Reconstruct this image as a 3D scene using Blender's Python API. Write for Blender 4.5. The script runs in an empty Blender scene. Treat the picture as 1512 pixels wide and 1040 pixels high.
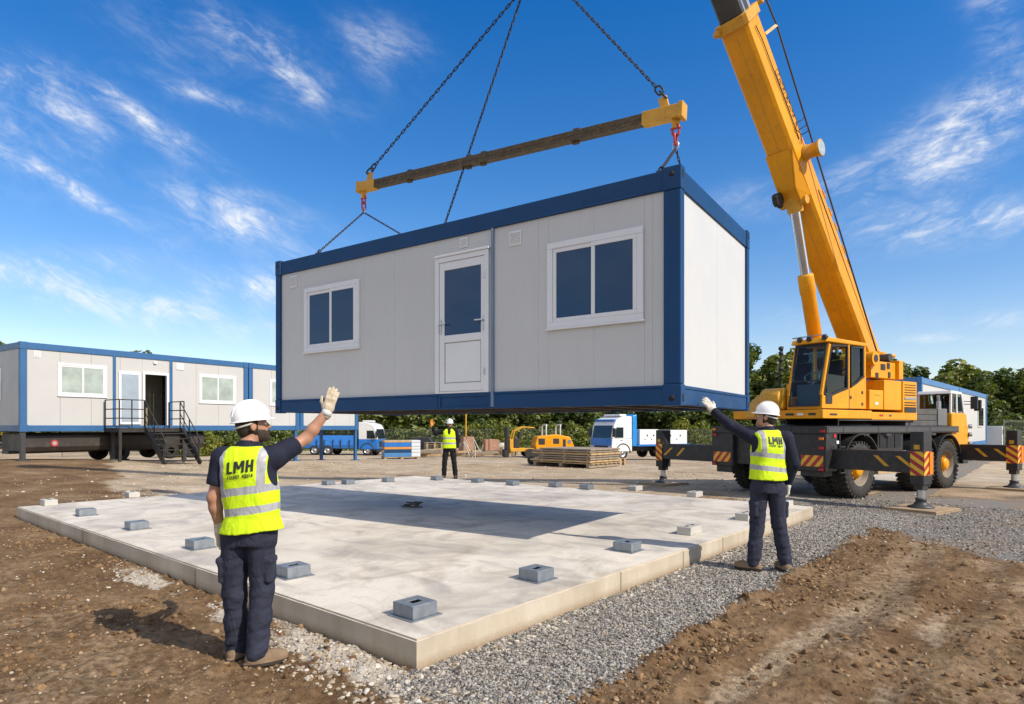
import bpy, bmesh, math, random
import numpy as np
from mathutils import Vector, Matrix, Quaternion
from mathutils.bvhtree import BVHTree
random.seed(7); rng = np.random.default_rng(11)
SC = bpy.context.scene
COL = SC.collection
F_PX, CX, HY, CAMH = 930.0, 756.0, 630.0, 1.62
R = math.radians

def P(px, py, Y):
    return Vector(((px-CX)/F_PX*Y, Y, CAMH-(py-HY)/F_PX*Y))
def G(px, py, z=0.0):
    Y = F_PX*(CAMH-z)/(py-HY)
    return Vector(((px-CX)/F_PX*Y, Y, z))
class Wall:
    """a vertical plane through o along xdir; wt(px) = distance along it of an image column"""
    def __init__(s, o, xdir):
        s.o = Vector(o); s.d = Vector((xdir[0], xdir[1])).normalized()
    def t(s, px):
        k = (px-CX)/F_PX
        return (k*s.o.y-s.o.x)/(s.d.x-k*s.d.y)
    def z(s, px, py):
        Y = s.o.y+s.d.y*s.t(px)
        return CAMH-(py-HY)/F_PX*Y-s.o.z

# ---------------------------------------------------------------- materials
def nodes_of(name):
    m = bpy.data.materials.new(name); m.use_nodes = True
    nt = m.node_tree; nt.nodes.clear()
    return m, nt
def N(nt, typ, **kw):
    n = nt.nodes.new(typ)
    for k, v in kw.items():
        if k in n.inputs.keys() if isinstance(k, str) else False:
            n.inputs[k].default_value = v
        else:
            setattr(n, k, v)
    return n
def L(nt, a, b): nt.links.new(a, b)
def math_n(nt, op, a, b=None, c=None, clamp=False):
    n = nt.nodes.new('ShaderNodeMath'); n.operation = op; n.use_clamp = clamp
    for i, v in enumerate((a, b, c)):
        if v is None: continue
        if isinstance(v, (int, float)): n.inputs[i].default_value = v
        else: nt.links.new(v, n.inputs[i])
    return n.outputs[0]
def ramp(nt, fac, stops):
    n = nt.nodes.new('ShaderNodeValToRGB')
    el = n.color_ramp.elements
    while len(el) < len(stops): el.new(0.5)
    for e, (p, c) in zip(el, stops):
        e.position = p
        e.color = (c, c, c, 1) if isinstance(c, (int, float)) else (c[0], c[1], c[2], 1)
    if fac is not None: nt.links.new(fac, n.inputs[0])
    return n.outputs[0]
def mix_rgb(nt, fac, a, b, mode='MIX'):
    n = nt.nodes.new('ShaderNodeMix'); n.data_type = 'RGBA'; n.blend_type = mode
    for s, v in ((0, fac), (6, a), (7, b)):
        if isinstance(v, (int, float)): n.inputs[s].default_value = v
        elif isinstance(v, (tuple, list)): n.inputs[s].default_value = (v[0], v[1], v[2], 1)
        else: nt.links.new(v, n.inputs[s])
    return n.outputs[2]
def noise(nt, scale, detail=4, rough=0.55, vec=None, dist=0.0):
    n = nt.nodes.new('ShaderNodeTexNoise')
    n.inputs['Scale'].default_value = scale; n.inputs['Detail'].default_value = detail
    n.inputs['Roughness'].default_value = rough; n.inputs['Distortion'].default_value = dist
    if vec is not None: nt.links.new(vec, n.inputs['Vector'])
    return n.outputs['Fac']
def objco(nt): return nt.nodes.new('ShaderNodeTexCoord').outputs['Object']
def mapped(nt, vec, scale=(1, 1, 1), rot=(0, 0, 0), loc=(0, 0, 0)):
    n = nt.nodes.new('ShaderNodeMapping')
    n.inputs['Scale'].default_value = scale; n.inputs['Rotation'].default_value = rot; n.inputs['Location'].default_value = loc
    nt.links.new(vec, n.inputs['Vector']); return n.outputs[0]
def bump(nt, h, strength=0.3, dist=0.01):
    n = nt.nodes.new('ShaderNodeBump'); n.inputs['Strength'].default_value = strength; n.inputs['Distance'].default_value = dist
    nt.links.new(h, n.inputs['Height']); return n.outputs[0]
def principled(nt, col, rough=0.5, metal=0.0, normal=None, spec=0.5, coat=0.0):
    b = nt.nodes.new('ShaderNodeBsdfPrincipled'); o = nt.nodes.new('ShaderNodeOutputMaterial')
    for k, v in (('Base Color', col), ('Roughness', rough), ('Metallic', metal), ('Specular IOR Level', spec), ('Coat Weight', coat)):
        if isinstance(v, (int, float)): b.inputs[k].default_value = v
        elif isinstance(v, (tuple, list)): b.inputs[k].default_value = (v[0], v[1], v[2], 1)
        else: nt.links.new(v, b.inputs[k])
    if normal is not None: nt.links.new(normal, b.inputs['Normal'])
    nt.links.new(b.outputs[0], o.inputs[0])
    return b
def paint(name, c, rough=0.45, metal=0.0, var=0.12, vscale=2.5, dirt=0.0, dirtc=(0.16, 0.11, 0.07), bmp=0.0, bscale=60, coat=0.0, spec=0.5, streak=False):
    """a surface with gentle tonal variation, optional dirt patches and fine bump"""
    m, nt = nodes_of(name)
    v = objco(nt)
    n1 = noise(nt, vscale, 5, 0.6, v)
    f = ramp(nt, n1, [(0.3, 1-var), (0.7, 1+var*0.35)])
    col = mix_rgb(nt, 1.0, c, f, 'MULTIPLY')
    if dirt > 0:
        vv = mapped(nt, v, (6, 6, 0.9)) if streak else v
        n2 = noise(nt, 1.7 if streak else vscale*3.1, 6, 0.68, vv)
        d = math_n(nt, 'MULTIPLY', ramp(nt, n2, [(0.5, 0.0), (0.75, 1.0)]), dirt)
        col = mix_rgb(nt, d, col, dirtc)
    r = ramp(nt, noise(nt, vscale*2.3, 4, 0.6, v), [(0.25, max(0.02, rough*0.8)), (0.75, min(1, rough*1.2))])
    nrm = bump(nt, noise(nt, bscale, 3, 0.6, v), bmp, 0.01) if bmp > 0 else None
    principled(nt, col, r, metal, nrm, spec, coat)
    return m
def stripes(name, ca, cb, width, ang, rough=0.4, off=0.0):
    """diagonal warning bands in the object's own space"""
    m, nt = nodes_of(name)
    v = mapped(nt, objco(nt), (1, 1, 1), (0, 0, 0), (0, 0, 0))
    s = nt.nodes.new('ShaderNodeSeparateXYZ'); L(nt, v, s.inputs[0])
    u = math_n(nt, 'ADD', s.outputs[0], s.outputs[1])
    q = math_n(nt, 'ADD', math_n(nt, 'MULTIPLY', u, math.cos(ang)), math_n(nt, 'MULTIPLY', s.outputs[2], math.sin(ang)))
    k = math_n(nt, 'FRACT', math_n(nt, 'ADD', math_n(nt, 'DIVIDE', q, width*2), 50.0+off))
    col = mix_rgb(nt, math_n(nt, 'GREATER_THAN', k, 0.5), ca, cb)
    f = ramp(nt, noise(nt, 9, 4, 0.6, v), [(0.3, 0.8), (0.7, 1.0)])
    principled(nt, mix_rgb(nt, 1.0, col, f, 'MULTIPLY'), rough)
    return m
def clear_glass(name, tint=(0.55, 0.75, 0.78), ior=1.45):
    m, nt = nodes_of(name)
    o = nt.nodes.new('ShaderNodeOutputMaterial'); mx = nt.nodes.new('ShaderNodeMixShader')
    tr = nt.nodes.new('ShaderNodeBsdfTransparent'); tr.inputs[0].default_value = (*tint, 1)
    gl = nt.nodes.new('ShaderNodeBsdfGlossy'); gl.inputs['Roughness'].default_value = 0.02
    fr = nt.nodes.new('ShaderNodeFresnel'); fr.inputs[0].default_value = ior
    L(nt, fr.outputs[0], mx.inputs[0]); L(nt, tr.outputs[0], mx.inputs[1]); L(nt, gl.outputs[0], mx.inputs[2]); L(nt, mx.outputs[0], o.inputs[0])
    return m

# ---------------------------------------------------------------- mesh builder
class MB:
    def __init__(s): s.v = []; s.f = []; s.m = []; s.sm = []
    def add(s, vs, fs, mi=0, smooth=False):
        o = len(s.v); s.v += [tuple(v) for v in vs]
        for f in fs: s.f.append(tuple(i+o for i in f)); s.m.append(mi); s.sm.append(smooth)
        return s
    def box(s, c, d, rot=None, mi=0):
        x, y, z = d[0]/2, d[1]/2, d[2]/2
        vs = [Vector(p) for p in ((-x,-y,-z),(x,-y,-z),(x,y,-z),(-x,y,-z),(-x,-y,z),(x,-y,z),(x,y,z),(-x,y,z))]
        if rot is not None: vs = [rot @ v for v in vs]
        c = Vector(c)
        return s.add([v+c for v in vs], [(0,3,2,1),(4,5,6,7),(0,1,5,4),(1,2,6,5),(2,3,7,6),(3,0,4,7)], mi)
    def b2(s, lo, hi, mi=0):
        lo = Vector(lo); hi = Vector(hi)
        return s.box((lo+hi)/2, hi-lo, None, mi)
    def bar(s, a, b, w, h, up=(0, 0, 1), mi=0, taper=1.0):
        """a rectangular bar from a to b: w across, h along up"""
        a = Vector(a); b = Vector(b); d = (b-a).normalized(); u = Vector(up)
        r = d.cross(u)
        if r.length < 1e-5: r = d.cross(Vector((1, 0, 0)))
        r.normalize(); u = r.cross(d).normalized()
        vs = []
        for p, k in ((a, 1.0), (b, taper)):
            for sx, sy in ((-1,-1),(1,-1),(1,1),(-1,1)): vs.append(p+r*(sx*w/2*k)+u*(sy*h/2*k))
        return s.add(vs, [(0,3,2,1)[::-1], (4,5,6,7)[::-1], (0,1,5,4)[::-1], (1,2,6,5)[::-1], (2,3,7,6)[::-1], (3,0,4,7)[::-1]], mi)
    def cyl(s, a, b, r0, r1=None, n=16, mi=0, cap=True):
        r1 = r0 if r1 is None else r1
        a = Vector(a); b = Vector(b); d = (b-a).normalized()
        u = d.orthogonal().normalized(); w = d.cross(u)
        vs = []
        for p, r in ((a, r0), (b, r1)):
            for i in range(n):
                t = 2*math.pi*i/n; vs.append(p+u*(math.cos(t)*r)+w*(math.sin(t)*r))
        s.add(vs, [(i, (i+1) % n, n+(i+1) % n, n+i) for i in range(n)], mi, True)
        if cap:
            s.add(vs[:n], [tuple(range(n-1, -1, -1))], mi); s.add(vs[n:], [tuple(range(n))], mi)
        return s
    def tube(s, pts, r, n=8, mi=0, closed=False):
        pts = [Vector(p) for p in pts]; k = len(pts); vs = []; ref = None
        for i, p in enumerate(pts):
            q0 = pts[(i-1) % k] if closed or i > 0 else p
            q1 = pts[(i+1) % k] if closed or i < k-1 else p
            d = (q1-q0).normalized()
            if ref is None: ref = d.orthogonal().normalized()
            u = (ref-d*ref.dot(d)).normalized(); ref = u; w = d.cross(u)
            for j in range(n):
                t = 2*math.pi*j/n; vs.append(p+u*(math.cos(t)*r)+w*(math.sin(t)*r))
        fs = []
        for i in range(k if closed else k-1):
            for j in range(n):
                a, b = i*n+j, i*n+(j+1) % n; c, d2 = ((i+1) % k)*n+(j+1) % n, ((i+1) % k)*n+j
                fs.append((a, b, c, d2))
        s.add(vs, fs, mi, True)
        if not closed:
            s.add(vs[:n], [tuple(range(n-1, -1, -1))], mi); s.add(vs[-n:], [tuple(range(n))], mi)
        return s
    def prism(s, poly, axis, lo, hi, mi=0):
        """poly of 2-tuples extruded along axis 'x','y' or 'z'"""
        def pt(p, h):
            return {'x': (h, p[0], p[1]), 'y': (p[0], h, p[1]), 'z': (p[0], p[1], h)}[axis]
        n = len(poly)
        area = sum(poly[i][0]*poly[(i+1) % n][1]-poly[(i+1) % n][0]*poly[i][1] for i in range(n))
        if (area < 0) != (axis == 'y'): poly = poly[::-1]
        vs = [pt(p, lo) for p in poly]+[pt(p, hi) for p in poly]
        fs = [tuple(range(n-1, -1, -1)), tuple(range(n, 2*n))]+[(i, (i+1) % n, n+(i+1) % n, n+i) for i in range(n)]
        return s.add(vs, fs, mi)
    def lathe(s, prof, a, d, n=24, mi=0):
        """prof: (radius, height) pairs turned about the axis d through a"""
        a = Vector(a); d = Vector(d).normalized(); u = d.orthogonal().normalized(); w = d.cross(u); vs = []
        for r, h in prof:
            for i in range(n):
                t = 2*math.pi*i/n; vs.append(a+d*h+u*(math.cos(t)*r)+w*(math.sin(t)*r))
        fs = []
        for k in range(len(prof)-1):
            for i in range(n): fs.append((k*n+i, k*n+(i+1) % n, (k+1)*n+(i+1) % n, (k+1)*n+i))
        return s.add(vs, fs, mi, True)
    def ball(s, c, r, n=12, mi=0, sq=(1, 1, 1)):
        prof = [(max(1e-4, math.sin(math.pi*i/n)), -math.cos(math.pi*i/n)) for i in range(n+1)]
        t = MB(); t.lathe(prof, (0, 0, 0), (0, 0, 1), n*2)
        c = Vector(c)
        return s.add([c+Vector((v[0]*r*sq[0], v[1]*r*sq[1], v[2]*r*sq[2])) for v in t.v], t.f, mi, True)
    def xf(s, M):
        s.v = [tuple(M @ Vector(v)) for v in s.v]; return s
    def build(s, name, mats, parent=None, bev=0.0, seg=2, auto=True):
        me = bpy.data.meshes.new(name); me.from_pydata(s.v, [], s.f); me.validate()
        mats = mats if isinstance(mats, (list, tuple)) else [mats]
        for m in mats: me.materials.append(m)
        if len(me.polygons) == len(s.f):
            me.polygons.foreach_set('material_index', s.m)
            me.polygons.foreach_set('use_smooth', s.sm)
        me.update()
        return link(name, me, parent, bev, seg)
def boxes(name, mats, parent, lst, bev=0.0, seg=2):
    return [MB().b2(lo, hi).build(name, mats, parent, bev, seg) for lo, hi in lst]
def link(name, me, parent=None, bev=0.0, seg=2):
    o = bpy.data.objects.new(name, me); COL.objects.link(o)
    if parent is not None: o.parent = parent
    if bev > 0:
        b = o.modifiers.new('bevel', 'BEVEL'); b.width = bev; b.segments = seg; b.limit_method = 'ANGLE'; b.angle_limit = R(40)
        b.harden_normals = False
    return o
def npmesh(name, v, quads, mats, parent=None, smooth=True, attrs=None, tris=False):
    k = 3 if tris else 4
    me = bpy.data.meshes.new(name)
    me.vertices.add(len(v)); me.vertices.foreach_set('co', np.asarray(v, np.float32).ravel())
    me.loops.add(len(quads)*k); me.loops.foreach_set('vertex_index', np.asarray(quads, np.int32).ravel())
    me.polygons.add(len(quads)); me.polygons.foreach_set('loop_start', np.arange(0, len(quads)*k, k, dtype=np.int32))
    try: me.polygons.foreach_set('loop_total', np.full(len(quads), k, np.int32))
    except Exception: pass
    me.polygons.foreach_set('use_smooth', np.full(len(quads), smooth))
    for m in (mats if isinstance(mats, (list, tuple)) else [mats]): me.materials.append(m)
    me.update(calc_edges=True); me.validate()
    for an, (kind, data) in (attrs or {}).items():
        a = me.attributes.new(an, kind, 'POINT')
        a.data.foreach_set('vector' if kind == 'FLOAT_VECTOR' else ('color' if kind == 'FLOAT_COLOR' else 'value'), np.asarray(data, np.float32).ravel())
    return link(name, me, parent)
def tag(o, label=None, cat=None, group=None, kind=None):
    if label: o['label'] = label
    if cat: o['category'] = cat
    if group: o['group'] = group
    if kind: o['kind'] = kind
    return o
def thing(name, label, cat, loc=(0, 0, 0), xdir=None, group=None, rz=0.0):
    o = bpy.data.objects.new(name, None); COL.objects.link(o); o.empty_display_size = 0.2
    if xdir is not None: rz = math.atan2(xdir[1], xdir[0])
    o.location = loc; o.rotation_euler = (0, 0, rz)
    return tag(o, label, cat, group)
KIDS = {}
def copy_tree(o, parent=None):
    c = o.copy(); COL.objects.link(c); c.parent = parent
    if parent is not None: c.matrix_parent_inverse = o.matrix_parent_inverse.copy()
    for ch in list(o.children): copy_tree(ch, c)
    return c

# ---------------------------------------------------------------- numpy noise and implicit surfaces
def _hash(ix, iy, iz, seed):
    h = (ix.astype(np.int64)*374761393+iy.astype(np.int64)*668265263+iz.astype(np.int64)*2147483647+seed*974711) & 0x7fffffff
    h = (h ^ (h >> 13))*1274126177 & 0x7fffffff
    return ((h ^ (h >> 16)) & 0xffff).astype(np.float32)/65535.0
def vnoise(x, y, z=None, seed=0):
    z = np.zeros_like(x) if z is None else z
    fx, fy, fz = np.floor(x), np.floor(y), np.floor(z)
    u, v, w = x-fx, y-fy, z-fz
    u = u*u*(3-2*u); v = v*v*(3-2*v); w = w*w*(3-2*w)
    def c(a, b, d): return _hash(fx+a, fy+b, fz+d, seed)
    def pl(d):
        return (c(0,0,d)*(1-u)+c(1,0,d)*u)*(1-v)+(c(0,1,d)*(1-u)+c(1,1,d)*u)*v
    if not fz.any() and not w.any(): return pl(0)
    return pl(0)*(1-w)+pl(1)*w
def fbm(x, y, z=None, oct=4, seed=0, gain=0.5):
    t = 0; a = 1.0; s = 0; k = 1.0
    for i in range(oct):
        t = t+a*vnoise(x*k+i*17.3, y*k-i*9.1, None if z is None else z*k, seed+i); s += a; a *= gain; k *= 2.03
    return t/s
def sstep(a, b, x):
    t = np.clip((x-a)/(b-a), 0, 1); return t*t*(3-2*t)

def cap(p, a, b, r1, r2=None):
    r2 = r1 if r2 is None else r2
    a = np.asarray(a, np.float32); b = np.asarray(b, np.float32); ba = b-a
    h = np.clip(((p-a) @ ba)/max(1e-9, float(ba @ ba)), 0, 1)
    d = p-a-h[:, None]*ba
    return np.sqrt(np.einsum('ij,ij->i', d, d))-(r1+(r2-r1)*h)
def ell(p, c, rad, rot=None):
    q = p-np.asarray(c, np.float32)
    if rot is not None: q = q @ np.asarray(rot, np.float32)       # columns of rot = local axes
    rad = np.asarray(rad, np.float32)
    a = q/rad; k0 = np.sqrt(np.einsum('ij,ij->i', a, a)); a = a/rad
    k1 = np.sqrt(np.einsum('ij,ij->i', a, a))+1e-9
    return k0*(k0-1)/k1
def rbox(p, c, half, r, rot=None):
    q = p-np.asarray(c, np.float32)
    if rot is not None: q = q @ np.asarray(rot, np.float32)
    q = np.abs(q)-(np.asarray(half, np.float32)-r)
    return np.sqrt((np.maximum(q, 0)**2).sum(1))+np.minimum(q.max(1), 0)-r
def smin(a, b, k):
    h = np.clip(0.5+0.5*(b-a)/k, 0, 1); return b*(1-h)+a*h-k*h*(1-h)
def smax(a, b, k): return -smin(-a, -b, k)
def union(k, *ds):
    d = ds[0]
    for e in ds[1:]: d = smin(d, e, k)
    return d
def nets(fn, lo, hi, h):
    lo = np.asarray(lo, np.float32); hi = np.asarray(hi, np.float32)
    n = np.ceil((hi-lo)/h).astype(int)+1
    ax = [lo[i]+h*np.arange(n[i], dtype=np.float32) for i in range(3)]
    g = np.stack(np.meshgrid(*ax, indexing='ij'), -1).reshape(-1, 3)
    g = g.reshape(*n, 3); st = 4
    cidx = [np.minimum(np.arange(0, n[i]+st-1, st)+st//2, n[i]-1) for i in range(3)]
    cg = g[np.ix_(*cidx)]; cv = fn(cg.reshape(-1, 3)).reshape(cg.shape[:3])
    Fv = cv.repeat(st, 0).repeat(st, 1).repeat(st, 2)[:n[0], :n[1], :n[2]].astype(np.float32).copy()
    near = (np.abs(Fv) < st*h*1.2+0.035)
    pts = g[near]; out = np.empty(len(pts), np.float32)
    for i in range(0, len(pts), 300000): out[i:i+300000] = fn(pts[i:i+300000])
    Fv[near] = out
    Fv[[0, -1]] = np.maximum(Fv[[0, -1]], 1e-3)
    Fv[:, [0, -1]] = np.maximum(Fv[:, [0, -1]], 1e-3); Fv[:, :, [0, -1]] = np.maximum(Fv[:, :, [0, -1]], 1e-3)
    ins = Fv < 0
    c = [(i, j, k) for i in (0, 1) for j in (0, 1) for k in (0, 1)]
    sl = lambda A, o: A[o[0]:A.shape[0]-1+o[0], o[1]:A.shape[1]-1+o[1], o[2]:A.shape[2]-1+o[2]]
    cnt = sum(sl(ins, o).astype(np.int8) for o in c)
    act = (cnt > 0) & (cnt < 8)
    idx = np.full(act.shape, -1, np.int64); I = np.argwhere(act); idx[act] = np.arange(len(I))
    acc = np.zeros((len(I), 3), np.float32); k = np.zeros(len(I), np.float32)
    vals = {o: sl(Fv, o)[act] for o in c}
    for a in c:
        for d in range(3):
            if a[d] == 1: continue
            b = list(a); b[d] = 1; b = tuple(b)
            fa, fb = vals[a], vals[b]; cr = (fa < 0) != (fb < 0)
            t = np.where(cr, fa/np.where(cr, fa-fb, 1), 0)
            pt = np.zeros((len(I), 3), np.float32); pt[:] = a; pt[:, d] = t
            acc[cr] += pt[cr]; k += cr
    V = (I+acc/k[:, None])*h+lo
    quads = []
    for d in range(3):
        e, f = (d+1) % 3, (d+2) % 3
        A = np.moveaxis(ins, (d, e, f), (0, 1, 2)); X = np.moveaxis(idx, (d, e, f), (0, 1, 2))
        a0 = A[:-1, 1:-1, 1:-1]; a1 = A[1:, 1:-1, 1:-1]
        q = np.stack([X[:, :-1, :-1], X[:, 1:, :-1], X[:, 1:, 1:], X[:, :-1, 1:]], -1)
        m = a0 & ~a1; quads.append(q[m]); m = ~a0 & a1; quads.append(q[m][:, ::-1])
    return V, np.concatenate(quads)
# ================================================================ camera, light, sky
cd = bpy.data.cameras.new('camera'); cam = bpy.data.objects.new('camera', cd); COL.objects.link(cam)
cam.location = (0, 0, CAMH); cam.rotation_euler = (R(90), 0, 0)
cd.sensor_width = 36; cd.lens = F_PX/1512*36; cd.shift_y = (HY-520)/1512; cd.clip_start = 0.1; cd.clip_end = 4000
SC.camera = cam
SC.view_settings.view_transform = 'Standard'; SC.view_settings.look = 'None'; SC.view_settings.gamma = 1.0
SC.view_settings.exposure = 0.48
SUN_EL, SUN_AZ = 40.0, (0.835, -0.55)
azn = Vector(SUN_AZ).normalized()
sdir = Vector((azn.x*math.cos(R(SUN_EL)), azn.y*math.cos(R(SUN_EL)), math.sin(R(SUN_EL))))
sl = bpy.data.lights.new('sun', 'SUN'); sl.energy = 3.9; sl.angle = R(0.5); sl.color = (1.0, 0.915, 0.785)
so = bpy.data.objects.new('sun', sl); COL.objects.link(so); so.rotation_euler = sdir.to_track_quat('Z', 'Y').to_euler(); so.location = (20, -10, 30)
W = bpy.data.worlds.new('World'); SC.world = W; W.use_nodes = True
nt = W.node_tree; nt.nodes.clear()
sky = nt.nodes.new('ShaderNodeTexSky'); sky.sky_type = 'NISHITA'; sky.sun_disc = False
sky.sun_elevation = R(SUN_EL); sky.sun_rotation = math.atan2(azn.x, azn.y)
sky.air_density = 1.0; sky.dust_density = 0.25; sky.ozone_density = 1.6; sky.altitude = 100
hs = nt.nodes.new('ShaderNodeHueSaturation'); hs.inputs['Saturation'].default_value = 1.22; hs.inputs['Value'].default_value = 1.0
hs.inputs['Hue'].default_value = 0.497
HSIN = hs.inputs['Color']
tc = nt.nodes.new('ShaderNodeTexCoord')
sp = nt.nodes.new('ShaderNodeSeparateXYZ'); L(nt, tc.outputs['Generated'], sp.inputs[0])
tint = ramp(nt, sp.outputs[2], [(0.0, (1.06, 0.98, 0.98)), (0.12, (1.0, 0.94, 0.99)), (0.32, (0.80, 0.89, 1.07)), (0.6, (0.66, 0.82, 1.13))])
L(nt, mix_rgb(nt, 1.0, sky.outputs[0], tint, 'MULTIPLY'), HSIN)
dy = math_n(nt, 'MAXIMUM', sp.outputs[1], 0.08)
u = math_n(nt, 'DIVIDE', sp.outputs[0], dy); v = math_n(nt, 'DIVIDE', sp.outputs[2], dy)
cb = nt.nodes.new('ShaderNodeCombineXYZ'); L(nt, u, cb.inputs[0]); L(nt, v, cb.inputs[1])
# wisps: bearings of the cirrus banks (photo px, half-length, half-width, tilt in degrees, weight)
banks = [(40, 190, 95, 60, -35, .42), (100, 155, 70, 24, -38, .85), (195, 165, 70, 14, -38, .85), (95, 272, 120, 10, -30, 1.0), (330, 40, 60, 22, -40, .7), (400, 70, 42, 26, -30, 1.0), (450, 125, 60, 26, -30, .7), (300, 138, 95, 10, -18, .6),
         (235, 195, 100, 18, -32, .6), (345, 325, 100, 34, -17, 1.15), (60, 395, 130, 22, 3, .95), (200, 455, 150, 26, -11, .95), (360, 420, 62, 22, -8, 1.35), (350, 490, 70, 14, 0, .8), (20, 95, 45, 18, -20, .6), (250, 60, 130, 60, -40, .15),
         (1430, 200, 105, 44, 35, 1.35), (1345, 212, 50, 20, 20, 1.0), (1490, 60, 36, 100, 30, .5), (1420, 325, 140, 26, 8, 1.15), (1255, 275, 60, 26, 15, .9), (1490, 475, 40, 10, 5, .9), (1380, 500, 70, 6, 0, .6), (1110, 300, 60, 26, 0, .35), (560, 70, 60, 40, -30, .45), (1300, 470, 200, 26, 0, .22)]
total = None
for (bx, by, rx, ry, an, wt) in banks:
    mp = nt.nodes.new('ShaderNodeMapping'); mp.vector_type = 'TEXTURE'
    mp.inputs['Location'].default_value = ((bx-CX)/F_PX, (HY-by)/F_PX, 0)
    mp.inputs['Rotation'].default_value = (0, 0, R(an)); mp.inputs['Scale'].default_value = (rx/F_PX, ry/F_PX, 1)
    L(nt, cb.outputs[0], mp.inputs['Vector'])
    ln = nt.nodes.new('ShaderNodeVectorMath'); ln.operation = 'DOT_PRODUCT'; L(nt, mp.outputs[0], ln.inputs[0]); L(nt, mp.outputs[0], ln.inputs[1])
    g = math_n(nt, 'MULTIPLY', math_n(nt, 'EXPONENT', math_n(nt, 'MULTIPLY', ln.outputs['Value'], -0.9)), wt)
    total = g if total is None else math_n(nt, 'ADD', total, g)
def tilted(deg, sx, sy, loc=(0, 0, 0)):
    n = nt.nodes.new('ShaderNodeMapping'); n.vector_type = 'TEXTURE'; n.inputs['Rotation'].default_value = (0, 0, R(deg)); n.inputs['Scale'].default_value = (sx, sy, 1); n.inputs['Location'].default_value = loc
    L(nt, cb.outputs[0], n.inputs['Vector']); return n.outputs[0]
def wisps(deg, loc):
    a_ = noise(nt, 6.5, 10, 0.62, tilted(deg, 1.0, 0.50, loc), 0.7); b_ = noise(nt, 20, 9, 0.66, tilted(deg-6, 1.2, 0.38, loc), 0.9)
    return math_n(nt, 'ADD', math_n(nt, 'MULTIPLY', a_, 0.62), math_n(nt, 'MULTIPLY', b_, 0.38))
nL, nRt = wisps(-25, (0.3, 0.1, 0)), wisps(24, (1.7, 0.6, 0))
sd_ = nt.nodes.new('ShaderNodeMapRange'); sd_.interpolation_type = 'SMOOTHSTEP'; L(nt, u, sd_.inputs[0]); sd_.inputs[1].default_value = 0.1; sd_.inputs[2].default_value = 0.5
nn = math_n(nt, 'ADD', math_n(nt, 'MULTIPLY', nL, math_n(nt, 'SUBTRACT', 1.0, sd_.outputs[0])), math_n(nt, 'MULTIPLY', nRt, sd_.outputs[0]))
wis = ramp(nt, nn, [(0.43, 0.0), (0.52, 0.24), (0.64, 0.95)])
soft = math_n(nt, 'MULTIPLY', math_n(nt, 'ADD', math_n(nt, 'MULTIPLY', wis, 1.05), 0.06), total)
front = math_n(nt, 'MULTIPLY', soft, math_n(nt, 'GREATER_THAN', sp.outputs[1], 0.1), clamp=True)
# broad bright cloud added out of view, behind and overhead, as neutral fill light
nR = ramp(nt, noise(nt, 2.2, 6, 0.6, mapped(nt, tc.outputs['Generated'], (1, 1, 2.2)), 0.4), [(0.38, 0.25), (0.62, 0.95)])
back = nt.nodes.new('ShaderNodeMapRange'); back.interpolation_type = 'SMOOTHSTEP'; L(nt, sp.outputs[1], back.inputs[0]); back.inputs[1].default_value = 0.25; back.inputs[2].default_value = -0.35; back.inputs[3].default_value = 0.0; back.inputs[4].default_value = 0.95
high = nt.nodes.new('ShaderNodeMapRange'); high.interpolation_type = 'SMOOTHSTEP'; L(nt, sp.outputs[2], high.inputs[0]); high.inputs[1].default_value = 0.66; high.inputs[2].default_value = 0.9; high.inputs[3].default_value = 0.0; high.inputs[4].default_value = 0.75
fill_cloud = math_n(nt, 'MULTIPLY', nR, math_n(nt, 'MAXIMUM', back.outputs[0], high.outputs[0]))
mask = math_n(nt, 'MAXIMUM', math_n(nt, 'MULTIPLY', front, 0.82, clamp=True), fill_cloud, clamp=True)
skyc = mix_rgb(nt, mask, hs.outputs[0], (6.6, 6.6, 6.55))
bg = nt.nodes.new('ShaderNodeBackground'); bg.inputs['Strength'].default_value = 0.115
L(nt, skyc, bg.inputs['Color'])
wo = nt.nodes.new('ShaderNodeOutputWorld'); L(nt, bg.outputs[0], wo.inputs[0])

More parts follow.
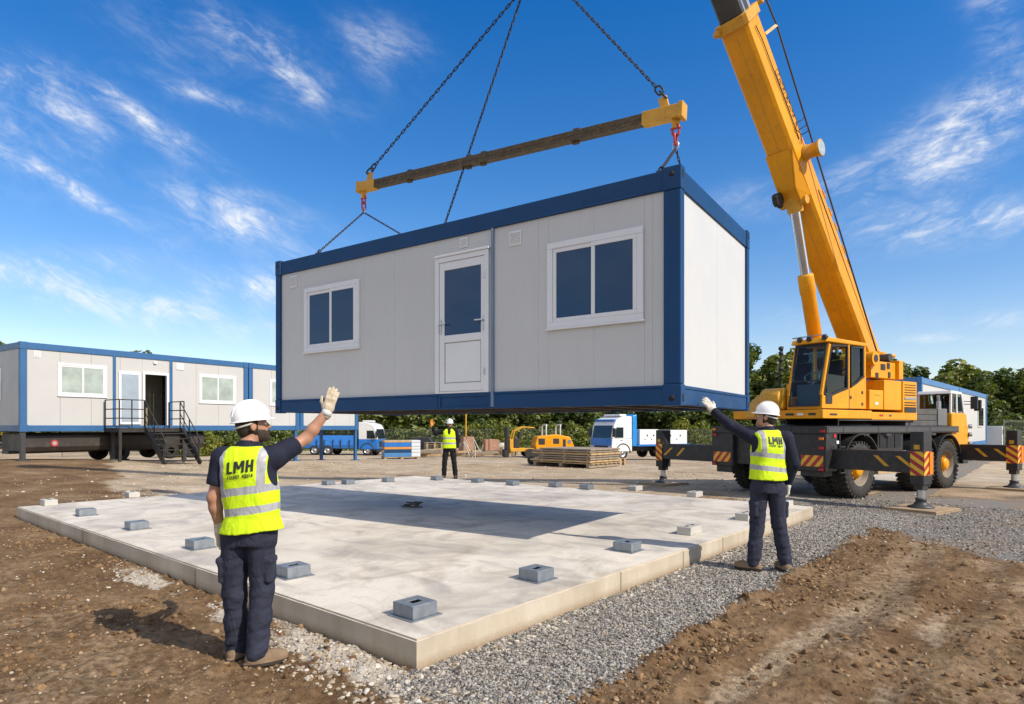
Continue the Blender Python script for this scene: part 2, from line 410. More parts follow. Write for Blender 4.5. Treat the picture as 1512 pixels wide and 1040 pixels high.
# ================================================================ ground
NC = Vector((-0.635, 4.19)); E1 = Vector((0.65, 0.76)).normalized(); E2 = Vector((-E1.y, E1.x))
SLA, SLB, SLZ = 9.2, 10.7, 0.2                    # slab: length along E1, along E2, top height
def slab_ab(x, y):
    rx, ry = x-NC.x, y-NC.y
    return rx*E1.x+ry*E1.y, rx*E2.x+ry*E2.y
def masks(x, y):
    a, b = slab_ab(x, y)
    n = fbm(x*0.9, y*0.9, oct=4, seed=3)-0.5; n2 = fbm(x*2.7, y*2.7, oct=4, seed=9)-0.5
    bankb = -1.02+0.16*n+0.22*n2
    lim = 8.7+0.9*(b+1)+0.9*n+0.5*n2
    soilR = sstep(0.08, -0.10, b-bankb)*sstep(0.35, -0.35, a-lim)
    strip = sstep(-0.13, 0.10, b-bankb)*sstep(0.6, 0.2, b)*sstep(-0.45+0.5*n2, -0.05+0.5*n2, a+0.35*(b+0.4))*sstep(0.1, -0.1, b)
    apron = (1-soilR)*sstep(0.25, -0.25, b-0.1)*sstep(4.0, 6.0, a)*sstep(15.5, 12.5, y+3*n)
    apron2 = sstep(8.6, 9.4, a)*sstep(2.5, 0.5, b)*sstep(15.5, 12.5, y+3*n)
    gravel = np.clip(np.maximum(strip, np.maximum(apron, apron2)), 0, 1)
    tan = sstep(12.5, 15.0, y+4*n+0.20*np.maximum(0, -x-7)*(-1)) * sstep(-0.5, 0.5, x+9.2+0.69*(y-15)+1.8*n)
    tan = np.maximum(tan, sstep(24, 30, y+3*n))
    tan = np.maximum(tan, 0.42*soilR*sstep(0.40, 0.62, fbm((x*E1.x+y*E1.y)*0.5, (x*E2.x+y*E2.y)*2.6, oct=4, seed=21))*sstep(-1.3, -1.9, b))
    for off in (-1.85, -2.55, -3.6):
        tan = np.maximum(tan, 0.5*soilR*np.exp(-((b-off+0.14*np.sin(a*0.7+off))/0.17)**4)*sstep(0.3, 0.5, fbm(a*1.2, b*3, oct=3, seed=33)))
    tan = np.maximum(tan, 0.38*sstep(-0.1, -1.4, a)*sstep(0.45, 0.62, fbm(x*0.6, y*0.9, oct=3, seed=5)))
    white = sstep(-0.50+0.6*n2, -0.22+0.5*n2, a)*sstep(0.0, -0.1, a)*sstep(-0.4, 0.2, b)*sstep(6.0, 3.6, b)*sstep(0.38, 0.55, fbm(x*1.3, y*1.3, oct=3, seed=31))
    white = np.maximum(white, 0.8*sstep(-0.22, 0.0, a)*sstep(3.0, 1.5, b)*sstep(0.1, 0.5, b))
    return a, b, gravel, tan*(1-gravel), white, soilR
def ground_h(x, y, detail=True):
    x = np.asarray(x, np.float64); y = np.asarray(y, np.float64)
    a, b, gr, tn, wh, sR = masks(x, y)
    z = 0.50*np.exp(-(((x+17.5)/7.0)**2+((y-20.5)/7.0)**2))
    z = z-0.42*sstep(27, 42, y)
    z = z+0.04*(fbm(x*0.25, y*0.25, oct=2, seed=2)-0.5)*sstep(3, 9, np.abs(x)+y*0.2)
    z = z+sR*(0.012+0.030*(fbm(x*1.1, y*1.1, oct=3, seed=40)-0.5)*sstep(0, -0.6, b+1.0))
    rut = 0
    # wheel ruts along the slab's long side
    for off in (-1.85, -2.55, -3.6):
        w = b-off+0.14*np.sin(a*0.7+off)
        z = z-sR*0.022*np.exp(-(w/0.16)**2)+sR*0.013*np.exp(-((np.abs(w)-0.27)/0.09)**2)
        z = z+sR*0.012*np.exp(-(w/0.17)**2)*(np.sin(a*40+np.abs(w)*22) > 0.1)
        rut = np.maximum(rut, sR*np.exp(-(w/0.2)**4))
    near = np.exp(-np.maximum(0, np.hypot(x, y)-9)/9.0)
    if detail:
        soil = (1-gr)*(1-0.6*tn)*(1-0.75*rut)
        cl = fbm(x*7, y*7, oct=5, seed=50, gain=0.62)
        z = z+soil*near*((0.052+0.030*(a < 0))*(cl-0.5)+0.036*np.maximum(0, fbm(x*16, y*16, oct=3, seed=60)-0.56)*2.2)
        z = z+gr*near*0.016*(fbm(x*28, y*28, oct=3, seed=70)-0.5)*2
        z = z+tn*near*0.02*(fbm(x*5, y*5, oct=4, seed=80)-0.5)
        edge = np.exp(-((b+1.05)/0.16)**2)*sR
        z = z+edge*0.085*np.maximum(0, fbm(x*5.5, y*5.5, oct=3, seed=90)-0.42)*near*2
    ins = sstep(-0.05, 0.12, a)*sstep(-0.05, 0.12, b)*sstep(SLA+0.05, SLA-0.12, a)*sstep(SLB+0.05, SLB-0.12, b)
    return z*(1-ins)-0.05*ins
def hz(x, y): return float(ground_h(np.array([x]), np.array([y]), False)[0])
def build_ground():
    th = np.concatenate([np.linspace(-180, -50, 36)[:-1], np.linspace(-50, 50, 900)[:-1], np.linspace(50, 180, 36)])
    th = np.radians(th[:-1])
    r = [0.4, 1.2, 2.2, 3.0]; q = 3.3
    while q < 26: r.append(q); q *= 1.0052
    while q < 120: r.append(q); q *= 1.03
    while q < 2600: r.append(q); q *= 1.25
    r = np.array(r)
    RR, TT = np.meshgrid(r, th, indexing='ij')
    X = (RR*np.sin(TT)).ravel(); Y = (RR*np.cos(TT)).ravel()
    Z = ground_h(X, Y)
    a, b, gr, tn, wh, sR = masks(X, Y)
    nr, nth = len(r), len(th)
    i = np.arange(nr-1)[:, None]*nth; j = np.arange(nth)[None, :]; j2 = (j+1) % nth
    q = np.stack([i+j, i+nth+j, i+nth+j2, i+j2], -1).reshape(-1, 4)[:, ::-1]
    V = np.stack([X, Y, Z], 1)
    m, nt = nodes_of('ground_soil')
    at = nt.nodes.new('ShaderNodeAttribute'); at.attribute_name = 'cover'
    sv = nt.nodes.new('ShaderNodeSeparateXYZ'); L(nt, at.outputs['Vector'], sv.inputs[0])
    co = objco(nt)
    nA = noise(nt, 1.1, 6, 0.6, co); nB = noise(nt, 14, 6, 0.65, co); nC = noise(nt, 55, 5, 0.65, co); nD = noise(nt, 0.22, 4, 0.55, co)
    soil = ramp(nt, nA, [(0.25, (0.095, 0.052, 0.024)), (0.5, (0.195, 0.120, 0.062)), (0.75, (0.34, 0.235, 0.138))])
    soil = mix_rgb(nt, 1.0, soil, ramp(nt, nB, [(0.28, 0.48), (0.68, 1.22)]), 'MULTIPLY')
    tanc = ramp(nt, nD, [(0.3, (0.40, 0.290, 0.185)), (0.5, (0.48, 0.375, 0.260)), (0.7, (0.55, 0.46, 0.345))])
    tanc = mix_rgb(nt, 1.0, tanc, ramp(nt, nA, [(0.28, 0.60), (0.68, 1.12)]), 'MULTIPLY')
    tanc = mix_rgb(nt, 1.0, tanc, ramp(nt, nB, [(0.3, 0.74), (0.65, 1.1)]), 'MULTIPLY')
    tanc = mix_rgb(nt, 1.0, tanc, ramp(nt, nC, [(0.3, 0.82), (0.65, 1.08)]), 'MULTIPLY')
    grc = ramp(nt, nC, [(0.3, (0.08, 0.075, 0.07)), (0.55, (0.23, 0.215, 0.20)), (0.75, (0.36, 0.34, 0.31))])
    grc = mix_rgb(nt, ramp(nt, nA, [(0.42, 0.0), (0.7, 0.7)]), grc, (0.27, 0.19, 0.12))
    whc = ramp(nt, nC, [(0.3, (0.30, 0.26, 0.21)), (0.6, (0.62, 0.57, 0.50))])
    def edge(x, k=0.25): return math_n(nt, 'ADD', x, math_n(nt, 'MULTIPLY', math_n(nt, 'SUBTRACT', nB, 0.5), k), clamp=True)
    c = mix_rgb(nt, ramp(nt, edge(sv.outputs[1], 0.8), [(0.3, 0), (0.75, 1)]), soil, tanc)
    c = mix_rgb(nt, ramp(nt, edge(sv.outputs[2], 1.0), [(0.45, 0), (0.8, 0.85)]), c, whc)
    c = mix_rgb(nt, ramp(nt, edge(sv.outputs[0], 0.5), [(0.3, 0), (0.7, 1)]), c, grc)
    hgt = math_n(nt, 'ADD', math_n(nt, 'MULTIPLY', nC, 0.5), math_n(nt, 'MULTIPLY', noise(nt, 150, 3, 0.6, co), 0.35))
    principled(nt, c, 0.95, 0, bump(nt, hgt, 0.9, 0.03), 0.15)
    o = npmesh('ground', V, q, m, attrs={'cover': ('FLOAT_VECTOR', np.stack([gr, tn, wh], 1))})
    tag(o, kind='structure')
    return o
build_ground()

# ---------------------------------------------------------------- loose stones
ICO_V = None
def ico():
    t = (1+5**.5)/2
    v = np.array([(-1,t,0),(1,t,0),(-1,-t,0),(1,-t,0),(0,-1,t),(0,1,t),(0,-1,-t),(0,1,-t),(t,0,-1),(t,0,1),(-t,0,-1),(-t,0,1)], float)
    v /= np.linalg.norm(v[0])
    f = np.array([(0,11,5),(0,5,1),(0,1,7),(0,7,10),(0,10,11),(1,5,9),(5,11,4),(11,10,2),(10,7,6),(7,1,8),(3,9,4),(3,4,2),(3,2,6),(3,6,8),(3,8,9),(4,9,5),(2,4,11),(6,2,10),(8,6,7),(9,8,1)])
    return v, f
def scatter(name, x, y, size, mat, sink=0.25, flat=0.7):
    v0, f0 = ico(); n = len(x)
    z = ground_h(x, y)
    s = size[:, None]*rng.uniform(0.65, 1.25, (n, 3)); s[:, 2] *= flat
    jit = rng.uniform(0.72, 1.22, (n, 12, 1))
    V = v0[None]*jit*s[:, None, :]
    t = rng.uniform(0, 6.28, n); tl = rng.uniform(-0.5, 0.5, n)
    c, si = np.cos(tl)[:, None], np.sin(tl)[:, None]
    V[..., 1], V[..., 2] = V[..., 1]*c-V[..., 2]*si, V[..., 1]*si+V[..., 2]*c
    c, si = np.cos(t)[:, None], np.sin(t)[:, None]
    V[..., 0], V[..., 1] = V[..., 0]*c-V[..., 1]*si, V[..., 0]*si+V[..., 1]*c
    V += np.stack([x, y, z+size*flat*(1-2*sink)*0.5], 1)[:, None, :]
    Fc = (f0[None]+12*np.arange(n)[:, None, None]).reshape(-1, 3)
    tone = np.repeat(rng.uniform(0, 1, n), 12)
    o = npmesh(name, V.reshape(-1, 3), Fc, mat, smooth=False, attrs={'tone': ('FLOAT', tone)}, tris=True)
    return tag(o, kind='stuff')
def stone_mat(name, stops, rough=0.9):
    m, nt = nodes_of(name)
    at = nt.nodes.new('ShaderNodeAttribute'); at.attribute_name = 'tone'
    c = ramp(nt, at.outputs['Fac'], stops)
    c = mix_rgb(nt, 1.0, c, ramp(nt, noise(nt, 60, 4, 0.6, objco(nt)), [(0.3, 0.75), (0.7, 1.1)]), 'MULTIPLY')
    principled(nt, c, rough, 0, bump(nt, noise(nt, 180, 3, 0.6, objco(nt)), 0.4, 0.004), 0.25)
    return m
def on_slab(x, y, g=0.02):
    a, b = slab_ab(x, y); return (a > -g) & (a < SLA+g) & (b > -g) & (b < SLB+g)
def sample(n, ra, rb):
    a = rng.uniform(*ra, n); b = rng.uniform(*rb, n)
    return NC.x+a*E1.x+b*E2.x, NC.y+a*E1.y+b*E2.y
def pick(x, y, w):
    k = (rng.uniform(0, 1, len(x)) < w) & ~on_slab(x, y) & (y > 2.5)
    return x[k], y[k]
xs, ys = [], []
for n, ra, rb in ((52000, (-0.9, 4.5), (-1.4, 0)), (30000, (4.5, 10.5), (-1.4, 0.0)), (26000, (4.5, 13), (-9, 0.5)), (5000, (9.2, 11), (0, 3))):
    x, y = sample(n, ra, rb); g = masks(x, y)[2]; x, y = pick(x, y, g**1.15); xs.append(x); ys.append(y)
x = np.concatenate(xs); y = np.concatenate(ys); d = np.hypot(x, y)
grav_m = stone_mat('crushed_stone', [(0.0, (0.080, 0.072, 0.064)), (0.35, (0.19, 0.175, 0.158)), (0.65, (0.30, 0.280, 0.252)), (0.85, (0.46, 0.43, 0.385)), (1.0, (0.34, 0.25, 0.16))])
scatter('gravel', x, y, rng.uniform(0.006, 0.014, len(x))*(1+0.05*np.maximum(0, d-5)), grav_m, 0.1)
# clods of earth on the dug soil
xs, ys = [], []
for n, ra, rb in ((24000, (-4, 8.5), (-6, -0.85)), (36000, (-5.5, -0.1), (-3, 9)), (5200, (-0.5, 8.6), (-1.5, -0.95))):
    x, y = sample(n, ra, rb); _, _, g, t, w, s = masks(x, y)
    cl = sstep(0.40, 0.66, fbm(x*1.6, y*1.6, oct=3, seed=15))
    x, y = pick(x, y, (1-g)*(0.12+0.88*cl)*(1-0.7*t)*0.8); xs.append(x); ys.append(y)
x = np.concatenate(xs); y = np.concatenate(ys)
soil_m = stone_mat('earth_clod', [(0.0, (0.095, 0.052, 0.024)), (0.5, (0.20, 0.117, 0.056)), (0.9, (0.29, 0.188, 0.10)), (1.0, (0.40, 0.29, 0.18))], 1.0)
x3, y3 = sample(16000, (-5.5, 0), (-3, 8)); x3, y3 = pick(x3, y3, 0.15+0.85*sstep(0.42, 0.6, fbm(x3*1.1, y3*1.1, oct=3, seed=44)))
x4, y4 = sample(6000, (-4, 8), (-6, -1.1)); x4, y4 = pick(x4, y4, 0.6)
x5, y5 = sample(1500, (-5, 0), (-3, 8)); x5, y5 = pick(x5, y5, 0.6*sstep(0.42, 0.62, fbm(x5*0.9, y5*0.9, oct=3, seed=46)))
x6, y6 = sample(1100, (-4, 8.5), (-6, -1.1)); x6, y6 = pick(x6, y6, 0.1+0.6*sstep(0.42, 0.62, fbm(x6*0.9, y6*0.9, oct=3, seed=47)))
BX, BY = np.concatenate([x5, x6]), np.concatenate([y5, y6])
stone_b = stone_mat('brown_stone', [(0.0, (0.15, 0.095, 0.05)), (0.5, (0.28, 0.195, 0.115)), (1.0, (0.42, 0.33, 0.225))], 0.95)
x3 = np.concatenate([x3, x4]); y3 = np.concatenate([y3, y4]); scatter('small_stones', x3, y3, 0.0035+0.012*rng.uniform(0, 1, len(x3))**3, stone_b, 0.3, 0.7)
x = np.concatenate([x, BX]); y = np.concatenate([y, BY]); csz = 0.004+0.026*rng.uniform(0, 1, len(x))**4.5; csz[-len(BX):] = 0.014+0.024*rng.uniform(0, 1, len(BX))**2
scatter('soil_clods', x, y, csz, soil_m, 0.3, 0.8)
# pale pebbles: a loose band along the slab, and strewn about
xs, ys, ss = [], [], []
x, y = sample(9000, (-0.85, 0), (-0.6, 6)); w = masks(x, y)[4]; x, y = pick(x, y, w**1.5*0.55); xs.append(x); ys.append(y); ss.append(rng.uniform(0.005, 0.015, len(x)))
x, y = sample(420, (-0.6, -0.02), (-0.7, 1.2)); x, y = pick(x, y, 1.0); xs.append(x); ys.append(y); ss.append(rng.uniform(0.008, 0.026, len(x)))
x, y = sample(900, (-0.1, 8.5), (-0.22, -0.02)); x, y = pick(x, y, 0.5); xs.append(x); ys.append(y); ss.append(rng.uniform(0.012, 0.032, len(x)))
x, y = sample(700, (-5, 0), (-3, 10)); x, y = pick(x, y, 0.5); xs.append(x); ys.append(y); ss.append(rng.uniform(0.005, 0.020, len(x)))
x, y = sample(260, (-4, 8), (-6, -1.1)); x, y = pick(x, y, 0.5); xs.append(x); ys.append(y); ss.append(rng.uniform(0.006, 0.02, len(x)))
x = rng.uniform(-13, 10, 5200); y = rng.uniform(12.3, 28, 5200); x, y = pick(x, y, 0.15+0.85*sstep(0.42, 0.62, fbm(x*0.5, y*0.5, oct=3, seed=61))); xs.append(x); ys.append(y); ss.append(0.010+0.035*rng.uniform(0, 1, len(x))**3)
x = np.concatenate(xs); y = np.concatenate(ys)
peb_m = stone_mat('pale_pebble', [(0.0, (0.28, 0.22, 0.15)), (0.5, (0.42, 0.36, 0.28)), (1.0, (0.58, 0.53, 0.46))])
scatter('pebbles', x, y, np.concatenate(ss), peb_m, 0.3, 0.65)
# ================================================================ shared materials
BLUE = paint('blue_frame_paint', (0.009, 0.055, 0.155), 0.5, var=0.14, vscale=1.2, dirt=0.18, dirtc=(0.035, 0.045, 0.06), spec=0.22)
WALLP = paint('grey_white_panel', (0.55, 0.55, 0.54), 0.5, var=0.045, vscale=0.8, dirt=0.16, streak=True, dirtc=(0.45, 0.42, 0.36), bmp=0.03, bscale=120)
UPVC = paint('white_plastic', (0.72, 0.72, 0.73), 0.32, var=0.04, vscale=3)
SEAL = paint('dark_rubber', (0.025, 0.026, 0.028), 0.6, var=0.2)
HOLE = paint('dark_opening', (0.008, 0.008, 0.010), 0.8, var=0.2)
NAVYGLASS = paint('dark_blue_glass', (0.011, 0.055, 0.135), 0.03, bmp=0.02, bscale=1.1, var=0.16, vscale=0.8, spec=0.35)
STEEL = paint('bare_steel', (0.52, 0.53, 0.55), 0.35, 0.9, var=0.15, vscale=6)
GALV = paint('galvanised_steel', (0.235, 0.265, 0.30), 0.45, 0.45, var=0.25, vscale=14, dirt=0.25, dirtc=(0.2, 0.17, 0.13))
CHAIN = paint('oiled_chain_steel', (0.055, 0.05, 0.048), 0.42, 0.7, var=0.3, vscale=20, dirt=0.35, dirtc=(0.11, 0.06, 0.035))
REDP = paint('red_shackle_paint', (0.42, 0.035, 0.04), 0.4, var=0.2, vscale=20)
YEL = paint('crane_yellow_paint', (0.78, 0.325, 0.004), 0.42, var=0.16, vscale=1.1, dirt=0.38, dirtc=(0.30, 0.13, 0.015), coat=0.0, spec=0.35, streak=True)
YELOLD = paint('worn_yellow_paint', (0.66, 0.33, 0.02), 0.5, var=0.22, vscale=5, dirt=0.35, dirtc=(0.14, 0.08, 0.03))
BLACKP = paint('black_chassis_paint', (0.020, 0.020, 0.022), 0.45, var=0.25, vscale=2, dirt=0.42, dirtc=(0.09, 0.075, 0.06))
DARKST = paint('dark_grey_steel', (0.055, 0.055, 0.058), 0.5, 0.3, var=0.2, vscale=4, dirt=0.25, dirtc=(0.12, 0.09, 0.06))
RUBBER = paint('tyre_rubber', (0.022, 0.021, 0.020), 0.85, var=0.25, vscale=6, dirt=0.55, dirtc=(0.15, 0.115, 0.08), bmp=0.3, bscale=40)
WOOD = paint('raw_timber', (0.46, 0.32, 0.17), 0.8, var=0.25, vscale=3, dirt=0.3, dirtc=(0.22, 0.15, 0.09), bmp=0.2, bscale=30)
GREYWOOD = paint('weathered_timber', (0.30, 0.245, 0.185), 0.85, var=0.3, vscale=2.5, dirt=0.4, dirtc=(0.15, 0.12, 0.09), bmp=0.2, bscale=30)
WHITEP = paint('white_vehicle_paint', (0.74, 0.74, 0.73), 0.3, var=0.06, vscale=1.5, dirt=0.15, dirtc=(0.35, 0.3, 0.24), coat=0.2)
TRUCKBLUE = paint('bright_blue_paint', (0.015, 0.16, 0.52), 0.3, var=0.1, vscale=1.5, dirt=0.12, dirtc=(0.1, 0.1, 0.1), coat=0.3)
REDLAMP = paint('red_lamp_lens', (0.45, 0.015, 0.012), 0.2, var=0.1)
AMBER = paint('amber_lamp_lens', (0.75, 0.20, 0.01), 0.2, var=0.1)
CLEAR = clear_glass('cab_glass', (0.66, 0.84, 0.86))
DARKGLASS = paint('dark_tinted_glass', (0.012, 0.022, 0.028), 0.05, var=0.1, spec=0.6)

# ================================================================ concrete slab
def concrete_mat(name, base, dark, streaks=True, side=False):
    m, nt = nodes_of(name); co = objco(nt)
    n1 = noise(nt, 0.55, 6, 0.58, co, 0.4); n2 = noise(nt, 1.6, 7, 0.66, mapped(nt, co, (0.75, 1.15, 1)), 0.9); n3 = noise(nt, 45, 4, 0.6, co)
    n4 = noise(nt, 1.4, 5, 0.6, mapped(nt, co, (1.25, 0.7, 1), loc=(4, 2, 0)), 1.2)
    c = ramp(nt, n1, [(0.3, dark), (0.5, base), (0.72, tuple(min(1, k*1.12) for k in base))])
    c = mix_rgb(nt, ramp(nt, n2, [(0.47, 0.0), (0.68, 0.62)]), c, (0.33, 0.265, 0.195))
    c = mix_rgb(nt, ramp(nt, n4, [(0.50, 0.0), (0.68, 0.6)]), c, (0.27, 0.25, 0.23))
    c = mix_rgb(nt, 1.0, c, ramp(nt, n3, [(0.3, 0.90), (0.7, 1.05)]), 'MULTIPLY')
    if side:
        g = nt.nodes.new('ShaderNodeNewGeometry'); s = nt.nodes.new('ShaderNodeSeparateXYZ'); L(nt, g.outputs['Normal'], s.inputs[0])
        fl = math_n(nt, 'GREATER_THAN', 0.5, s.outputs[2])
        sc = ramp(nt, noise(nt, 1.2, 6, 0.65, mapped(nt, co, (1, 1, 0.35))), [(0.3, (0.34, 0.275, 0.195)), (0.5, (0.47, 0.40, 0.305)), (0.72, (0.57, 0.51, 0.42))])
        sz = nt.nodes.new('ShaderNodeSeparateXYZ'); L(nt, co, sz.inputs[0])
        low = ramp(nt, math_n(nt, 'ADD', math_n(nt, 'MULTIPLY', sz.outputs[2], 3.0), math_n(nt, 'MULTIPLY', n3, 0.25)), [(0.12, 0.7), (0.35, 0.0)])
        sc = mix_rgb(nt, low, sc, (0.27, 0.18, 0.10))
        c = mix_rgb(nt, fl, c, sc)
    h = math_n(nt, 'ADD', math_n(nt, 'MULTIPLY', n3, 0.6), math_n(nt, 'MULTIPLY', n2, 0.8))
    principled(nt, c, ramp(nt, n1, [(0.3, 0.55), (0.7, 0.8)]), 0, bump(nt, h, 0.25, 0.01), 0.35)
    return m
CONC = concrete_mat('poured_concrete', (0.62, 0.565, 0.485), (0.46, 0.41, 0.345), side=True)
CONCB = concrete_mat('cast_concrete', (0.48, 0.46, 0.42), (0.38, 0.36, 0.33))
sl_o = thing('concrete_slab', 'large pale poured concrete foundation slab stained with brown patches', 'slab', (NC.x, NC.y, 0), E1)
def rough_prism(lo, hi, cell):
    """box with subdivided, slightly uneven top edge"""
    bm = bmesh.new(); bmesh.ops.create_cube(bm, size=1)
    for v in bm.verts: v.co = Vector(((lo[i]+hi[i])/2+v.co[i]*(hi[i]-lo[i]) for i in range(3)))
    return bm
bm = rough_prism((0, 0, -0.18), (SLA, SLB, SLZ), 0.3)
bmesh.ops.bevel(bm, geom=[e for e in bm.edges if e.calc_length() > 0.5 and all(v.co.z > 0 for v in e.verts)], offset=0.014, segments=2, affect='EDGES')
bmesh.ops.bisect_plane(bm, geom=bm.verts[:]+bm.edges[:]+bm.faces[:], plane_co=(0, 0, 0), plane_no=(0, 0, 1))
for k in range(1, 90): bmesh.ops.bisect_plane(bm, geom=bm.verts[:]+bm.edges[:]+bm.faces[:], plane_co=(SLA*k/90, 0, 0), plane_no=(1, 0, 0))
for k in range(1, 100): bmesh.ops.bisect_plane(bm, geom=[g for g in bm.verts[:]+bm.edges[:]+bm.faces[:]], plane_co=(0, SLB*k/100, 0), plane_no=(0, 1, 0))
vv = [v for v in bm.verts if v.co.z > SLZ-0.03 and min(v.co.x, v.co.y, SLA-v.co.x, SLB-v.co.y) < 0.03]
cx_ = np.array([v.co.x for v in vv]); cy_ = np.array([v.co.y for v in vv]); ch = fbm(cx_*6, cy_*6, oct=3, seed=64); ch2 = fbm(cx_*2.2, cy_*2.2, oct=2, seed=65)
for v, c_, c2 in zip(vv, ch, ch2):
    k = 0.006*(c_-0.5)+0.016*max(0, c_-0.62)+0.004*(c2-0.5)
    v.co.z -= abs(k)*0.9; inn = Vector((SLA/2-v.co.x, SLB/2-v.co.y, 0))
    if min(v.co.x, SLA-v.co.x) < 0.03: v.co.x += math.copysign(k, inn.x)
    if min(v.co.y, SLB-v.co.y) < 0.03: v.co.y += math.copysign(k, inn.y)
me = bpy.data.meshes.new('deck'); bm.to_mesh(me); bm.free(); me.materials.append(CONC)
link('deck', me, sl_o)
boxes('joint_seam', paint('joint_dark', (0.22, 0.18, 0.13), 0.9, var=0.3), sl_o, [((a-0.004, -0.004, -0.1), (a+0.004, 0.02, SLZ-0.012)) for a in (2.62, 4.0, 5.15, 7.0)]+[((-0.004, b-0.004, -0.1), (0.02, b+0.004, SLZ-0.012)) for b in (3.4, 7.0)])

# ---------------------------------------------------------------- anchor blocks on the slab
def anchor_proto():
    r = thing('anchor_block', 'x', 'anchor block')
    m = MB(); s, hb, t, w = 0.118, 0.105, 0.012, 0.05
    # hollow steel box with a rectangular socket in the top plate
    m.b2((-s, -s, 0.006), (s, -s+t, hb)); m.b2((-s, s-t, 0.006), (s, s, hb)); m.b2((-s, -s+t, 0.006), (-s+t, s-t, hb)); m.b2((s-t, -s+t, 0.006), (s, s-t, hb))
    m.b2((-s+t, -s+t, hb-t), (-w, s-t, hb-0.001)); m.b2((w, -s+t, hb-t), (s-t, s-t, hb-0.001)); m.b2((-w, -s+t, hb-t), (w, -0.035, hb-0.001)); m.b2((-w, 0.035, hb-t), (w, s-t, hb-0.001))
    m.b2((-s+t, -s+t, 0.02), (s-t, s-t, 0.03), 1)
    for x, y in ((s+0.002, 0.05), (s+0.002, -0.05)):
        m.cyl((x-0.004, y, 0.06), (x+0.004, y, 0.06), 0.008, n=8, mi=1)
    m.build('steel_socket', [GALV, HOLE], r, 0.003, 1)
    m = MB(); m.b2((-0.15, -0.145, 0), (0.15, 0.145, 0.006)); m.build('base_plate', GALV, r, 0.002, 1)
    return r
def conc_proto():
    r = thing('concrete_block', 'x', 'concrete block')
    m = MB(); m.prism([(-0.17, 0), (0.17, 0), (0.163, 0.105), (-0.163, 0.105)], 'y', -0.1, 0.1)
    m.build('block_body', CONCB, r, 0.008, 2)
    for x in (-0.08, 0.08):
        m = MB(); m.cyl((x, 0, 0.10), (x, 0, 0.107), 0.024, n=12)
        m.b2((x-0.05, -0.006, 0.106), (x+0.05, 0.006, 0.112))
        m.build('lifting_slot', DARKST, r)
    return r
pa, pc = anchor_proto(), conc_proto()
SPOTS = [  # px, py of the base centre; kind; label
    (613, 908, 'a', 'galvanised anchor box nearest the front corner of the slab'),
    (792, 855, 'a', 'galvanised anchor box second from the front corner along the slab edge beside the grey gravel'),
    (926, 813, 'a', 'galvanised anchor box on the gravel side of the slab, just before the pale concrete block'),
    (433, 850, 'a', 'galvanised anchor box right beside the trouser leg of the worker in a short sleeved shirt'),
    (295, 809, 'a', 'galvanised anchor box just to the left of the worker in a short sleeved shirt'),
    (202, 781, 'a', 'galvanised anchor box along the slab edge facing the brown soil, third from its far corner'),
    (127, 761, 'a', 'galvanised anchor box second from the slab corner nearest the raised cabin row'),
    (72, 746, 'c', 'pale concrete block right on the slab corner nearest the raised cabin row'),
    (195, 734, 'c', 'small pale concrete block on the slab edge facing the raised cabin steps'),
    (485, 716, 'a', 'dark anchor box on the far slab edge, left one of the close pair'),
    (514, 715, 'a', 'dark anchor box on the far slab edge, right one of the close pair'),
    (573, 711.5, 'a', 'lone dark anchor box between the close pair and the far worker'),
    (645, 709, 'a', 'dark anchor box at the feet of the far worker facing us'),
    (705, 712.5, 'a', 'dark anchor box on the back edge, first one past the far worker'),
    (757, 716.5, 'a', 'dark anchor box on the back edge in front of the timber stack trailer'),
    (820, 719, 'a', 'dark anchor box on the back edge in front of the timber stack pallet'),
    (866, 722.5, 'a', 'dark anchor box on the back edge between the timber stack and the outrigger foot'),
    (938, 724.5, 'c', 'pale concrete block on the slab just left of the outrigger foot'),
    (1026, 733.5, 'c', 'pale concrete block on the slab in front of the crane tail'),
    (1018, 788, 'c', 'pale concrete block on the gravel side of the slab, nearest the front of all'),
    (1100, 767, 'c', 'pale concrete block partly hidden by the leg of the worker in long sleeves'),
    (1158, 748, 'c', 'pale concrete block on the slab corner by the crane, behind the worker in long sleeves')]
first = {'a': pa, 'c': pc}; used = set()
for px, py, k, lab in SPOTS:
    o = first[k] if k not in used else copy_tree(first[k]); used.add(k)
    p = G(px, py, SLZ); o.location = (p.x, p.y, SLZ+0.001)
    o.rotation_euler = (0, 0, math.atan2(E1.y, E1.x)+random.uniform(-0.06, 0.06)+(R(90) if (k == 'c' and px < 300) else 0))
    o['label'] = lab; o['group'] = 'anchor boxes round the slab edge' if k == 'a' else 'concrete blocks on the slab edge'
p = G(612, 749, SLZ); m = MB()
for i in range(7):
    m.bar((random.uniform(-.2, .2), random.uniform(-.1, .1), 0.012+0.012*i), (random.uniform(-.3, .3), random.uniform(-.15, .15), 0.03+0.01*i), 0.05, 0.02)
o = m.build('offcut_scrap', DARKST, None); o.location = (p.x, p.y, SLZ); tag(o, 'small dark heap of offcuts lying in the shadow on the slab', 'scrap')
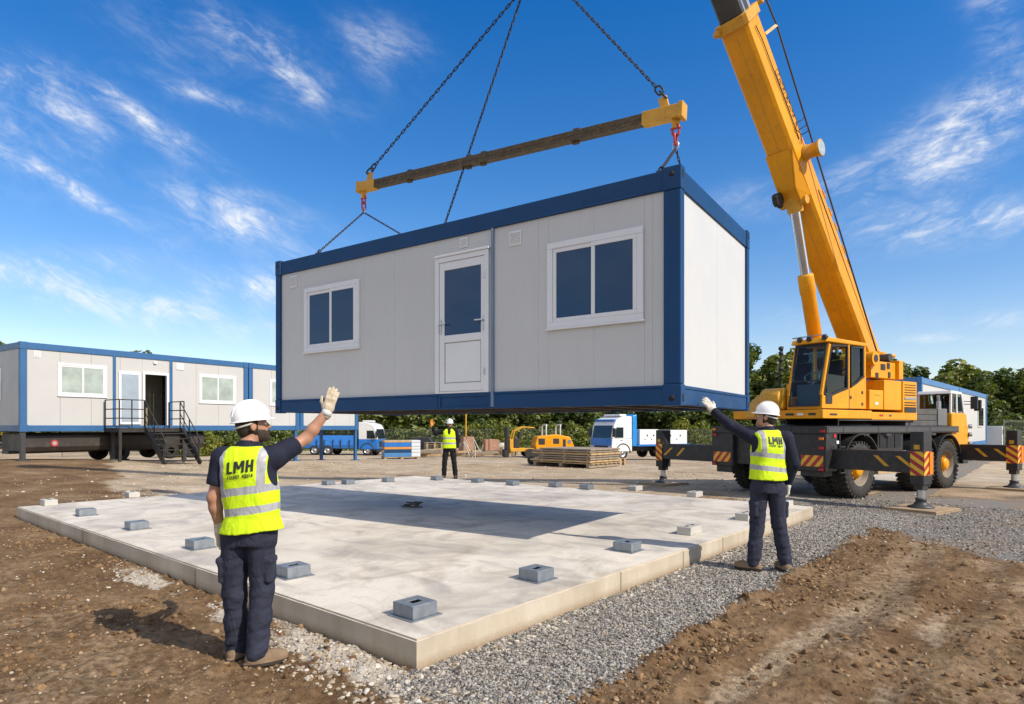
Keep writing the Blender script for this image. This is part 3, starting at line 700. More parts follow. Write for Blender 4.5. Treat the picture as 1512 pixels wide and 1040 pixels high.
# ================================================================ the hoisted cabin
def slab_box(m, lo, hi, mi=0): m.b2(lo, hi, mi)
def make_window(parent, x0, x1, z0, z1, y, glassm, framem=None, left_is_front=False, curtain=None):
    """sliding window in a wall whose outside is toward -y; y = wall face"""
    fm = framem or UPVC
    w = 0.075; m = MB()
    m.b2((x0, y-0.03, z0), (x1, y+0.012, z0+w)); m.b2((x0, y-0.03, z1-w), (x1, y+0.012, z1))
    m.b2((x0, y-0.03, z0+w), (x0+w, y+0.012, z1-w)); m.b2((x1-w, y-0.03, z0+w), (x1, y+0.012, z1-w))
    fr = m.build('window', fm, parent, 0.006, 2)
    xm = (x0+x1)/2
    for k, (a, b, yy) in enumerate(((x0+w, xm+0.022, y-0.004), (xm-0.022, x1-w, y-0.018))):
        s = 0.05; m = MB()
        m.b2((a, yy-0.012, z0+w), (b, yy+0.012, z0+w+s)); m.b2((a, yy-0.012, z1-w-s), (b, yy+0.012, z1-w))
        m.b2((a, yy-0.012, z0+w+s), (a+s, yy+0.012, z1-w-s)); m.b2((b-s, yy-0.012, z0+w+s), (b, yy+0.012, z1-w-s))
        m.build('sash', fm, fr, 0.004, 1)
        m = MB(); m.b2((a+s, yy-0.003, z0+w+s), (b-s, yy+0.003, z1-w-s)); m.build('pane', glassm, fr)
    m = MB(); m.b2((x0-0.015, y-0.045, z0-0.022), (x1+0.015, y-0.001, z0-0.001)); m.build('sill', fm, fr, 0.004, 1)
    return fr
def vent_part(parent, x0, x1, z0, z1, y, n=8):
    m = MB(); m.b2((x0, y-0.012, z0), (x1, y-0.001, z1))
    for i in range(n):
        zz = z0+0.02+(z1-z0-0.04)*(i+0.5)/n
        m.bar((x0+0.015, y-0.016, zz), (x1-0.015, y-0.016, zz), 0.014, (z1-z0)/n*0.35)
    return m.build('vent_grille', UPVC, parent, 0.002, 1)
A0 = Vector((-4.09, 10.89, 1.86)); XD = Vector((5.92, -4.06, 0)).normalized(); BL, BD, BH = 7.18, 2.92, 2.60
hw = Wall(A0, XD)
cabin = thing('portable_cabin', 'grey white portable cabin with blue frame hanging from chains above the slab', 'cabin', A0, XD)
T, Z = hw.t, hw.z
TR, BR, PW, EP = 0.235, 0.215, 0.20, 0.12     # rail heights, corner post width on the long and short side
yw = 0.035                                    # wall set back from the frame
boxes('corner_post', BLUE, cabin, [((x0, y0, BR+0.012), (x1, y1, BH-TR-0.012)) for x0, x1 in ((0, 0.13), (BL-PW, BL)) for y0, y1 in ((0, EP), (BD-EP, BD))], 0.012)
for y0, y1 in ((0.012, 0.10), (BD-0.10, BD-0.012)):
    m = MB(); m.b2((0.135, y0, BH-TR), (BL-PW-0.005, y1, BH-0.012))
    if y0 < 1: m.b2((0.135, 0.004, BH-TR), (BL-PW-0.005, 0.03, BH-TR+0.022))
    m.build('top_rail', BLUE, cabin, 0.008, 2)
boxes('top_rail', BLUE, cabin, [((x0, EP+0.003, BH-TR), (x1, BD-EP-0.003, BH-0.012)) for x0, x1 in ((0.012, 0.11), (BL-0.11, BL-0.012))], 0.008)
xd0, xd1 = T(645), T(722)
for (xa, xb) in ((0.135, xd0), (xd1+0.03, BL-PW-0.005)):
    MB().b2((xa, 0.012, 0.0), (xb, 0.10, BR-0.03)).b2((xa, 0.004, BR-0.03), (xb, 0.10, BR)).build('bottom_rail', BLUE, cabin, 0.008, 2)
MB().b2((0.135, BD-0.10, 0.0), (BL-PW-0.005, BD-0.012, BR)).build('bottom_rail', BLUE, cabin, 0.008, 2)
for x0, x1 in ((0.012, 0.11), (BL-0.11, BL-0.012)):
    k = 0.006 if x0 > 1 else -0.006
    MB().b2((x0, EP+0.003, 0.0), (x1, BD-EP-0.003, BR-0.04)).b2((x0+k, EP+0.003, BR-0.04), (x1+k, BD-EP-0.003, BR)).build('bottom_rail', BLUE, cabin, 0.008, 2)
m = MB()                                      # recessed forklift pocket below the door
m.b2((xd0+0.004, 0.03, 0.0), (xd1+0.026, 0.10, BR)); m.b2((xd0+0.004, 0.014, 0.0), (xd0+0.05, 0.03, BR)); m.b2((xd1-0.03, 0.014, 0.0), (xd1+0.026, 0.03, BR)); m.b2((xd0+0.05, 0.014, 0.0), (xd1-0.03, 0.03, 0.03)); m.b2((xd0+0.05, 0.014, BR-0.05), (xd1-0.03, 0.03, BR))
m.build('fork_pocket', BLUE, cabin, 0.005, 1)
for x in (0.0, BL):                           # cast corner fittings with slots
    for y in (0.0, BD):
        for z in (0.0, BH):
            m = MB(); xs, ys_ = (0 if x == 0 else BL-PW-0.004), (0 if y == 0 else BD-EP-0.004)
            wX = 0.134 if x == 0 else PW+0.004
            z0 = -0.012 if z == 0 else BH-TR-0.010; z1 = BR+0.010 if z == 0 else BH+0.012
            m.b2((xs-0.004, ys_-0.004, z0), (xs+wX+(0.004 if x else 0), ys_+EP+0.008, z1))
            c = m.build('corner_casting', BLUE, cabin, 0.008, 2)
            s = MB(); zc = z0+0.085 if z == 0 else z1-0.085
            yf = -0.004 if y == 0 else BD+0.008; d = -1 if y == 0 else 1
            xc = xs+wX*0.5
            k = 0.034 if z == 0 else 0.030
            s.lathe([(k, 0.002), (k, 0.004), (0.001, 0.0045)], (xc, yf, zc), (0, d, 0), 16); s.build('slot', HOLE, c); s = MB()
            xf = -0.004 if x == 0 else BL+0.004; e = -1 if x == 0 else 1
            s.box((xf+e*0.001, ys_+EP*0.5, zc), (0.004, 0.042, 0.085))
            s.build('slot', HOLE, c)
# wall skin in panels with shallow seams
seams = [T(p) for p in (447, 535, 580, 640, 725, 793, 808, 875, 950, 962)]
edges = [0.13]+seams+[BL-PW]
wb = MB()
for a, b in zip(edges[:-1], edges[1:]):
    wb.b2((a+0.001, yw, BR), (b-0.001, yw+0.05, BH-TR))
wb.b2((0.13, yw+0.004, BR), (BL-PW, yw+0.04, BH-TR), 1)
wb.build('long_wall', [WALLP, paint('panel_seam', (0.48, 0.47, 0.45), 0.6)], cabin)
ye = [EP, BD*0.5-0.02, BD-EP]
for x in (0.03, BL-0.085):
    wb = MB()
    for a, b in zip(ye[:-1], ye[1:]): wb.b2((x, a+0.002, BR), (x+0.05, b-0.002, BH-TR))
    wb.b2((x+0.004, EP, BR), (x+0.046, BD-EP, BH-TR), 1)
    wb.build('end_wall', [WALLP, bpy.data.materials['panel_seam']], cabin)
m = MB(); m.b2((0.13, BD-yw-0.05, BR), (BL-PW, BD-yw, BH-TR)); m.build('rear_wall', WALLP, cabin)
m = MB(); m.b2((0.10, 0.10, BH-0.10), (BL-0.10, BD-0.10, BH-0.03)); m.build('roof', WALLP, cabin)
m = MB(); m.b2((0.10, 0.10, 0.06), (BL-0.10, BD-0.10, 0.16))
for i in range(12): m.b2((0.3+i*0.58, 0.10, 0.005), (0.38+i*0.58, BD-0.10, 0.06))
m.build('floor_frame', paint('underfloor_steel', (0.085, 0.06, 0.045), 0.75, var=0.4, dirt=0.5, dirtc=(0.16, 0.09, 0.05)), cabin)
make_window(cabin, T(448), T(529), Z(448, 521), Z(529, 411), yw, NAVYGLASS)
make_window(cabin, T(807), T(949), Z(807, 486), Z(949, 333), yw, NAVYGLASS)
vent_part(cabin, T(426), T(436), Z(430, 425), Z(430, 407), yw)
vent_part(cabin, T(750), T(768), Z(759, 362), Z(759, 340), yw)
vent_part(cabin, T(677), T(689), Z(683, 365), Z(683, 350), yw, 5)
# drain pipe beside the door
xp = T(726); m = MB(); m.cyl((xp, 0.02, BR), (xp, 0.02, BH-TR), 0.022, n=12)
m.cyl((xp, 0.02, 0.02), (xp, 0.02, BR), 0.026, n=12)
m.build('down_pipe', paint('blue_grey_pipe', (0.16, 0.22, 0.32), 0.35, 0.2), cabin)
# door
x0, x1, zt, zb = T(642), T(721), Z(642, 386)+0.03, BR+0.0
dm = MB(); w = 0.07
dm.b2((x0, yw-0.035, zb), (x0+w, yw+0.01, zt)); dm.b2((x1-w, yw-0.035, zb), (x1, yw+0.01, zt)); dm.b2((x0+w, yw-0.035, zt-w), (x1-w, yw+0.01, zt))
door = dm.build('door', UPVC, cabin, 0.006, 2)
m = MB(); m.b2((x0-0.01, yw-0.05, zt+0.002), (x1+0.01, yw-0.001, zt+0.03)); m.build('drip_cap', UPVC, door, 0.005, 1)
lx0, lx1, lz0, lz1 = x0+w+0.004, x1-w-0.004, zb+0.03, zt-w-0.004
zmid = Z(682, 493); g0, g1 = T(655)+0.0, T(709)
m = MB(); yl = yw-0.022
m.b2((lx0, yl, lz0), (g0, yl+0.02, lz1)); m.b2((g1, yl, lz0), (lx1, yl+0.02, lz1)); m.b2((g0, yl, lz1-0.11), (g1, yl+0.02, lz1))
m.b2((g0, yl, zmid-0.10), (g1, yl+0.02, zmid)); m.b2((g0, yl, lz0), (g1, yl+0.02, lz0+0.11)); m.b2((g0+0.012, yl+0.008, lz0+0.122), (g1-0.012, yl+0.018, zmid-0.112))
m.build('door_leaf', UPVC, door, 0.004, 1)
m = MB(); m.b2((g0, yl+0.008, zmid), (g1, yl+0.014, lz1-0.11)); m.build('door_pane', NAVYGLASS, door)
m = MB(); m.b2((lx0, yl-0.004, zb+0.002), (lx1, yl+0.02, zb+0.026)); m.build('threshold', UPVC, door)
for xh, s in ((T(650), 1), (T(713), -1)):
    zh = Z(683, 476); m = MB()
    m.b2((xh-0.016, yl-0.010, zh-0.13), (xh+0.016, yl-0.001, zh+0.07)); m.cyl((xh, yl-0.05, zh), (xh, yl, zh), 0.010, n=10); m.bar((xh-0.012*s, yl-0.052, zh), (xh+0.115*s, yl-0.052, zh+0.004), 0.016, 0.020)
    m.cyl((xh, yl-0.014, zh-0.08), (xh, yl-0.008, zh-0.08), 0.009, n=8)
    m.build('door_handle', STEEL, door, 0.003, 2)
for zz in (lz0+0.2, lz1-0.3): MB().cyl((x1-w+0.006, yw-0.04, zz), (x1-w+0.006, yw-0.04, zz+0.09), 0.010, n=8).build('hinge', STEEL, door)
# lifting lugs on the roof
def cab_l(p): # world -> cabin local
    return cabin_inv @ Vector(p)
cabin_M = Matrix.Translation(A0) @ Matrix.Rotation(math.atan2(XD.y, XD.x), 4, 'Z'); cabin_inv = cabin_M.inverted()
LUGS = {'a': cabin_M @ Vector((hw.t(467), 0.06, BH+0.03)), 'b': cabin_M @ Vector((hw.t(557)-0.15, 1.95, BH+0.03)), 'c': cabin_M @ Vector((BL-0.24, 0.06, BH+0.03)), 'd': cabin_M @ Vector((BL-0.45, 1.75, BH+0.03)), 'm': cabin_M @ Vector((BL-4.53, 1.15, BH+0.03))}
for k, p in LUGS.items():
    m = MB(); q = cab_l(p); m.b2((q.x-0.05, q.y-0.04, BH-0.04 if k in 'bdm' else BH-0.014), (q.x+0.05, q.y+0.04, BH+0.005)); m.tube([(q.x+0.035*math.cos(t), q.y, BH+0.02+0.035*math.sin(t)) for t in np.linspace(0, 6.28, 12, endpoint=False)], 0.010, 6, closed=True)
    m.build('lifting_lug', DARKST, cabin)

# ================================================================ rigging
def chain_mb(m, a, b, pitch=0.055, wid=0.038, r=0.0066, sag=0.0):
    a = Vector(a); b = Vector(b); d = b-a; n = max(3, int(d.length/pitch)); step = d.length/n
    dn = d.normalized(); u = dn.orthogonal().normalized(); w = dn.cross(u)
    hl = step*0.5+r; rw = wid/2-r
    for i in range(n):
        f = (i+0.5)/n; c = a+d*f+Vector((0, 0, -sag*4*f*(1-f)))
        s = u if i % 2 else w
        pts = []
        for k in range(10):
            t = 2*math.pi*k/10; ca, sa = math.cos(t), math.sin(t)
            pts.append(c+dn*((hl-rw)*(1 if ca > 0 else -1)+rw*ca)+s*(rw*sa))
        m.tube(pts, r, 5, closed=True)
    return m
def ring_mb(m, c, ax1, ax2, l, w, r, mi=0, n=16):
    c = Vector(c); ax1 = Vector(ax1).normalized(); ax2 = Vector(ax2).normalized()
    pts = [c+ax1*((l-w)*(1 if math.cos(t) > 0 else -1)+w*math.cos(t))+ax2*(w*math.sin(t)) for t in np.linspace(0, 2*math.pi, n, endpoint=False)]
    return m.tube(pts, r, 8, mi, closed=True)
BLt, BRt = P(536, 277, 11.52), P(1000, 166, 8.1)
bd = (BRt-BLt).normalized(); mid = (BLt+BRt)/2
beam = thing('spreader_beam', 'dark brown lifting spreader beam with yellow ends above the hoisted cabin', 'lifting beam', mid)
la, ra = BLt-mid, BRt-mid
m = MB(); m.bar(la+bd*0.34, ra-bd*0.44, 0.13, 0.135); m.bar(la+bd*0.36, ra-bd*0.46, 0.145, 0.012)
for f in (0.2, 0.42, 0.47, 0.75):
    c = la.lerp(ra, f); m.bar(c-bd*0.05, c+bd*0.05, 0.05, 0.22)
m.build('beam_tube', paint('scuffed_brown_steel', (0.075, 0.050, 0.022), 0.6, 0.1, var=0.4, vscale=5, dirt=0.65, dirtc=(0.26, 0.15, 0.025)), beam, 0.01, 2)
upv = Vector((0, 0, 1))
for e, s, ln in ((la, 1, 0.36), (ra, -1, 0.46)):
    m = MB(); m.bar(e-bd*0.07*s, e+bd*ln*s, 0.155, 0.165); m.bar(e-bd*0.10*s, e-bd*0.04*s, 0.175, 0.20)
    c = e+bd*0.16*s
    m.bar(c+upv*0.08, c+upv*0.24+bd*0.04*s, 0.035, 0.12); m.bar(e+bd*0.02*s-upv*0.08, e+bd*0.02*s-upv*0.2, 0.035, 0.10)
    m.build('yellow_end_cap', YELOLD, beam, 0.008, 2)
HOOK = P(800, -46, 9.4)
def sling(name, a, b, lab, **k):
    a = Vector(a); o = chain_mb(MB(), (0, 0, 0), Vector(b)-a, **k).build(name, CHAIN); o.location = a
    return tag(o, lab, 'chain', 'lifting chains')
JL, JR = P(768, -12, 9.7), P(840, -8, 9.1)
eL, eR = mid+la+bd*0.18+upv*0.26, mid+ra-bd*0.18+upv*0.26
dl, dr = (JL-eL).normalized(), (JR-eR).normalized()
sling('lifting_chain', eL+dl*0.16, JL, 'long chain from the far left end of the spreader beam up to the hook', pitch=0.075, wid=0.050, r=0.0085)
sling('lifting_chain', eR+dr*0.2, JR, 'long chain from the near right end of the spreader beam up to the hook', pitch=0.068, wid=0.044, r=0.0078)
sling('lifting_chain', LUGS['m'], JL+Vector((0.04, 0.03, 0)), 'long chain passing behind the beam from the cabin roof up to the hook', pitch=0.068, wid=0.044, r=0.0078)
sL, sR = mid+la+bd*0.02-upv*0.2, mid+ra-bd*0.02-upv*0.2
for s, lab in ((sL, 'red shackle hanging under the far left end of the spreader beam'), (sR, 'red shackle hanging under the near right end of the spreader beam')):
    t = thing('shackle', lab, 'shackle', s, group='red shackles under the spreader beam')
    m = MB(); ring_mb(m, (0, 0, -0.03), upv, bd, 0.075, 0.045, 0.015); m.cyl(-bd*0.07-upv*0.005, bd*0.07-upv*0.005, 0.014, n=10); m.build('bow', REDP, t)
    m = MB(); ring_mb(m, (0, 0, -0.145), upv, bd.cross(upv), 0.075, 0.045, 0.015); m.build('lower_link', REDP, t)
    m = MB(); ring_mb(m, (0, 0, -0.225), upv, bd, 0.05, 0.036, 0.011); m.build('ring', STEEL, t)
bot = upv*-0.26
sling('lifting_chain', sL+bot, LUGS['a'], 'short chain from the left red shackle to the near edge of the cabin roof')
sling('lifting_chain', sL+bot, LUGS['b'], 'short chain from the left red shackle to the far side of the cabin roof')
sling('lifting_chain', sR+bot, LUGS['c'], 'short chain from the right red shackle to the near edge of the cabin roof')
sling('lifting_chain', sR+bot, LUGS['d'], 'short chain from the right red shackle to the far side of the cabin roof')
for e, d, lab in ((eL, dl, 'black connecting link at the far left end of the spreader beam'), (eR, dr, 'black connecting link at the near right end of the spreader beam')):
    m = MB(); ring_mb(m, d*0.01, d, bd.cross(upv), 0.075, 0.05, 0.014); ring_mb(m, d*0.11, d, d.cross(bd.cross(upv)), 0.07, 0.042, 0.013)
    o = m.build('connecting_link', CHAIN); o.location = e; tag(o, lab, 'link', 'connecting links on the beam')
hk = thing('hook_block', 'dark crane hook block gathering the lifting chains at the top', 'crane hook', HOOK)
m = MB(); m.prism([(-0.18, 0.15), (0.18, 0.15), (0.24, 0.5), (0.14, 0.8), (-0.14, 0.8), (-0.24, 0.5)], 'y', -0.09, 0.09); m.build('sheave_housing', YELOLD, hk, 0.02, 2)
m = MB(); m.tube([(0, 0, 0.15), (0, 0, 0.02), (0.09, 0, -0.06), (0.08, 0, -0.16), (0, 0, -0.21), (-0.09, 0, -0.15), (-0.1, 0, -0.06)], 0.035, 8); m.build('hook', DARKST, hk)
m = MB(); bL, bR = JL-HOOK, JR-HOOK
m.tube([(0, 0, -0.12), bL*0.5+Vector((0, 0, -.02)), bL], 0.018, 8); m.tube([(0, 0, -0.12), bR*0.5+Vector((0, 0, -.02)), bR], 0.018, 8); m.ball(bR+Vector((0.02, 0, 0.02)), 0.055, 8); m.build('master_link', CHAIN, hk)
TIP = Vector((HOOK.x, HOOK.y, 15.5))
# ================================================================ mobile crane
CO = Vector((7.82, 14.1, 0.0)); XC = Vector((0.832, 0.555, 0)).normalized()
CM = Matrix.Translation(CO) @ Matrix.Rotation(math.atan2(XC.y, XC.x), 4, 'Z'); CI = CM.inverted()
YC = Vector((-XC.y, XC.x, 0))
crane = thing('mobile_crane', 'yellow telescopic truck crane with black chassis standing on its outriggers', 'crane', CO, XC)
CW = 2.95
sw = Wall(CO+YC*0.10, XC)
def S(px, py): return (sw.t(px), sw.z(px, py))
WARN = stripes('red_yellow_chevron', (0.50, 0.018, 0.03), (0.80, 0.50, 0.03), 0.075, R(40))
WARN2 = stripes('red_yellow_chevron_steep', (0.42, 0.018, 0.03), (0.80, 0.50, 0.03), 0.07, R(125))
# --- chassis
m = MB()
m.b2((-1.4, 0.0, 1.46), (5.0, CW, 1.63)); m.b2((-1.2, 0.55, 0.72), (5.5, CW-0.55, 1.459))
m.build('chassis', BLACKP, crane, 0.012, 2)
m = MB(); m.b2((-1.41, -0.012, 1.49), (4.95, -0.001, 1.6)); 
for x in (-1.35, -0.75, 0.75, 2.1, 3.3): m.b2((x-0.012, -0.02, 1.47), (x+0.012, -0.013, 1.62))
m.build('side_rail', paint('dark_grey_rail', (0.07, 0.07, 0.072), 0.45, 0.2, var=0.2, dirt=0.3), crane, 0.004, 1)
m = MB()   # tail box with recessed middle
m.b2((-1.42, 0.0, 0.66), (-0.98, 0.78, 1.459)); m.b2((-1.42, CW-0.62, 0.66), (-0.98, CW, 1.459)); m.b2((-1.30, 0.78, 0.72), (-1.0, CW-0.62, 1.459)); m.b2((-1.43, 0.78, 1.47), (-1.401, CW-0.62, 1.62))
m.b2((-1.44, 0.01, 1.465), (-1.421, 0.77, 1.625)); m.b2((-1.44, CW-0.61, 1.465), (-1.421, CW-0.01, 1.625))
m.b2((-1.36, 0.1, 0.54), (-1.0, 0.62, 0.659)); m.b2((-1.36, CW-0.55, 0.5), (-1.0, CW-0.1, 0.659))
m.build('tail_box', BLACKP, crane, 0.01, 2)
m = MB()
for z in (0.62, 0.9, 1.18): m.bar((-0.9, -0.02, z), (-0.72, -0.02, z), 0.03, 0.02)
m.tube([(-0.92, -0.015, 1.45), (-0.92, -0.02, 0.6), (-0.72, -0.02, 0.6), (-0.72, -0.015, 1.1)], 0.014, 6)
m.build('step_ladder', DARKST, crane)
m = MB(); m.tube([(-1.2, -0.03, 1.2), (-1.12, -0.05, 1.05), (-1.15, -0.05, 0.95), (-1.05, -0.04, 0.9), (-1.1, -0.03, 1.1)], 0.010, 6); m.build('air_hose', SEAL, crane)
for y0, y1, lab in ((0.06, 0.56, 0), (CW-0.56, CW-0.06, 0)):
    o = MB().b2((-0.004, 0, 0), (0.004, y1-y0, 0.24)).build('warning_panel', WARN, crane); o.location = (-1.426, y0, 0.76)
for y, z, mt in ((0.07, 1.52, REDLAMP), (0.09, 1.36, AMBER), (0.09, 1.16, REDLAMP), (CW-0.1, 1.55, AMBER), (CW-0.12, 1.42, REDLAMP), (0.10, 0.70, REDLAMP), (CW-0.1, 0.7, REDLAMP)):
    MB().box((-1.452, y, z), (0.03, 0.10, 0.055)).build('tail_lamp', mt, crane, 0.008, 2)
MB().cyl((-1.1, -0.015, 1.42), (-1.1, 0, 1.42), 0.045, n=16).build('side_lamp', REDLAMP, crane)
MB().box((-1.0, -0.012, 1.28), (0.09, 0.02, 0.07)).build('side_plate', WHITEP, crane, 0.004, 1)
# tool boxes between the axles
m = MB(); m.b2((0.85, 0.06, 1.02), (2.05, 0.5, 1.459)); 
m.build('tool_box', BLACKP, crane, 0.01, 2)
for a in (0.92, 1.26, 1.62): MB().b2((a, 0.045, 1.12), (a+0.28, 0.061, 1.42)).build('tool_box_recess', HOLE, crane)
MB().b2((0.8, 0.03, 0.98), (2.15, 0.1, 1.04)).build('running_board', paint('scuffed_aluminium', (0.42, 0.41, 0.39), 0.45, 0.6, dirt=0.3), crane, 0.006, 1)
MB().b2((0.95, 0.1, 0.50), (2.1, 0.45, 0.62)).build('timber_skid', WOOD, crane, 0.006, 1)
# --- wheels
def make_wheel():
    r0, w = 0.64, 0.40; m = MB()
    prof = [(0.36, 0.03), (0.44, 0.0), (0.56, 0.0), (0.615, 0.03), (0.63, 0.07), (0.63, w-0.07), (0.615, w-0.03), (0.56, w), (0.44, w), (0.36, w-0.03)]
    m.lathe(prof, (0, 0, 0), (0, 1, 0), 48)
    n = 34
    for i in range(n):
        for side in (0, 1):
            t = 2*math.pi*(i+0.5*side)/n; M = Matrix.Rotation(t, 4, 'Y')
            k = MB(); y0, y1 = (0.008, w*0.46) if side == 0 else (w*0.54, w-0.008)
            k.b2((-0.028, y0, 0.60), (0.028, y1, 0.652)); k.xf(M); m.add(k.v, k.f)
    ty = m.build('tyre', RUBBER, None)
    m = MB(); m.lathe([(0.365, 0.02), (0.345, 0.03), (0.33, 0.09), (0.25, 0.12), (0.24, 0.15), (0.001, 0.15)], (0, 0, 0), (0, 1, 0), 32)
    m.lathe([(0.365, w-0.02), (0.33, w-0.09), (0.001, w-0.1)], (0, 0, 0), (0, 1, 0), 24)
    rim = m.build('rim', paint('dusty_rim', (0.20, 0.165, 0.12), 0.7, var=0.3, vscale=5, dirt=0.4, dirtc=(0.30, 0.23, 0.15)), ty)
    m = MB(); m.lathe([(0.17, 0.15), (0.16, 0.06), (0.12, 0.02), (0.001, 0.015)], (0, 0, 0), (0, 1, 0), 24)
    for i in range(10):
        t = 2*math.pi*i/10; m.cyl((0.205*math.cos(t), 0.10, 0.205*math.sin(t)), (0.205*math.cos(t), 0.15, 0.205*math.sin(t)), 0.018, n=6)
    m.build('hub', YEL, ty)
    return ty
w0 = make_wheel(); w0.name = 'wheel'; w0.parent = crane
k = 0
for a in (0.0, 2.98, 4.34):
    for side in (0, 1):
        for inner in ((0, 1) if a == 0 else (0,)):
            o = w0 if k == 0 else copy_tree(w0, crane); k += 1
            o.location = (a, (0.0+inner*0.44) if side == 0 else CW-inner*0.44, 0.64); o.rotation_euler = (0, random.uniform(0, 1), 0 if side == 0 else math.pi)
            if a > 0 and side == 0: o.rotation_euler[2] = 0.0
for a, r in ((0.0, 0.78), (2.98, 0.74), (4.34, 0.74)):
    for y0, y1 in ((-0.03, 0.52), (CW-0.52, CW+0.03)):
        m = MB(); ts = np.radians(np.linspace(18, 162, 15)); vs = []
        for t in ts:
            for rr in (r, r+0.025):
                for y in (y0, y1): vs.append((a+rr*math.cos(t), y, 0.66+rr*math.sin(t)))
        fs = []
        for i in range(14):
            b = i*4
            for p, q in ((0, 1), (1, 3), (3, 2), (2, 0)): fs.append((b+p, b+q, b+4+q, b+4+p))
        fs += [(0, 2, 3, 1), (56, 57, 59, 58)]
        m.add(vs, fs); m.build('mudguard', BLACKP, crane)
for a in (0.0, 2.98, 4.34): MB().cyl((a, 0.3, 0.64), (a, CW-0.3, 0.64), 0.11, n=12).build('axle', DARKST, crane)
# --- carrier cab
m = MB(); m.prism([(4.72, 1.0), (5.75, 1.0), (5.80, 1.35), (5.62, 1.98), (4.72, 1.98)], 'y', 0.06, 0.98); cc = m.build('carrier_cab', YEL, crane, 0.04, 3)
MB().prism([(4.74, 2.50), (5.46, 2.48), (5.40, 2.56), (4.80, 2.59)], 'y', 0.09, 0.93).build('cab_roof', WHITEP, cc, 0.02, 2)
for y_ in (0.12, 0.90):
    for (xa_, xb_) in ((4.78, 4.80), (5.14, 5.12), (5.58, 5.43)): MB().bar((xa_, y_, 1.98), (xb_, y_, 2.50), 0.055, 0.05, (0, 1, 0)).build('cab_post', WHITEP, cc, 0.01, 1)
    for (p0_, p1_, q1_, q0_) in ((4.81, 5.11, 5.10, 4.82), (5.17, 5.55, 5.41, 5.15)): MB().prism([(p0_, 2.0), (p1_, 2.0), (q1_, 2.49), (q0_, 2.49)], 'y', y_-0.004, y_+0.004).build('side_window', CLEAR if p0_ < 5 else DARKGLASS, cc)
MB().b2((4.775, 0.15, 2.0), (4.782, 0.87, 2.49)).build('rear_window', CLEAR, cc)
MB().b2((5.0, 0.3, 1.7), (5.35, 0.75, 2.25)).build('seat_back', SEAL, cc, 0.05, 2)
m = MB(); m.bar((5.605, 0.2, 2.05), (5.44, 0.2, 2.48), 0.01, 0.02); m.add([(5.61, 0.2, 2.04), (5.61, 0.84, 2.04), (5.45, 0.84, 2.5), (5.45, 0.2, 2.5)], [(0, 1, 2, 3)]); m.build('windscreen', DARKGLASS, cc)
for a, z, l in ((5.75, 2.1, 0.34), (5.98, 2.05, 0.30)):
    m = MB(); m.b2((a-0.05, -0.16, z), (a+0.03, 0.0, z+l)); m.tube([(5.55, 0.1, z+l*0.6), (a, -0.05, z+l*0.6)], 0.012, 6); m.build('wing_mirror', SEAL, cc, 0.015, 2)
for z in (1.15, 1.4, 1.62):
    MB().cyl((5.74, 0.05, z), (5.78, 0.0, z), 0.06, n=14).build('head_lamp', STEEL, cc)
m = MB(); m.cyl((4.66, 0.35, 1.64), (4.66, 0.35, 2.3), 0.06, n=16); m.cyl((4.66, 0.35, 2.3), (4.62, 0.35, 2.45), 0.04, n=10); m.build('exhaust_stack', STEEL, crane)
MB().b2((5.52, 0.1, 0.6), (5.85, CW-0.1, 0.98)).build('front_bumper', BLACKP, crane, 0.03, 2)
MB().b2((4.75, 1.02, 0.985), (5.75, 2.7, 1.38)).build('front_deck', BLACKP, crane, 0.03, 2)
MB().tube([(4.7, 1.1, 1.64), (4.7, 1.1, 2.05), (4.7, 2.6, 2.05), (4.7, 2.6, 1.64)], 0.02, 6).build('deck_rail', YELOLD, crane)
# --- grey ballast between the cabs
m = MB()
for i in range(3): m.b2((2.35, 0.14, 1.635+i*0.145), (4.05-0.02*(i % 2), 2.6, 1.772+i*0.145))
m.build('ballast_stack', paint('ballast_grey', (0.085, 0.083, 0.08), 0.7, var=0.3, vscale=3, dirt=0.4, dirtc=(0.16, 0.13, 0.10)), crane, 0.01, 2)
m = MB(); m.b2((4.07, 0.12, 1.635), (4.6, 1.3, 2.09)); m.build('ballast_box', paint('ballast_light', (0.15, 0.15, 0.15), 0.6, var=0.2), crane, 0.02, 2)
# --- upper works
m = MB(); m.lathe([(1.0, 1.632), (1.0, 1.70), (0.9, 1.705), (0.9, 1.79), (0.001, 1.79)], (0.9, 1.35, 0), (0, 0, 1), 40); m.build('turntable', BLACKP, crane)
zb0, zb1 = S(1213, 618)[1], S(1213, 604)[1]
xf, xr = S(1213, 610)[0], S(1352, 600)[0]
up = MB(); xk = S(1285, 600)[0]
up.prism([(xf-0.02, 0.06), (xk, 0.06), (xk, 2.3), (xf-0.02, 2.3)], 'z', zb0, zb1-0.01); up.prism([(xk+0.008, 0.065), (xr, 0.065), (xr, 2.3), (xk+0.008, 2.3)], 'z', zb0-0.02, zb1-0.04)
ub = up.build('upper_frame', YEL, crane, 0.015, 2)
for x, w, c in ((xf+0.25, 0.28, SEAL), (xk+0.35, 0.16, REDLAMP), (xk+0.8, 0.1, NAVYGLASS)): MB().b2((x, 0.054, zb0+0.07), (x+w, 0.0605, zb0+0.11)).build('decal_strip', c, ub)
for y, w, c in ((0.22, 0.16, SEAL), (0.5, 0.14, WHITEP), (0.72, 0.2, SEAL)): MB().b2((xf-0.026, y, zb0+0.07), (xf-0.0205, y+w, zb0+0.12)).build('decal_strip', c, ub)
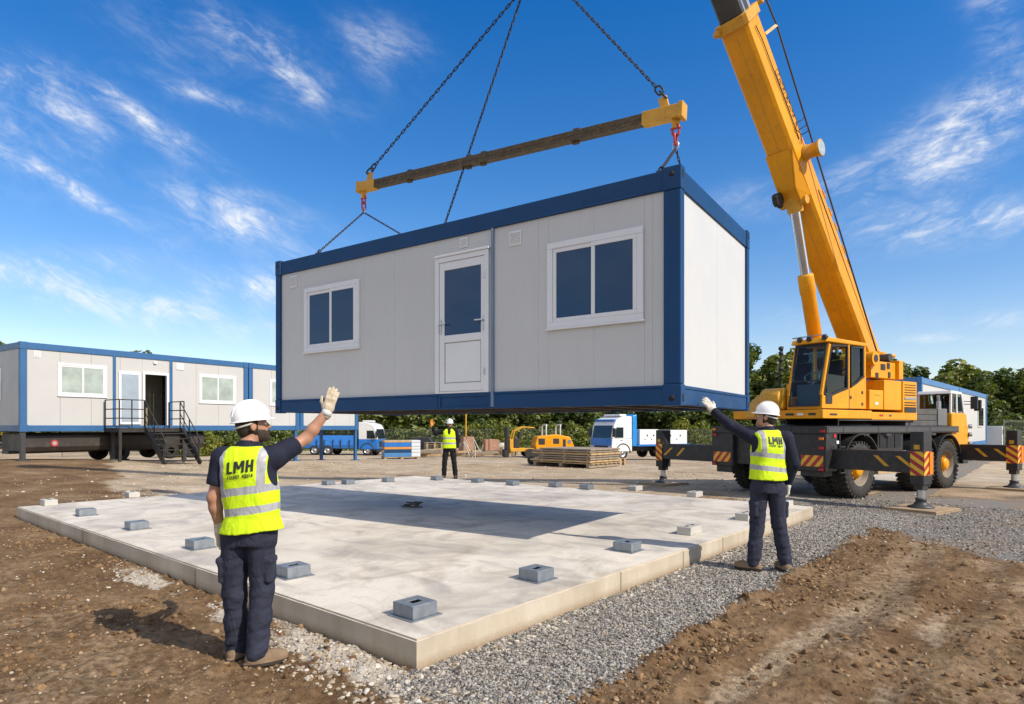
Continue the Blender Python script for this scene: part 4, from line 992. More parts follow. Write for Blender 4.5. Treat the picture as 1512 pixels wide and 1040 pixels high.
# operator cab
oc = thing('operator_cab', None, None); oc.parent = crane
CY0, CY1 = 0.10, 0.92
def sideplate(name, poly, mat, y0, y1, bev=0.012, parent=None):
    return MB().prism([S(*p) for p in poly], 'y', y0, y1).build(name, mat, parent or oc, bev, 2)
low = [(1214, 603), (1279, 604), (1279, 555), (1275, 560), (1266, 567), (1256, 574), (1240, 580), (1227, 586), (1214.5, 583)]
bpy.data.objects.remove(oc)
oc = sideplate('operator_cab', low, YEL, CY0, CY0+0.05, 0.010, crane)
sideplate('far_side_panel', low, YEL, CY1-0.05, CY1, 0.01)
z_top = S(1250, 504)[1]
def pil(a, b, w=0.075, mat=YEL):
    for y in (CY0+0.03, CY1-0.03):
        (x0, z0), (x1, z1) = S(*a), S(*b); MB().bar((x0, y, z0), (x1, y, z1), w, 0.06, (0, 1, 0)).build('cab_pillar', mat, oc, 0.015, 2)
pil((1215, 584), (1226.5, 508), 0.09); pil((1254, 576), (1254, 509), 0.055); pil((1277.5, 557), (1277.5, 509), 0.07)
(xa, _), (xb, _) = S(1222, 508), S(1280, 508)
m = MB(); m.prism([(xa-0.06, z_top-0.07), (xb, z_top-0.07), (xb-0.03, z_top+0.02), (xa+0.02, z_top+0.045)], 'y', CY0-0.015, CY1+0.015); m.build('cab_roof', YEL, oc, 0.03, 3)
xbot = S(1214, 600)[0]; zgl0 = zb1+0.03
m = MB(); m.b2((xbot, CY0+0.052, zb1), (xbot+0.06, CY1-0.052, zb1+0.07)); m.b2((xbot+0.0, CY1-0.055, zb1), (xbot+0.07, CY1-0.002, zb1+0.30)); m.build('front_sill', YEL, oc, 0.01, 2)
def fq(ya, yb, za, zbb, t):   # a quad in the sloping front plane
    (x0, z0), (x1, z1) = S(1213.5, 600), S(1224.5, 506)
    fx = lambda z: x0+(x1-x0)*(z-z0)/(z1-z0)
    a = 0.004
    return [(fx(za)-t, ya, za), (fx(za)-t, yb, za), (fx(zbb)-t, yb, zbb), (fx(zbb)-t, ya, zbb)]
zt2 = z_top-0.08; zm = zb1+0.62
for za, zbb in ((zb1+0.08, zm-0.012), (zm+0.012, zt2)):
    m = MB(); m.add(fq(CY0+0.06, CY1-0.06, za, zbb, 0.012), [(0, 3, 2, 1)]); m.build('windscreen', CLEAR, oc)
for q in ((CY0+0.05, CY0+0.085, zb1+0.06, zt2), (CY1-0.085, CY1-0.05, zb1+0.06, zt2), (CY0+0.085, CY1-0.085, zm-0.014, zm+0.014), (CY0+0.085, CY1-0.085, zt2-0.06, zt2), (CY0+0.085, CY1-0.085, zb1+0.06, zb1+0.09)):
    a, b = fq(*q, 0.02), fq(*q, -0.02); MB().add(a+b, [(0, 3, 2, 1), (4, 5, 6, 7), (0, 1, 5, 4), (1, 2, 6, 5), (2, 3, 7, 6), (3, 0, 4, 7)]).build('windscreen_seal', SEAL, oc)
MB().prism([S(1215.5, 583), S(1227, 585), S(1240, 579), S(1252, 574.5), S(1252, 509), S(1227, 508)], 'y', CY1-0.03, CY1-0.025).build('side_window', CLEAR, oc)
MB().prism([S(1222, 584), S(1227, 585), S(1240, 579), S(1252, 574.5), S(1252, 556), S(1222, 552)], 'y', CY0+0.02, CY0+0.025).build('sliding_window', CLEAR, oc)
MB().prism([S(1256, 573), S(1266, 566), S(1275, 558), S(1275, 512), S(1256, 511)], 'y', CY0+0.02, CY0+0.025).build('quarter_window', CLEAR, oc)
MB().prism([S(1256, 573), S(1266, 566), S(1275, 558), S(1275, 512), S(1256, 511)], 'y', CY1-0.03, CY1-0.025).build('quarter_window', CLEAR, oc)
m = MB()
for a, b in ((((1216.5, 581), (1227.5, 510))), ((1227.5, 510), (1251, 511)), ((1251, 511), (1251, 573)), ((1251, 573), (1228, 583)), ((1228, 583), (1216.5, 581))):
    (x0, z0), (x1, z1) = S(*a), S(*b); m.bar((x0, CY0+0.01, z0), (x1, CY0+0.01, z1), 0.03, 0.05, (0, 1, 0))
m.build('window_seal', SEAL, oc)
m = MB()
for a, b in (((1257, 571), (1266, 565)), ((1266, 565), (1274, 556)), ((1274, 556), (1274, 514)), ((1274, 514), (1257, 513)), ((1257, 513), (1257, 571))):
    (x0, z0), (x1, z1) = S(*a), S(*b); m.bar((x0, CY0+0.01, z0), (x1, CY0+0.01, z1), 0.03, 0.05, (0, 1, 0))
m.build('window_seal', SEAL, oc)
xbk = S(1279, 560)[0]
MB().b2((xbk-0.05, CY0+0.06, zb1), (xbk-0.01, CY1-0.06, zb1+0.75)).build('back_panel', YEL, oc, 0.01, 1)
MB().b2((xbk-0.035, CY0+0.06, zb1+0.76), (xbk-0.03, CY1-0.06, z_top-0.1)).build('rear_window', CLEAR, oc)
MB().b2((xf+0.06, CY0+0.06, zb1+0.001), (xbk-0.06, CY1-0.06, zb1+0.03)).build('cab_floor', SEAL, oc)
m = MB(); xs_ = S(1246, 560)[0]
m.b2((xs_-0.25, 0.28, zb1+0.35), (xs_+0.25, 0.76, zb1+0.48)); m.prism([(xs_+0.13, zb1+0.45), (xs_+0.25, zb1+0.45), (xs_+0.38, zb1+1.12), (xs_+0.28, zb1+1.14)], 'y', 0.30, 0.74); m.b2((xs_+0.27, 0.38, zb1+1.15), (xs_+0.36, 0.66, zb1+1.32)); m.b2((xs_-0.1, 0.4, zb1+0.05), (xs_+0.15, 0.64, zb1+0.35))
m.b2((xs_-0.25, 0.2, zb1+0.60), (xs_+0.15, 0.27, zb1+0.66)); m.b2((xs_-0.25, 0.77, zb1+0.60), (xs_+0.15, 0.84, zb1+0.66))
m.build('driver_seat', SEAL, oc, 0.03, 2)
m = MB(); m.b2((xf+0.22, 0.3, zb1+0.03), (xf+0.40, 0.8, zb1+0.55)); m.tube([(xf+0.42, 0.52, zb1+0.3), (xf+0.34, 0.52, zb1+0.72)], 0.025, 8); m.tube([(xf+0.34+0.06*math.sin(t), 0.52+0.17*math.cos(t), zb1+0.72+0.10*math.sin(t)) for t in np.linspace(0, 6.28, 20, endpoint=False)], 0.015, 6, closed=True); m.build('control_console', paint('console_blue_grey', (0.06, 0.09, 0.14), 0.5), oc, 0.01, 1)
MB().b2(((S(1219, 582)[0]), CY0-0.02, S(1219, 596)[1]), (S(1228, 582)[0], CY0-0.001, S(1219, 581.5)[1])).build('door_grab', SEAL, oc, 0.02, 2)
MB().b2((S(1253.5, 600)[0], CY0-0.003, zb1+0.01), (S(1254.2, 600)[0], CY0+0.001, S(1254, 575)[1])).build('door_seam', SEAL, oc)
for px, py in ((1273, 580), (1273, 597), (1256, 587)): x, z = S(px, py); MB().b2((x-0.03, CY0-0.012, z-0.035), (x+0.03, CY0-0.001, z+0.035)).build('door_catch', SEAL, oc, 0.006, 1)
for px, py, y in ((1221, 503, 0.15), (1178, 503, 0.72), (1229, 502, 0.5)):
    x, z = S(1222, 503); m = MB(); m.cyl((x-0.06, y, z+0.07), (x+0.03, y, z+0.07), 0.055, n=12); m.cyl((x, y, z+0.03), (x, y, z+0.06), 0.015, n=6); m.build('work_lamp', SEAL, oc)
m = MB(); m.tube([(xa-0.02, 0.1, z_top+0.09), (xa-0.02, 0.9, z_top+0.09), (xa+0.5, 0.9, z_top+0.09)], 0.012, 6); m.tube([(xa-0.02, 0.12, z_top), (xa-0.02, 0.12, z_top+0.09)], 0.012, 6); m.build('roof_rail', STEEL, oc)
x, z = S(1228, 515); m = MB(); m.b2((x+0.02, CY0-0.10, z-0.16), (x+0.10, CY0-0.06, z+0.02)); m.tube([(x+0.06, CY0-0.08, z), (x, CY0, z+0.06)], 0.012, 6); m.build('cab_mirror', SEAL, oc, 0.02, 2)
# engine housing and its louvres
def sbox(name, pa, pb, y0, y1, mat=YEL, parent=None, bev=0.015):
    (x0, z1), (x1, z0) = S(*pa), S(*pb); return MB().b2((x0, y0, z0), (x1, y1, z1)).build(name, mat, parent or crane, bev, 2)
eh = sbox('engine_housing', (1305, 561), (1330.5, 606), 0.09, 2.2)
sbox('housing_step', (1284, 575.5), (1304.4, 605), 0.10, 0.9, parent=eh); sbox('housing_back', (1284.5, 560), (1304.6, 604), 0.91, 2.2, parent=eh)
sbox('grille_panel', (1331.3, 563), (1352, 617), 0.07, 2.2, parent=eh)
for i in range(10):
    py = 568+i*3.7
    if i in (5, 6):
        if i == 5: sbox('grille_plate', (1333.5, py), (1350, py+4.4), 0.055, 0.0695, paint('plain_grey', (0.3, 0.3, 0.29), 0.5), eh, 0.002)
    else: sbox('louvre', (1333.5, py), (1350, py+1.8), 0.055, 0.0695, HOLE, eh, 0.0)
sbox('grille_mesh', (1333.5, 602), (1350, 609.5), 0.055, 0.0695, SEAL, eh, 0.0)
x, z = S(1294, 596); MB().b2((x-0.07, 0.09, z-0.03), (x+0.07, 0.099, z+0.03)).build('maker_plate', WHITEP, eh); x, z = S(1296, 583); MB().b2((x-0.13, 0.09, z-0.012), (x+0.13, 0.099, z+0.012)).build('maker_plate', YELOLD, eh)
# boom foot, winch
BF = P(1275, 530, 16.54); TIPD = (TIP-BF).normalized()
BFl = CI @ BF
m = MB(); wx, wz = S(1318, 540); 
m.prism([(BFl.x-0.55, zb1), (BFl.x+0.5, zb1), (BFl.x+0.45, BFl.z-0.15), (BFl.x+0.25, BFl.z+0.12), (BFl.x-0.1, BFl.z+0.15), (BFl.x-0.4, BFl.z-0.3)], 'y', 0.78, 0.86)
m.prism([(BFl.x-0.55, zb1), (BFl.x+0.5, zb1), (BFl.x+0.45, BFl.z-0.15), (BFl.x+0.25, BFl.z+0.12), (BFl.x-0.1, BFl.z+0.15), (BFl.x-0.4, BFl.z-0.3)], 'y', 1.66, 1.74)
m.cyl((BFl.x, 0.72, BFl.z), (BFl.x, 1.8, BFl.z), 0.13, n=20); m.build('boom_foot', YEL, crane, 0.012, 2)
wn = MB(); (x0, z1), (x1, z0) = S(1296, 527), S(1341, 560)
wn.b2((x0+0.1, 0.30, z0), (x1-0.2, 0.74, z1-0.06)); wn.b2((x1-0.19, 0.22, z0-0.0), (x1+0.02, 0.95, z1)); wn.cyl((x0+0.12, 0.2, z1-0.02), (x0+0.12, 0.98, z1-0.02), 0.17, n=20); 
wb_ = wn.build('winch', YEL, crane, 0.012, 2)
m = MB(); m.cyl((x1-0.45, 0.3, z1+0.06), (x1-0.45, 0.9, z1+0.06), 0.10, n=16); m.build('rope_drum', DARKST, wb_)
m = MB(); m.lathe([(0.06, 0), (0.06, 0.08), (0.14, 0.1), (0.14, 0.16), (0.10, 0.18), (0.001, 0.18)], (x1-0.2, 0.45, z1-0.01), (0, 0, 1), 16); m.build('filler_cap', YEL, wb_)
MB().cyl((x0+0.12, 0.19, z1-0.02), (x0+0.12, 0.201, z1-0.02), 0.09, n=16).build('drum_cap', SEAL, wb_)
for dx, dz, a in ((0.55, -0.18, 0.2), (0.85, -0.14, 0.12), (0.9, -0.36, 0.1), (0.3, -0.4, 0.12)): MB().b2((x0+dx, 0.285 if x0+dx < x1-0.3 else 0.205, z1+dz-0.08), (x0+dx+a, 0.299 if x0+dx < x1-0.3 else 0.219, z1+dz+0.06)).build('winch_opening', SEAL, wb_)
m = MB(); m.lathe([(0.001, 0), (0.22, 0.0), (0.25, 0.03), (0.25, 0.48), (0.22, 0.5), (0.001, 0.5)], (-1.38, 0.98, 2.24), (0, 1, 0), 28); m.prism([(-1.75, zb0+0.03), (-0.9, zb0+0.03), (-0.9, 2.3), (-1.3, 2.36), (-1.7, 2.05)], 'y', 1.52, 1.75); m.build('cylinder_foot', YELOLD, crane, 0.01, 1)
for k in range(4):
    y_ = 1.0+0.09*k; MB().tube([(0.3+0.1*k, y_, 2.15), (0.75, y_+0.05, 2.75+0.06*k), (1.35, y_+0.1, 3.0+0.05*k), (2.0, y_+0.1, 3.3)], 0.022, 6).build('hydraulic_hose', SEAL, crane)
MB().tube([(-0.9, 0.03, 1.64), (-0.9, 0.03, 1.76), (2.3, 0.03, 1.76), (2.3, 0.03, 1.64)], 0.014, 6).build('deck_rail', DARKST, crane)
for x_ in (0.1, 1.1, 2.6, 3.4): MB().b2((x_, -0.014, 1.40), (x_+0.22, -0.002, 1.455)).build('deck_bracket', DARKST, crane)
m = MB(); m.tube([CI @ P(1150, 590, 15.6), CI @ P(1151, 540, 15.6), CI @ P(1156, 512, 15.6)], 0.022, 6)
for py in (545, 532, 522, 515): p = CI @ P(1153, py, 15.6); m.ball(p, 0.06, 6)
m.tube([CI @ P(1150, 590, 15.6), CI @ P(1163, 606, 15.6)], 0.03, 6)
m.build('antenna_mast', SEAL, crane)
# --- boom (worked out in world space, then brought into the crane's own space)
fh = Vector((TIPD.x, TIPD.y, 0)).normalized(); nb = Vector((-fh.y, fh.x, 0))     # lateral
if nb.dot(-BF) < 0: nb = -nb
ub_ = TIPD.cross(nb); ub_ = ub_ if ub_.z > 0 else -ub_                               # upper side normal
def bpt(s, n=0, u=0): return BF+TIPD*s+nb*n+ub_*u
def sect(m, s0, s1, w0, h0, w1, h1, mi=0, ch=0.10):
    vs = []
    for s, w, h in ((s0, w0, h0), (s1, w1, h1)):
        c = min(w, h)*ch
        for a, b in ((-w/2+c, -h/2), (w/2-c, -h/2), (w/2, -h/2+c), (w/2, h/2-c), (w/2-c, h/2), (-w/2+c, h/2), (-w/2, h/2-c), (-w/2, -h/2+c)):
            vs.append(bpt(s, a, b))
    fs = [(i, (i+1) % 8, 8+(i+1) % 8, 8+i) for i in range(8)]+[tuple(range(7, -1, -1)), tuple(range(8, 16))]
    return m.add(vs, fs, mi)
LEN = (TIP-BF).length; SY = LEN*0.532
boom = sect(MB(), -0.35, SY-0.1, 0.66, 0.66, 0.60, 0.62).xf(CI).build('boom', YEL, crane, 0.006, 1)
bmesh_fix = []
m = MB(); sect(m, SY-0.1, SY+0.1, 0.70, 0.72, 0.70, 0.72); m.bar(bpt(SY, -0.34, -0.4), bpt(SY, -0.2, -0.4), 0.1, 0.1); m.bar(bpt(SY+0.05, 0.3, 0.38), bpt(SY+0.05, 0.42, 0.38), 0.08, 0.08); m.xf(CI).build('boom_collar', YELOLD, boom, 0.01, 1)
INNER = paint('boom_inner_steel', (0.06, 0.058, 0.055), 0.4, 0.4, var=0.25, vscale=2, dirt=0.3, dirtc=(0.15, 0.13, 0.1))
m = MB(); sect(m, SY+0.1, LEN*0.8, 0.50, 0.54, 0.48, 0.50); m.xf(CI).build('boom_extension', INNER, boom)
m = MB(); m.bar(bpt(SY+0.1, 0.251, 0.13), bpt(LEN*0.8, 0.24, 0.13), 0.01, 0.10, tuple(ub_)); m.bar(bpt(SY+0.1, 0.251, -0.1), bpt(LEN*0.8, 0.24, -0.1), 0.01, 0.06, tuple(ub_)); m.xf(CI).build('wear_strip', STEEL, boom)
m = MB(); sect(m, LEN*0.8, LEN*1.0, 0.40, 0.44, 0.38, 0.40); m.xf(CI).build('boom_extension', INNER, boom)
m = MB(); m.cyl(bpt(LEN+0.1, -0.22, -0.1), bpt(LEN+0.1, 0.22, -0.1), 0.30, n=24); m.bar(bpt(LEN-0.3, 0.24), bpt(LEN+0.3, 0.24, -0.1), 0.03, 0.5, tuple(ub_)); m.bar(bpt(LEN-0.3, -0.24), bpt(LEN+0.3, -0.24, -0.1), 0.03, 0.5, tuple(ub_)); m.xf(CI).build('boom_head', YEL, boom)
MB().bar(bpt(0.3, 0.02, -0.331), bpt(SY-0.2, 0.02, -0.312), 0.02, 0.006, tuple(ub_)).xf(CI).build('weld_seam', YELOLD, boom)
# lift cylinder bracket, rod and barrel
def s_at(py):   # boom parameter whose image row is py
    lo, hi = 0.0, LEN
    for _ in range(50):
        k = (lo+hi)/2; p = bpt(k); y = HY-(p.z-CAMH)/p.y*F_PX
        lo, hi = (k, hi) if y > py else (lo, k)
    return lo
sA = s_at(262); sB = s_at(215); sC = s_at(285)
m = MB()
for n in (-0.34, 0.34):
    nn_ = n*0.62; vs = [bpt(sC+0.05, n, -0.33), bpt(sC+0.05, nn_, -0.56), bpt(sA, nn_, -0.58), bpt(sB, n*0.9, -0.335)]
    vs += [v+nb*(0.04 if n < 0 else -0.04) for v in vs]
    m.add(vs, [(0, 1, 2, 3), (7, 6, 5, 4), (0, 4, 5, 1), (1, 5, 6, 2), (2, 6, 7, 3), (3, 7, 4, 0)])
vs = [bpt(sC+0.05, -0.19, -0.56), bpt(sC+0.05, 0.19, -0.56), bpt(sA, 0.19, -0.58), bpt(sA, -0.19, -0.58), bpt(sB, 0.28, -0.335), bpt(sB, -0.28, -0.335)]
m.add(vs, [(0, 1, 2, 3), (3, 2, 4, 5)])
m.xf(CI).build('cylinder_bracket', YEL, boom, 0.006, 1)
top = bpt(sC+0.02, 0, -0.46); foot = P(1219, 600, 15.35)
dd = (foot-top).normalized(); ll = (foot-top).length
kr = 0.0
for i in range(200):     # where the rod enters the barrel
    p = top+dd*(ll*i/200); y = HY-(p.z-CAMH)/p.y*F_PX
    if y > 404: kr = i/200; break
m = MB(); m.cyl(top-dd*0.12, top+dd*0.22, 0.17, n=20); m.cyl(top-nb*0.3, top+nb*0.3, 0.10, n=16); m.xf(CI).build('cylinder_head', YELOLD, boom)
MB().cyl(top+dd*0.15, top+dd*(ll*kr+0.1), 0.105, n=24).xf(CI).build('cylinder_rod', paint('chrome_rod', (0.75, 0.76, 0.78), 0.14, 1.0, var=0.05), boom)
m = MB(); q = top+dd*ll*kr; m.lathe([(0.11, 0), (0.165, 0.01), (0.175, 0.05), (0.175, 0.45), (0.16, 0.47), (0.16, ll*(1-kr)), (0.001, ll*(1-kr))], q, dd, 28); m.xf(CI).build('cylinder_barrel', YEL, boom)
# side drum, hose reel, pipework and marks on the boom's right side
sD = s_at(240)+0.05
m = MB(); c = bpt(sD, 0.31, 0.12); m.lathe([(0.17, 0), (0.17, 0.05), (0.15, 0.07), (0.15, 0.30), (0.185, 0.32), (0.185, 0.36), (0.165, 0.37)], c, nb, 28); m.xf(CI).build('side_drum', YELOLD, boom)
m = MB(); m.lathe([(0.165, 0.365), (0.001, 0.367)], c, nb, 28); m.xf(CI).build('drum_face', paint('drum_disc', (0.38, 0.45, 0.5), 0.4, var=0.3, vscale=14), boom)
sE = s_at(268); c = bpt(sE, -0.18, -0.72); m = MB(); m.cyl(c-nb*0.06, c+nb*0.06, 0.15, n=18); m.ball(c+ub_*-0.06+TIPD*0.1, 0.08, 6); m.ball(c-TIPD*0.14, 0.07, 6); m.bar(c, c+ub_*0.35, 0.06, 0.06); m.xf(CI).build('hose_reel', SEAL, boom)
m = MB(); h = 0.312
m.tube([bpt(s_at(y), h+0.012, n) for y, n in ((48, -0.04), (70, 0.02), (120, 0.03), (180, 0.05), (215, 0.06))], 0.010, 6)
m.tube([bpt(s_at(y), h+0.012, n) for y, n in ((290, 0.10), (340, 0.10), (420, 0.08), (505, 0.05))], 0.008, 6)
m.xf(CI).build('hydraulic_pipe', DARKST, boom)
m = MB()
def mark(s0, s1, u0, u1, t=0.012):
    m.bar(bpt(s0, h, u0), bpt(s1, h, u1), t, 0.004, tuple(nb))
a, b = s_at(118), s_at(195)
for s0, s1, u0, u1 in ((a, b, 0.10, 0.10), (a, b, 0.25, 0.25), (a, a, 0.10, 0.25), (b, b, 0.10, 0.25)): mark(s0, s1, u0, u1)
random.seed(5)
for i in range(10):
    s = a+(b-a)*(0.08+0.085*i); k = abs(b-a)*0.055*(-1 if b < a else 1)
    mark(s, s, 0.13, 0.22); 
    if i % 3 != 1: mark(s, s+k, 0.22, 0.22)
    if i % 2: mark(s, s+k, 0.175, 0.175)
    if i % 3: mark(s+k, s+k, 0.13 if i % 2 else 0.175, 0.22)
m.xf(CI).build('side_marking', SEAL, boom)
m = MB()
for y in (196, 206, 214):
    s = s_at(y); m.tube([bpt(s, 0.30, 0.2), bpt(s, 0.42, 0.3), bpt(s, 0.40, 0.45)], 0.010, 5)
m.tube([bpt(s_at(222), h+0.02, 0.05), bpt(s_at(210), h+0.05, 0.12), bpt(s_at(200), h+0.03, 0.02), bpt(s_at(196), h+0.02, 0.2)], 0.009, 6)
m.xf(CI).build('rope_guide', SEAL, boom)
for y in (305, 330, 352, 385, 405): s = s_at(y); m = MB(); m.bar(bpt(s, h, 0.27), bpt(s, h, 0.36), 0.03, 0.02); m.bar(bpt(s-0.1, 0.28, 0.36), bpt(s+0.12, 0.28, 0.36), 0.03, 0.02); m.xf(CI).build('pipe_clip', YELOLD, boom)
rp = CM @ Vector((x1-0.45, 0.6, z1+0.15))
m = MB(); m.tube([rp, bpt(LEN*0.50, 0.40, 0.62), bpt(LEN+0.15, 0.1, 0.25), bpt(LEN+0.35, 0.05, -0.2), HOOK+Vector((0.03, 0, 0.7))], 0.019, 6); m.xf(CI).build('hoist_rope', DARKST, crane)
m = MB(); m.bar(bpt(LEN*0.50, 0.28, 0.3), bpt(LEN*0.50, 0.40, 0.62), 0.03, 0.06); m.xf(CI).build('rope_support', YELOLD, boom)
# --- outriggers
MAT_PAD = paint('plywood_mat', (0.34, 0.245, 0.15), 0.85, var=0.25, vscale=3, dirt=0.4, dirtc=(0.2, 0.15, 0.1))
def outrigger(a, side, out, lab):
    d = -1 if side == 0 else 1; y0 = 0.0 if side == 0 else CW; ye = y0+d*out
    o = MB().bar((a, y0-d*0.6, 0.93), (a, ye+d*0.10, 0.93), 0.30, 0.42).build('outrigger', BLACKP, crane, 0.012, 2)
    o['label'] = lab
    z = 0.93
    for k, (q, ln) in enumerate(((0.30, 0.26), (0.72, 0.22))):
        for s in (-1, 1):
            m = MB(); yy = ye-d*q
            m.add([(a+s*0.153, yy, z+0.11), (a+s*0.153, yy-0.09, z+0.11), (a+s*0.153, yy-0.09+d*ln, z-0.10), (a+s*0.153, yy+d*ln, z-0.10)], [(0, 1, 2, 3)] if s*d < 0 else [(3, 2, 1, 0)])
            m.build('yellow_dash', YELOLD, o)
    m = MB(); m.b2((a-0.17, ye-0.02 if d > 0 else ye-0.22, 0.5), (a+0.17, ye+0.22 if d > 0 else ye+0.02, 1.52)); m.b2((a-0.12, min(ye+d*0.02, ye+d*0.18), 0.40), (a+0.12, max(ye+d*0.02, ye+d*0.18), 0.52)); m.build('jack_post', BLACKP, o, 0.012, 2)
    for nx in (-1, 1):
        w = MB().b2((-0.003, -0.115, 0), (0.003, 0.115, 0.46)).build('warning_plate', WARN2, o); w.location = (a+nx*0.1745, ye+d*0.10, 0.68)
    w = MB().b2((-0.16, -0.003, 0), (0.16, 0.003, 0.46)).build('warning_plate', WARN2, o); w.location = (a, ye+d*0.2245, 0.68)
    MB().b2((a-0.1785, ye+d*0.10-0.05, 1.18), (a-0.171, ye+d*0.10+0.05, 1.27)).build('yellow_tab', YELOLD, o)
    yc = ye+d*0.10
    m = MB(); m.b2((a+0.03, ye+d*0.225 if d > 0 else ye+d*0.245, 0.70), (a+0.17, ye+d*0.245 if d > 0 else ye+d*0.225, 1.12)); m.build('reflector', AMBER, o)
    MB().cyl((a, yc, 0.15), (a, yc, 0.5), 0.068, n=20).build('jack_rod', STEEL, o)
    m = MB(); m.lathe([(0.23, 0.065), (0.23, 0.078), (0.13, 0.11), (0.085, 0.19), (0.10, 0.20), (0.10, 0.235), (0.08, 0.24), (0.001, 0.24)], (a, yc, 0), (0, 0, 1), 28)
    m.build('jack_foot', DARKST, o)
    return CM @ Vector((a, yc, 0))
sup = [outrigger(-1.0, 0, 1.55, 'near outrigger with red and yellow plate in front of the rear wheel'), outrigger(-1.0, 1, 1.9, 'outrigger on the far side of the tail'), outrigger(5.35, 0, 1.0, 'outrigger beside the front of the carrier'), outrigger(5.35, 1, 1.0, 'far front outrigger')]
for p, lab in zip(sup[:3], ('square plywood mat under the near crane outrigger', 'dark plywood mat under the outrigger foot behind the slab', 'plywood mat under the outrigger foot beside the crane front')):
    t = thing('outrigger_mat', lab, 'mat', (p.x, p.y, hz(p.x, p.y)-0.01), XC, 'plywood mats under the outriggers')
    MB().b2((-0.52, -0.48, 0.0), (0.52, 0.48, 0.03)).build('lower_board', MAT_PAD, t, 0.004, 1); MB().b2((-0.50, -0.47, 0.033), (0.51, 0.46, 0.068)).build('upper_board', MAT_PAD, t, 0.004, 1)
# ================================================================ raised cabin row on the left
LC = Vector((-16.4, 21.0, 0)); XL = Vector((0.552, 0.834, 0)).normalized(); YL = Vector((-XL.y, XL.x, 0))
ZB, ZT = 1.45, 4.46
CURT = paint('pale_green_blind', (0.36, 0.42, 0.38), 0.12, var=0.35, vscale=1.6)
WALL2 = paint('cabin_row_panel', (0.47, 0.465, 0.45), 0.5, var=0.05, vscale=0.8, dirt=0.06, dirtc=(0.45, 0.42, 0.36))
BLUE2 = paint('cabin_row_blue', (0.030, 0.115, 0.27), 0.42, var=0.12, vscale=1.0, dirt=0.12, dirtc=(0.07, 0.08, 0.1))
INSIDE = paint('dim_interior', (0.30, 0.26, 0.18), 0.8, var=0.3)
def simple_cabin(name, label, org, xd, ln, dp, zb, zt, posts, wallm, bluem, door=None, group=None):
    t = thing(name, label, 'cabin', (org.x, org.y, zb), xd, group)
    h = zt-zb; f = 0.20
    boxes('corner_post', bluem, t, [((x, y, 0.24), (x+0.20, y+0.16, h-0.24)) for x in (0, ln-0.20) for y in (0, dp-0.16)], 0.012)
    boxes('corner_casting', bluem, t, [((x-0.01, y-0.01, z), (x+0.22, y+0.17, z+0.25)) for x in (0, ln-0.21) for y in (0, dp-0.16) for z in (-0.01, h-0.24)], 0.012)
    boxes('mid_post', bluem, t, [((p-0.05, 0.01, 0.22), (p+0.05, 0.10, h-0.22)) for p in posts], 0.006)
    for z0, z1 in ((0.0, 0.21), (h-0.22, h)):
        boxes('frame_rail', bluem, t, [((0.215, 0.012, z0), (ln-0.215, 0.11, z1)), ((0.215, dp-0.11, z0), (ln-0.215, dp-0.012, z1))]+[((x, 0.165, z0), (x+0.1, dp-0.165, z1)) for x in (0.012, ln-0.112)], 0.008)
    m = MB(); xs = [0.2]
    while xs[-1] < ln-1.4: xs.append(xs[-1]+0.98)
    xs.append(ln-0.2)
    do = door or (-9, -9)
    for a, b in zip(xs[:-1], xs[1:]):
        segs = [(a, b)]
        if a < do[1] and b > do[0]: segs = [(a, min(b, do[0]))]*(a < do[0])+[(max(a, do[1]), b)]*(b > do[1])
        for p, q in segs:
            if q-p > 0.02: m.b2((p+0.003, 0.05, 0.21), (q-0.003, 0.10, h-0.22))
    if door: m.b2((do[0], 0.05, 2.28), (do[1], 0.10, h-0.22))
    m.build('long_wall', wallm, t, 0.002, 1)
    boxes('end_wall', wallm, t, [((x, 0.165, 0.21), (x+0.05, dp-0.165, h-0.22)) for x in (0.03, ln-0.08)])
    MB().b2((0.2, dp-0.10, 0.21), (ln-0.2, dp-0.05, h-0.22)).build('rear_wall', wallm, t)
    MB().b2((0.12, 0.12, h-0.10), (ln-0.12, dp-0.12, h-0.02)).build('roof', wallm, t)
    MB().b2((0.12, 0.12, 0.03), (ln-0.12, dp-0.12, 0.15)).build('floor_frame', DARKST, t)
    return t
lw = Wall((LC.x, LC.y, ZB), XL); LT, LZ = lw.t, lw.z
L1 = LT(366)+0.02; L2 = LT(529)
cabA = simple_cabin('site_cabin', 'long raised site cabin with open white door and blue frame at the left edge', LC, XL, L1, 3.0, ZB, ZT, [LT(169.5), LT(253)], WALL2, BLUE2, door=(LT(211), LT(250)))
make_window(cabA, LT(86), LT(158.5), LZ(86, 584.5), LZ(158, 541), 0.05, CURT)
make_window(cabA, LT(295), LT(349), LZ(295, 595), LZ(349, 556), 0.05, CURT)
vent_part(cabA, LT(51), LT(61), LZ(56, 528), LZ(56, 518), 0.05)
MB().b2((LT(261), 0.02, LZ(261, 546)), (LT(272), 0.049, LZ(266, 537))).build('vent_box', UPVC, cabA, 0.01, 1)
MB().b2((LT(227), -0.02, LZ(228, 537.5)), (LT(232), 0.05, LZ(228, 534))).build('wall_lamp', UPVC, cabA, 0.008, 1)
xa, xb = LT(176), LT(208); m = MB(); m.b2((xa, 0.0, 0.25), (xb, 0.049, 2.25)); dw = m.build('glazed_panel', UPVC, cabA, 0.006, 1)
MB().b2((xa+0.08, -0.006, 0.35), (xb-0.08, 0.002, 2.15)).build('pane', paint('dusty_glass', (0.30, 0.36, 0.42), 0.12, var=0.15), dw)
x0, x1 = LT(211), LT(250)
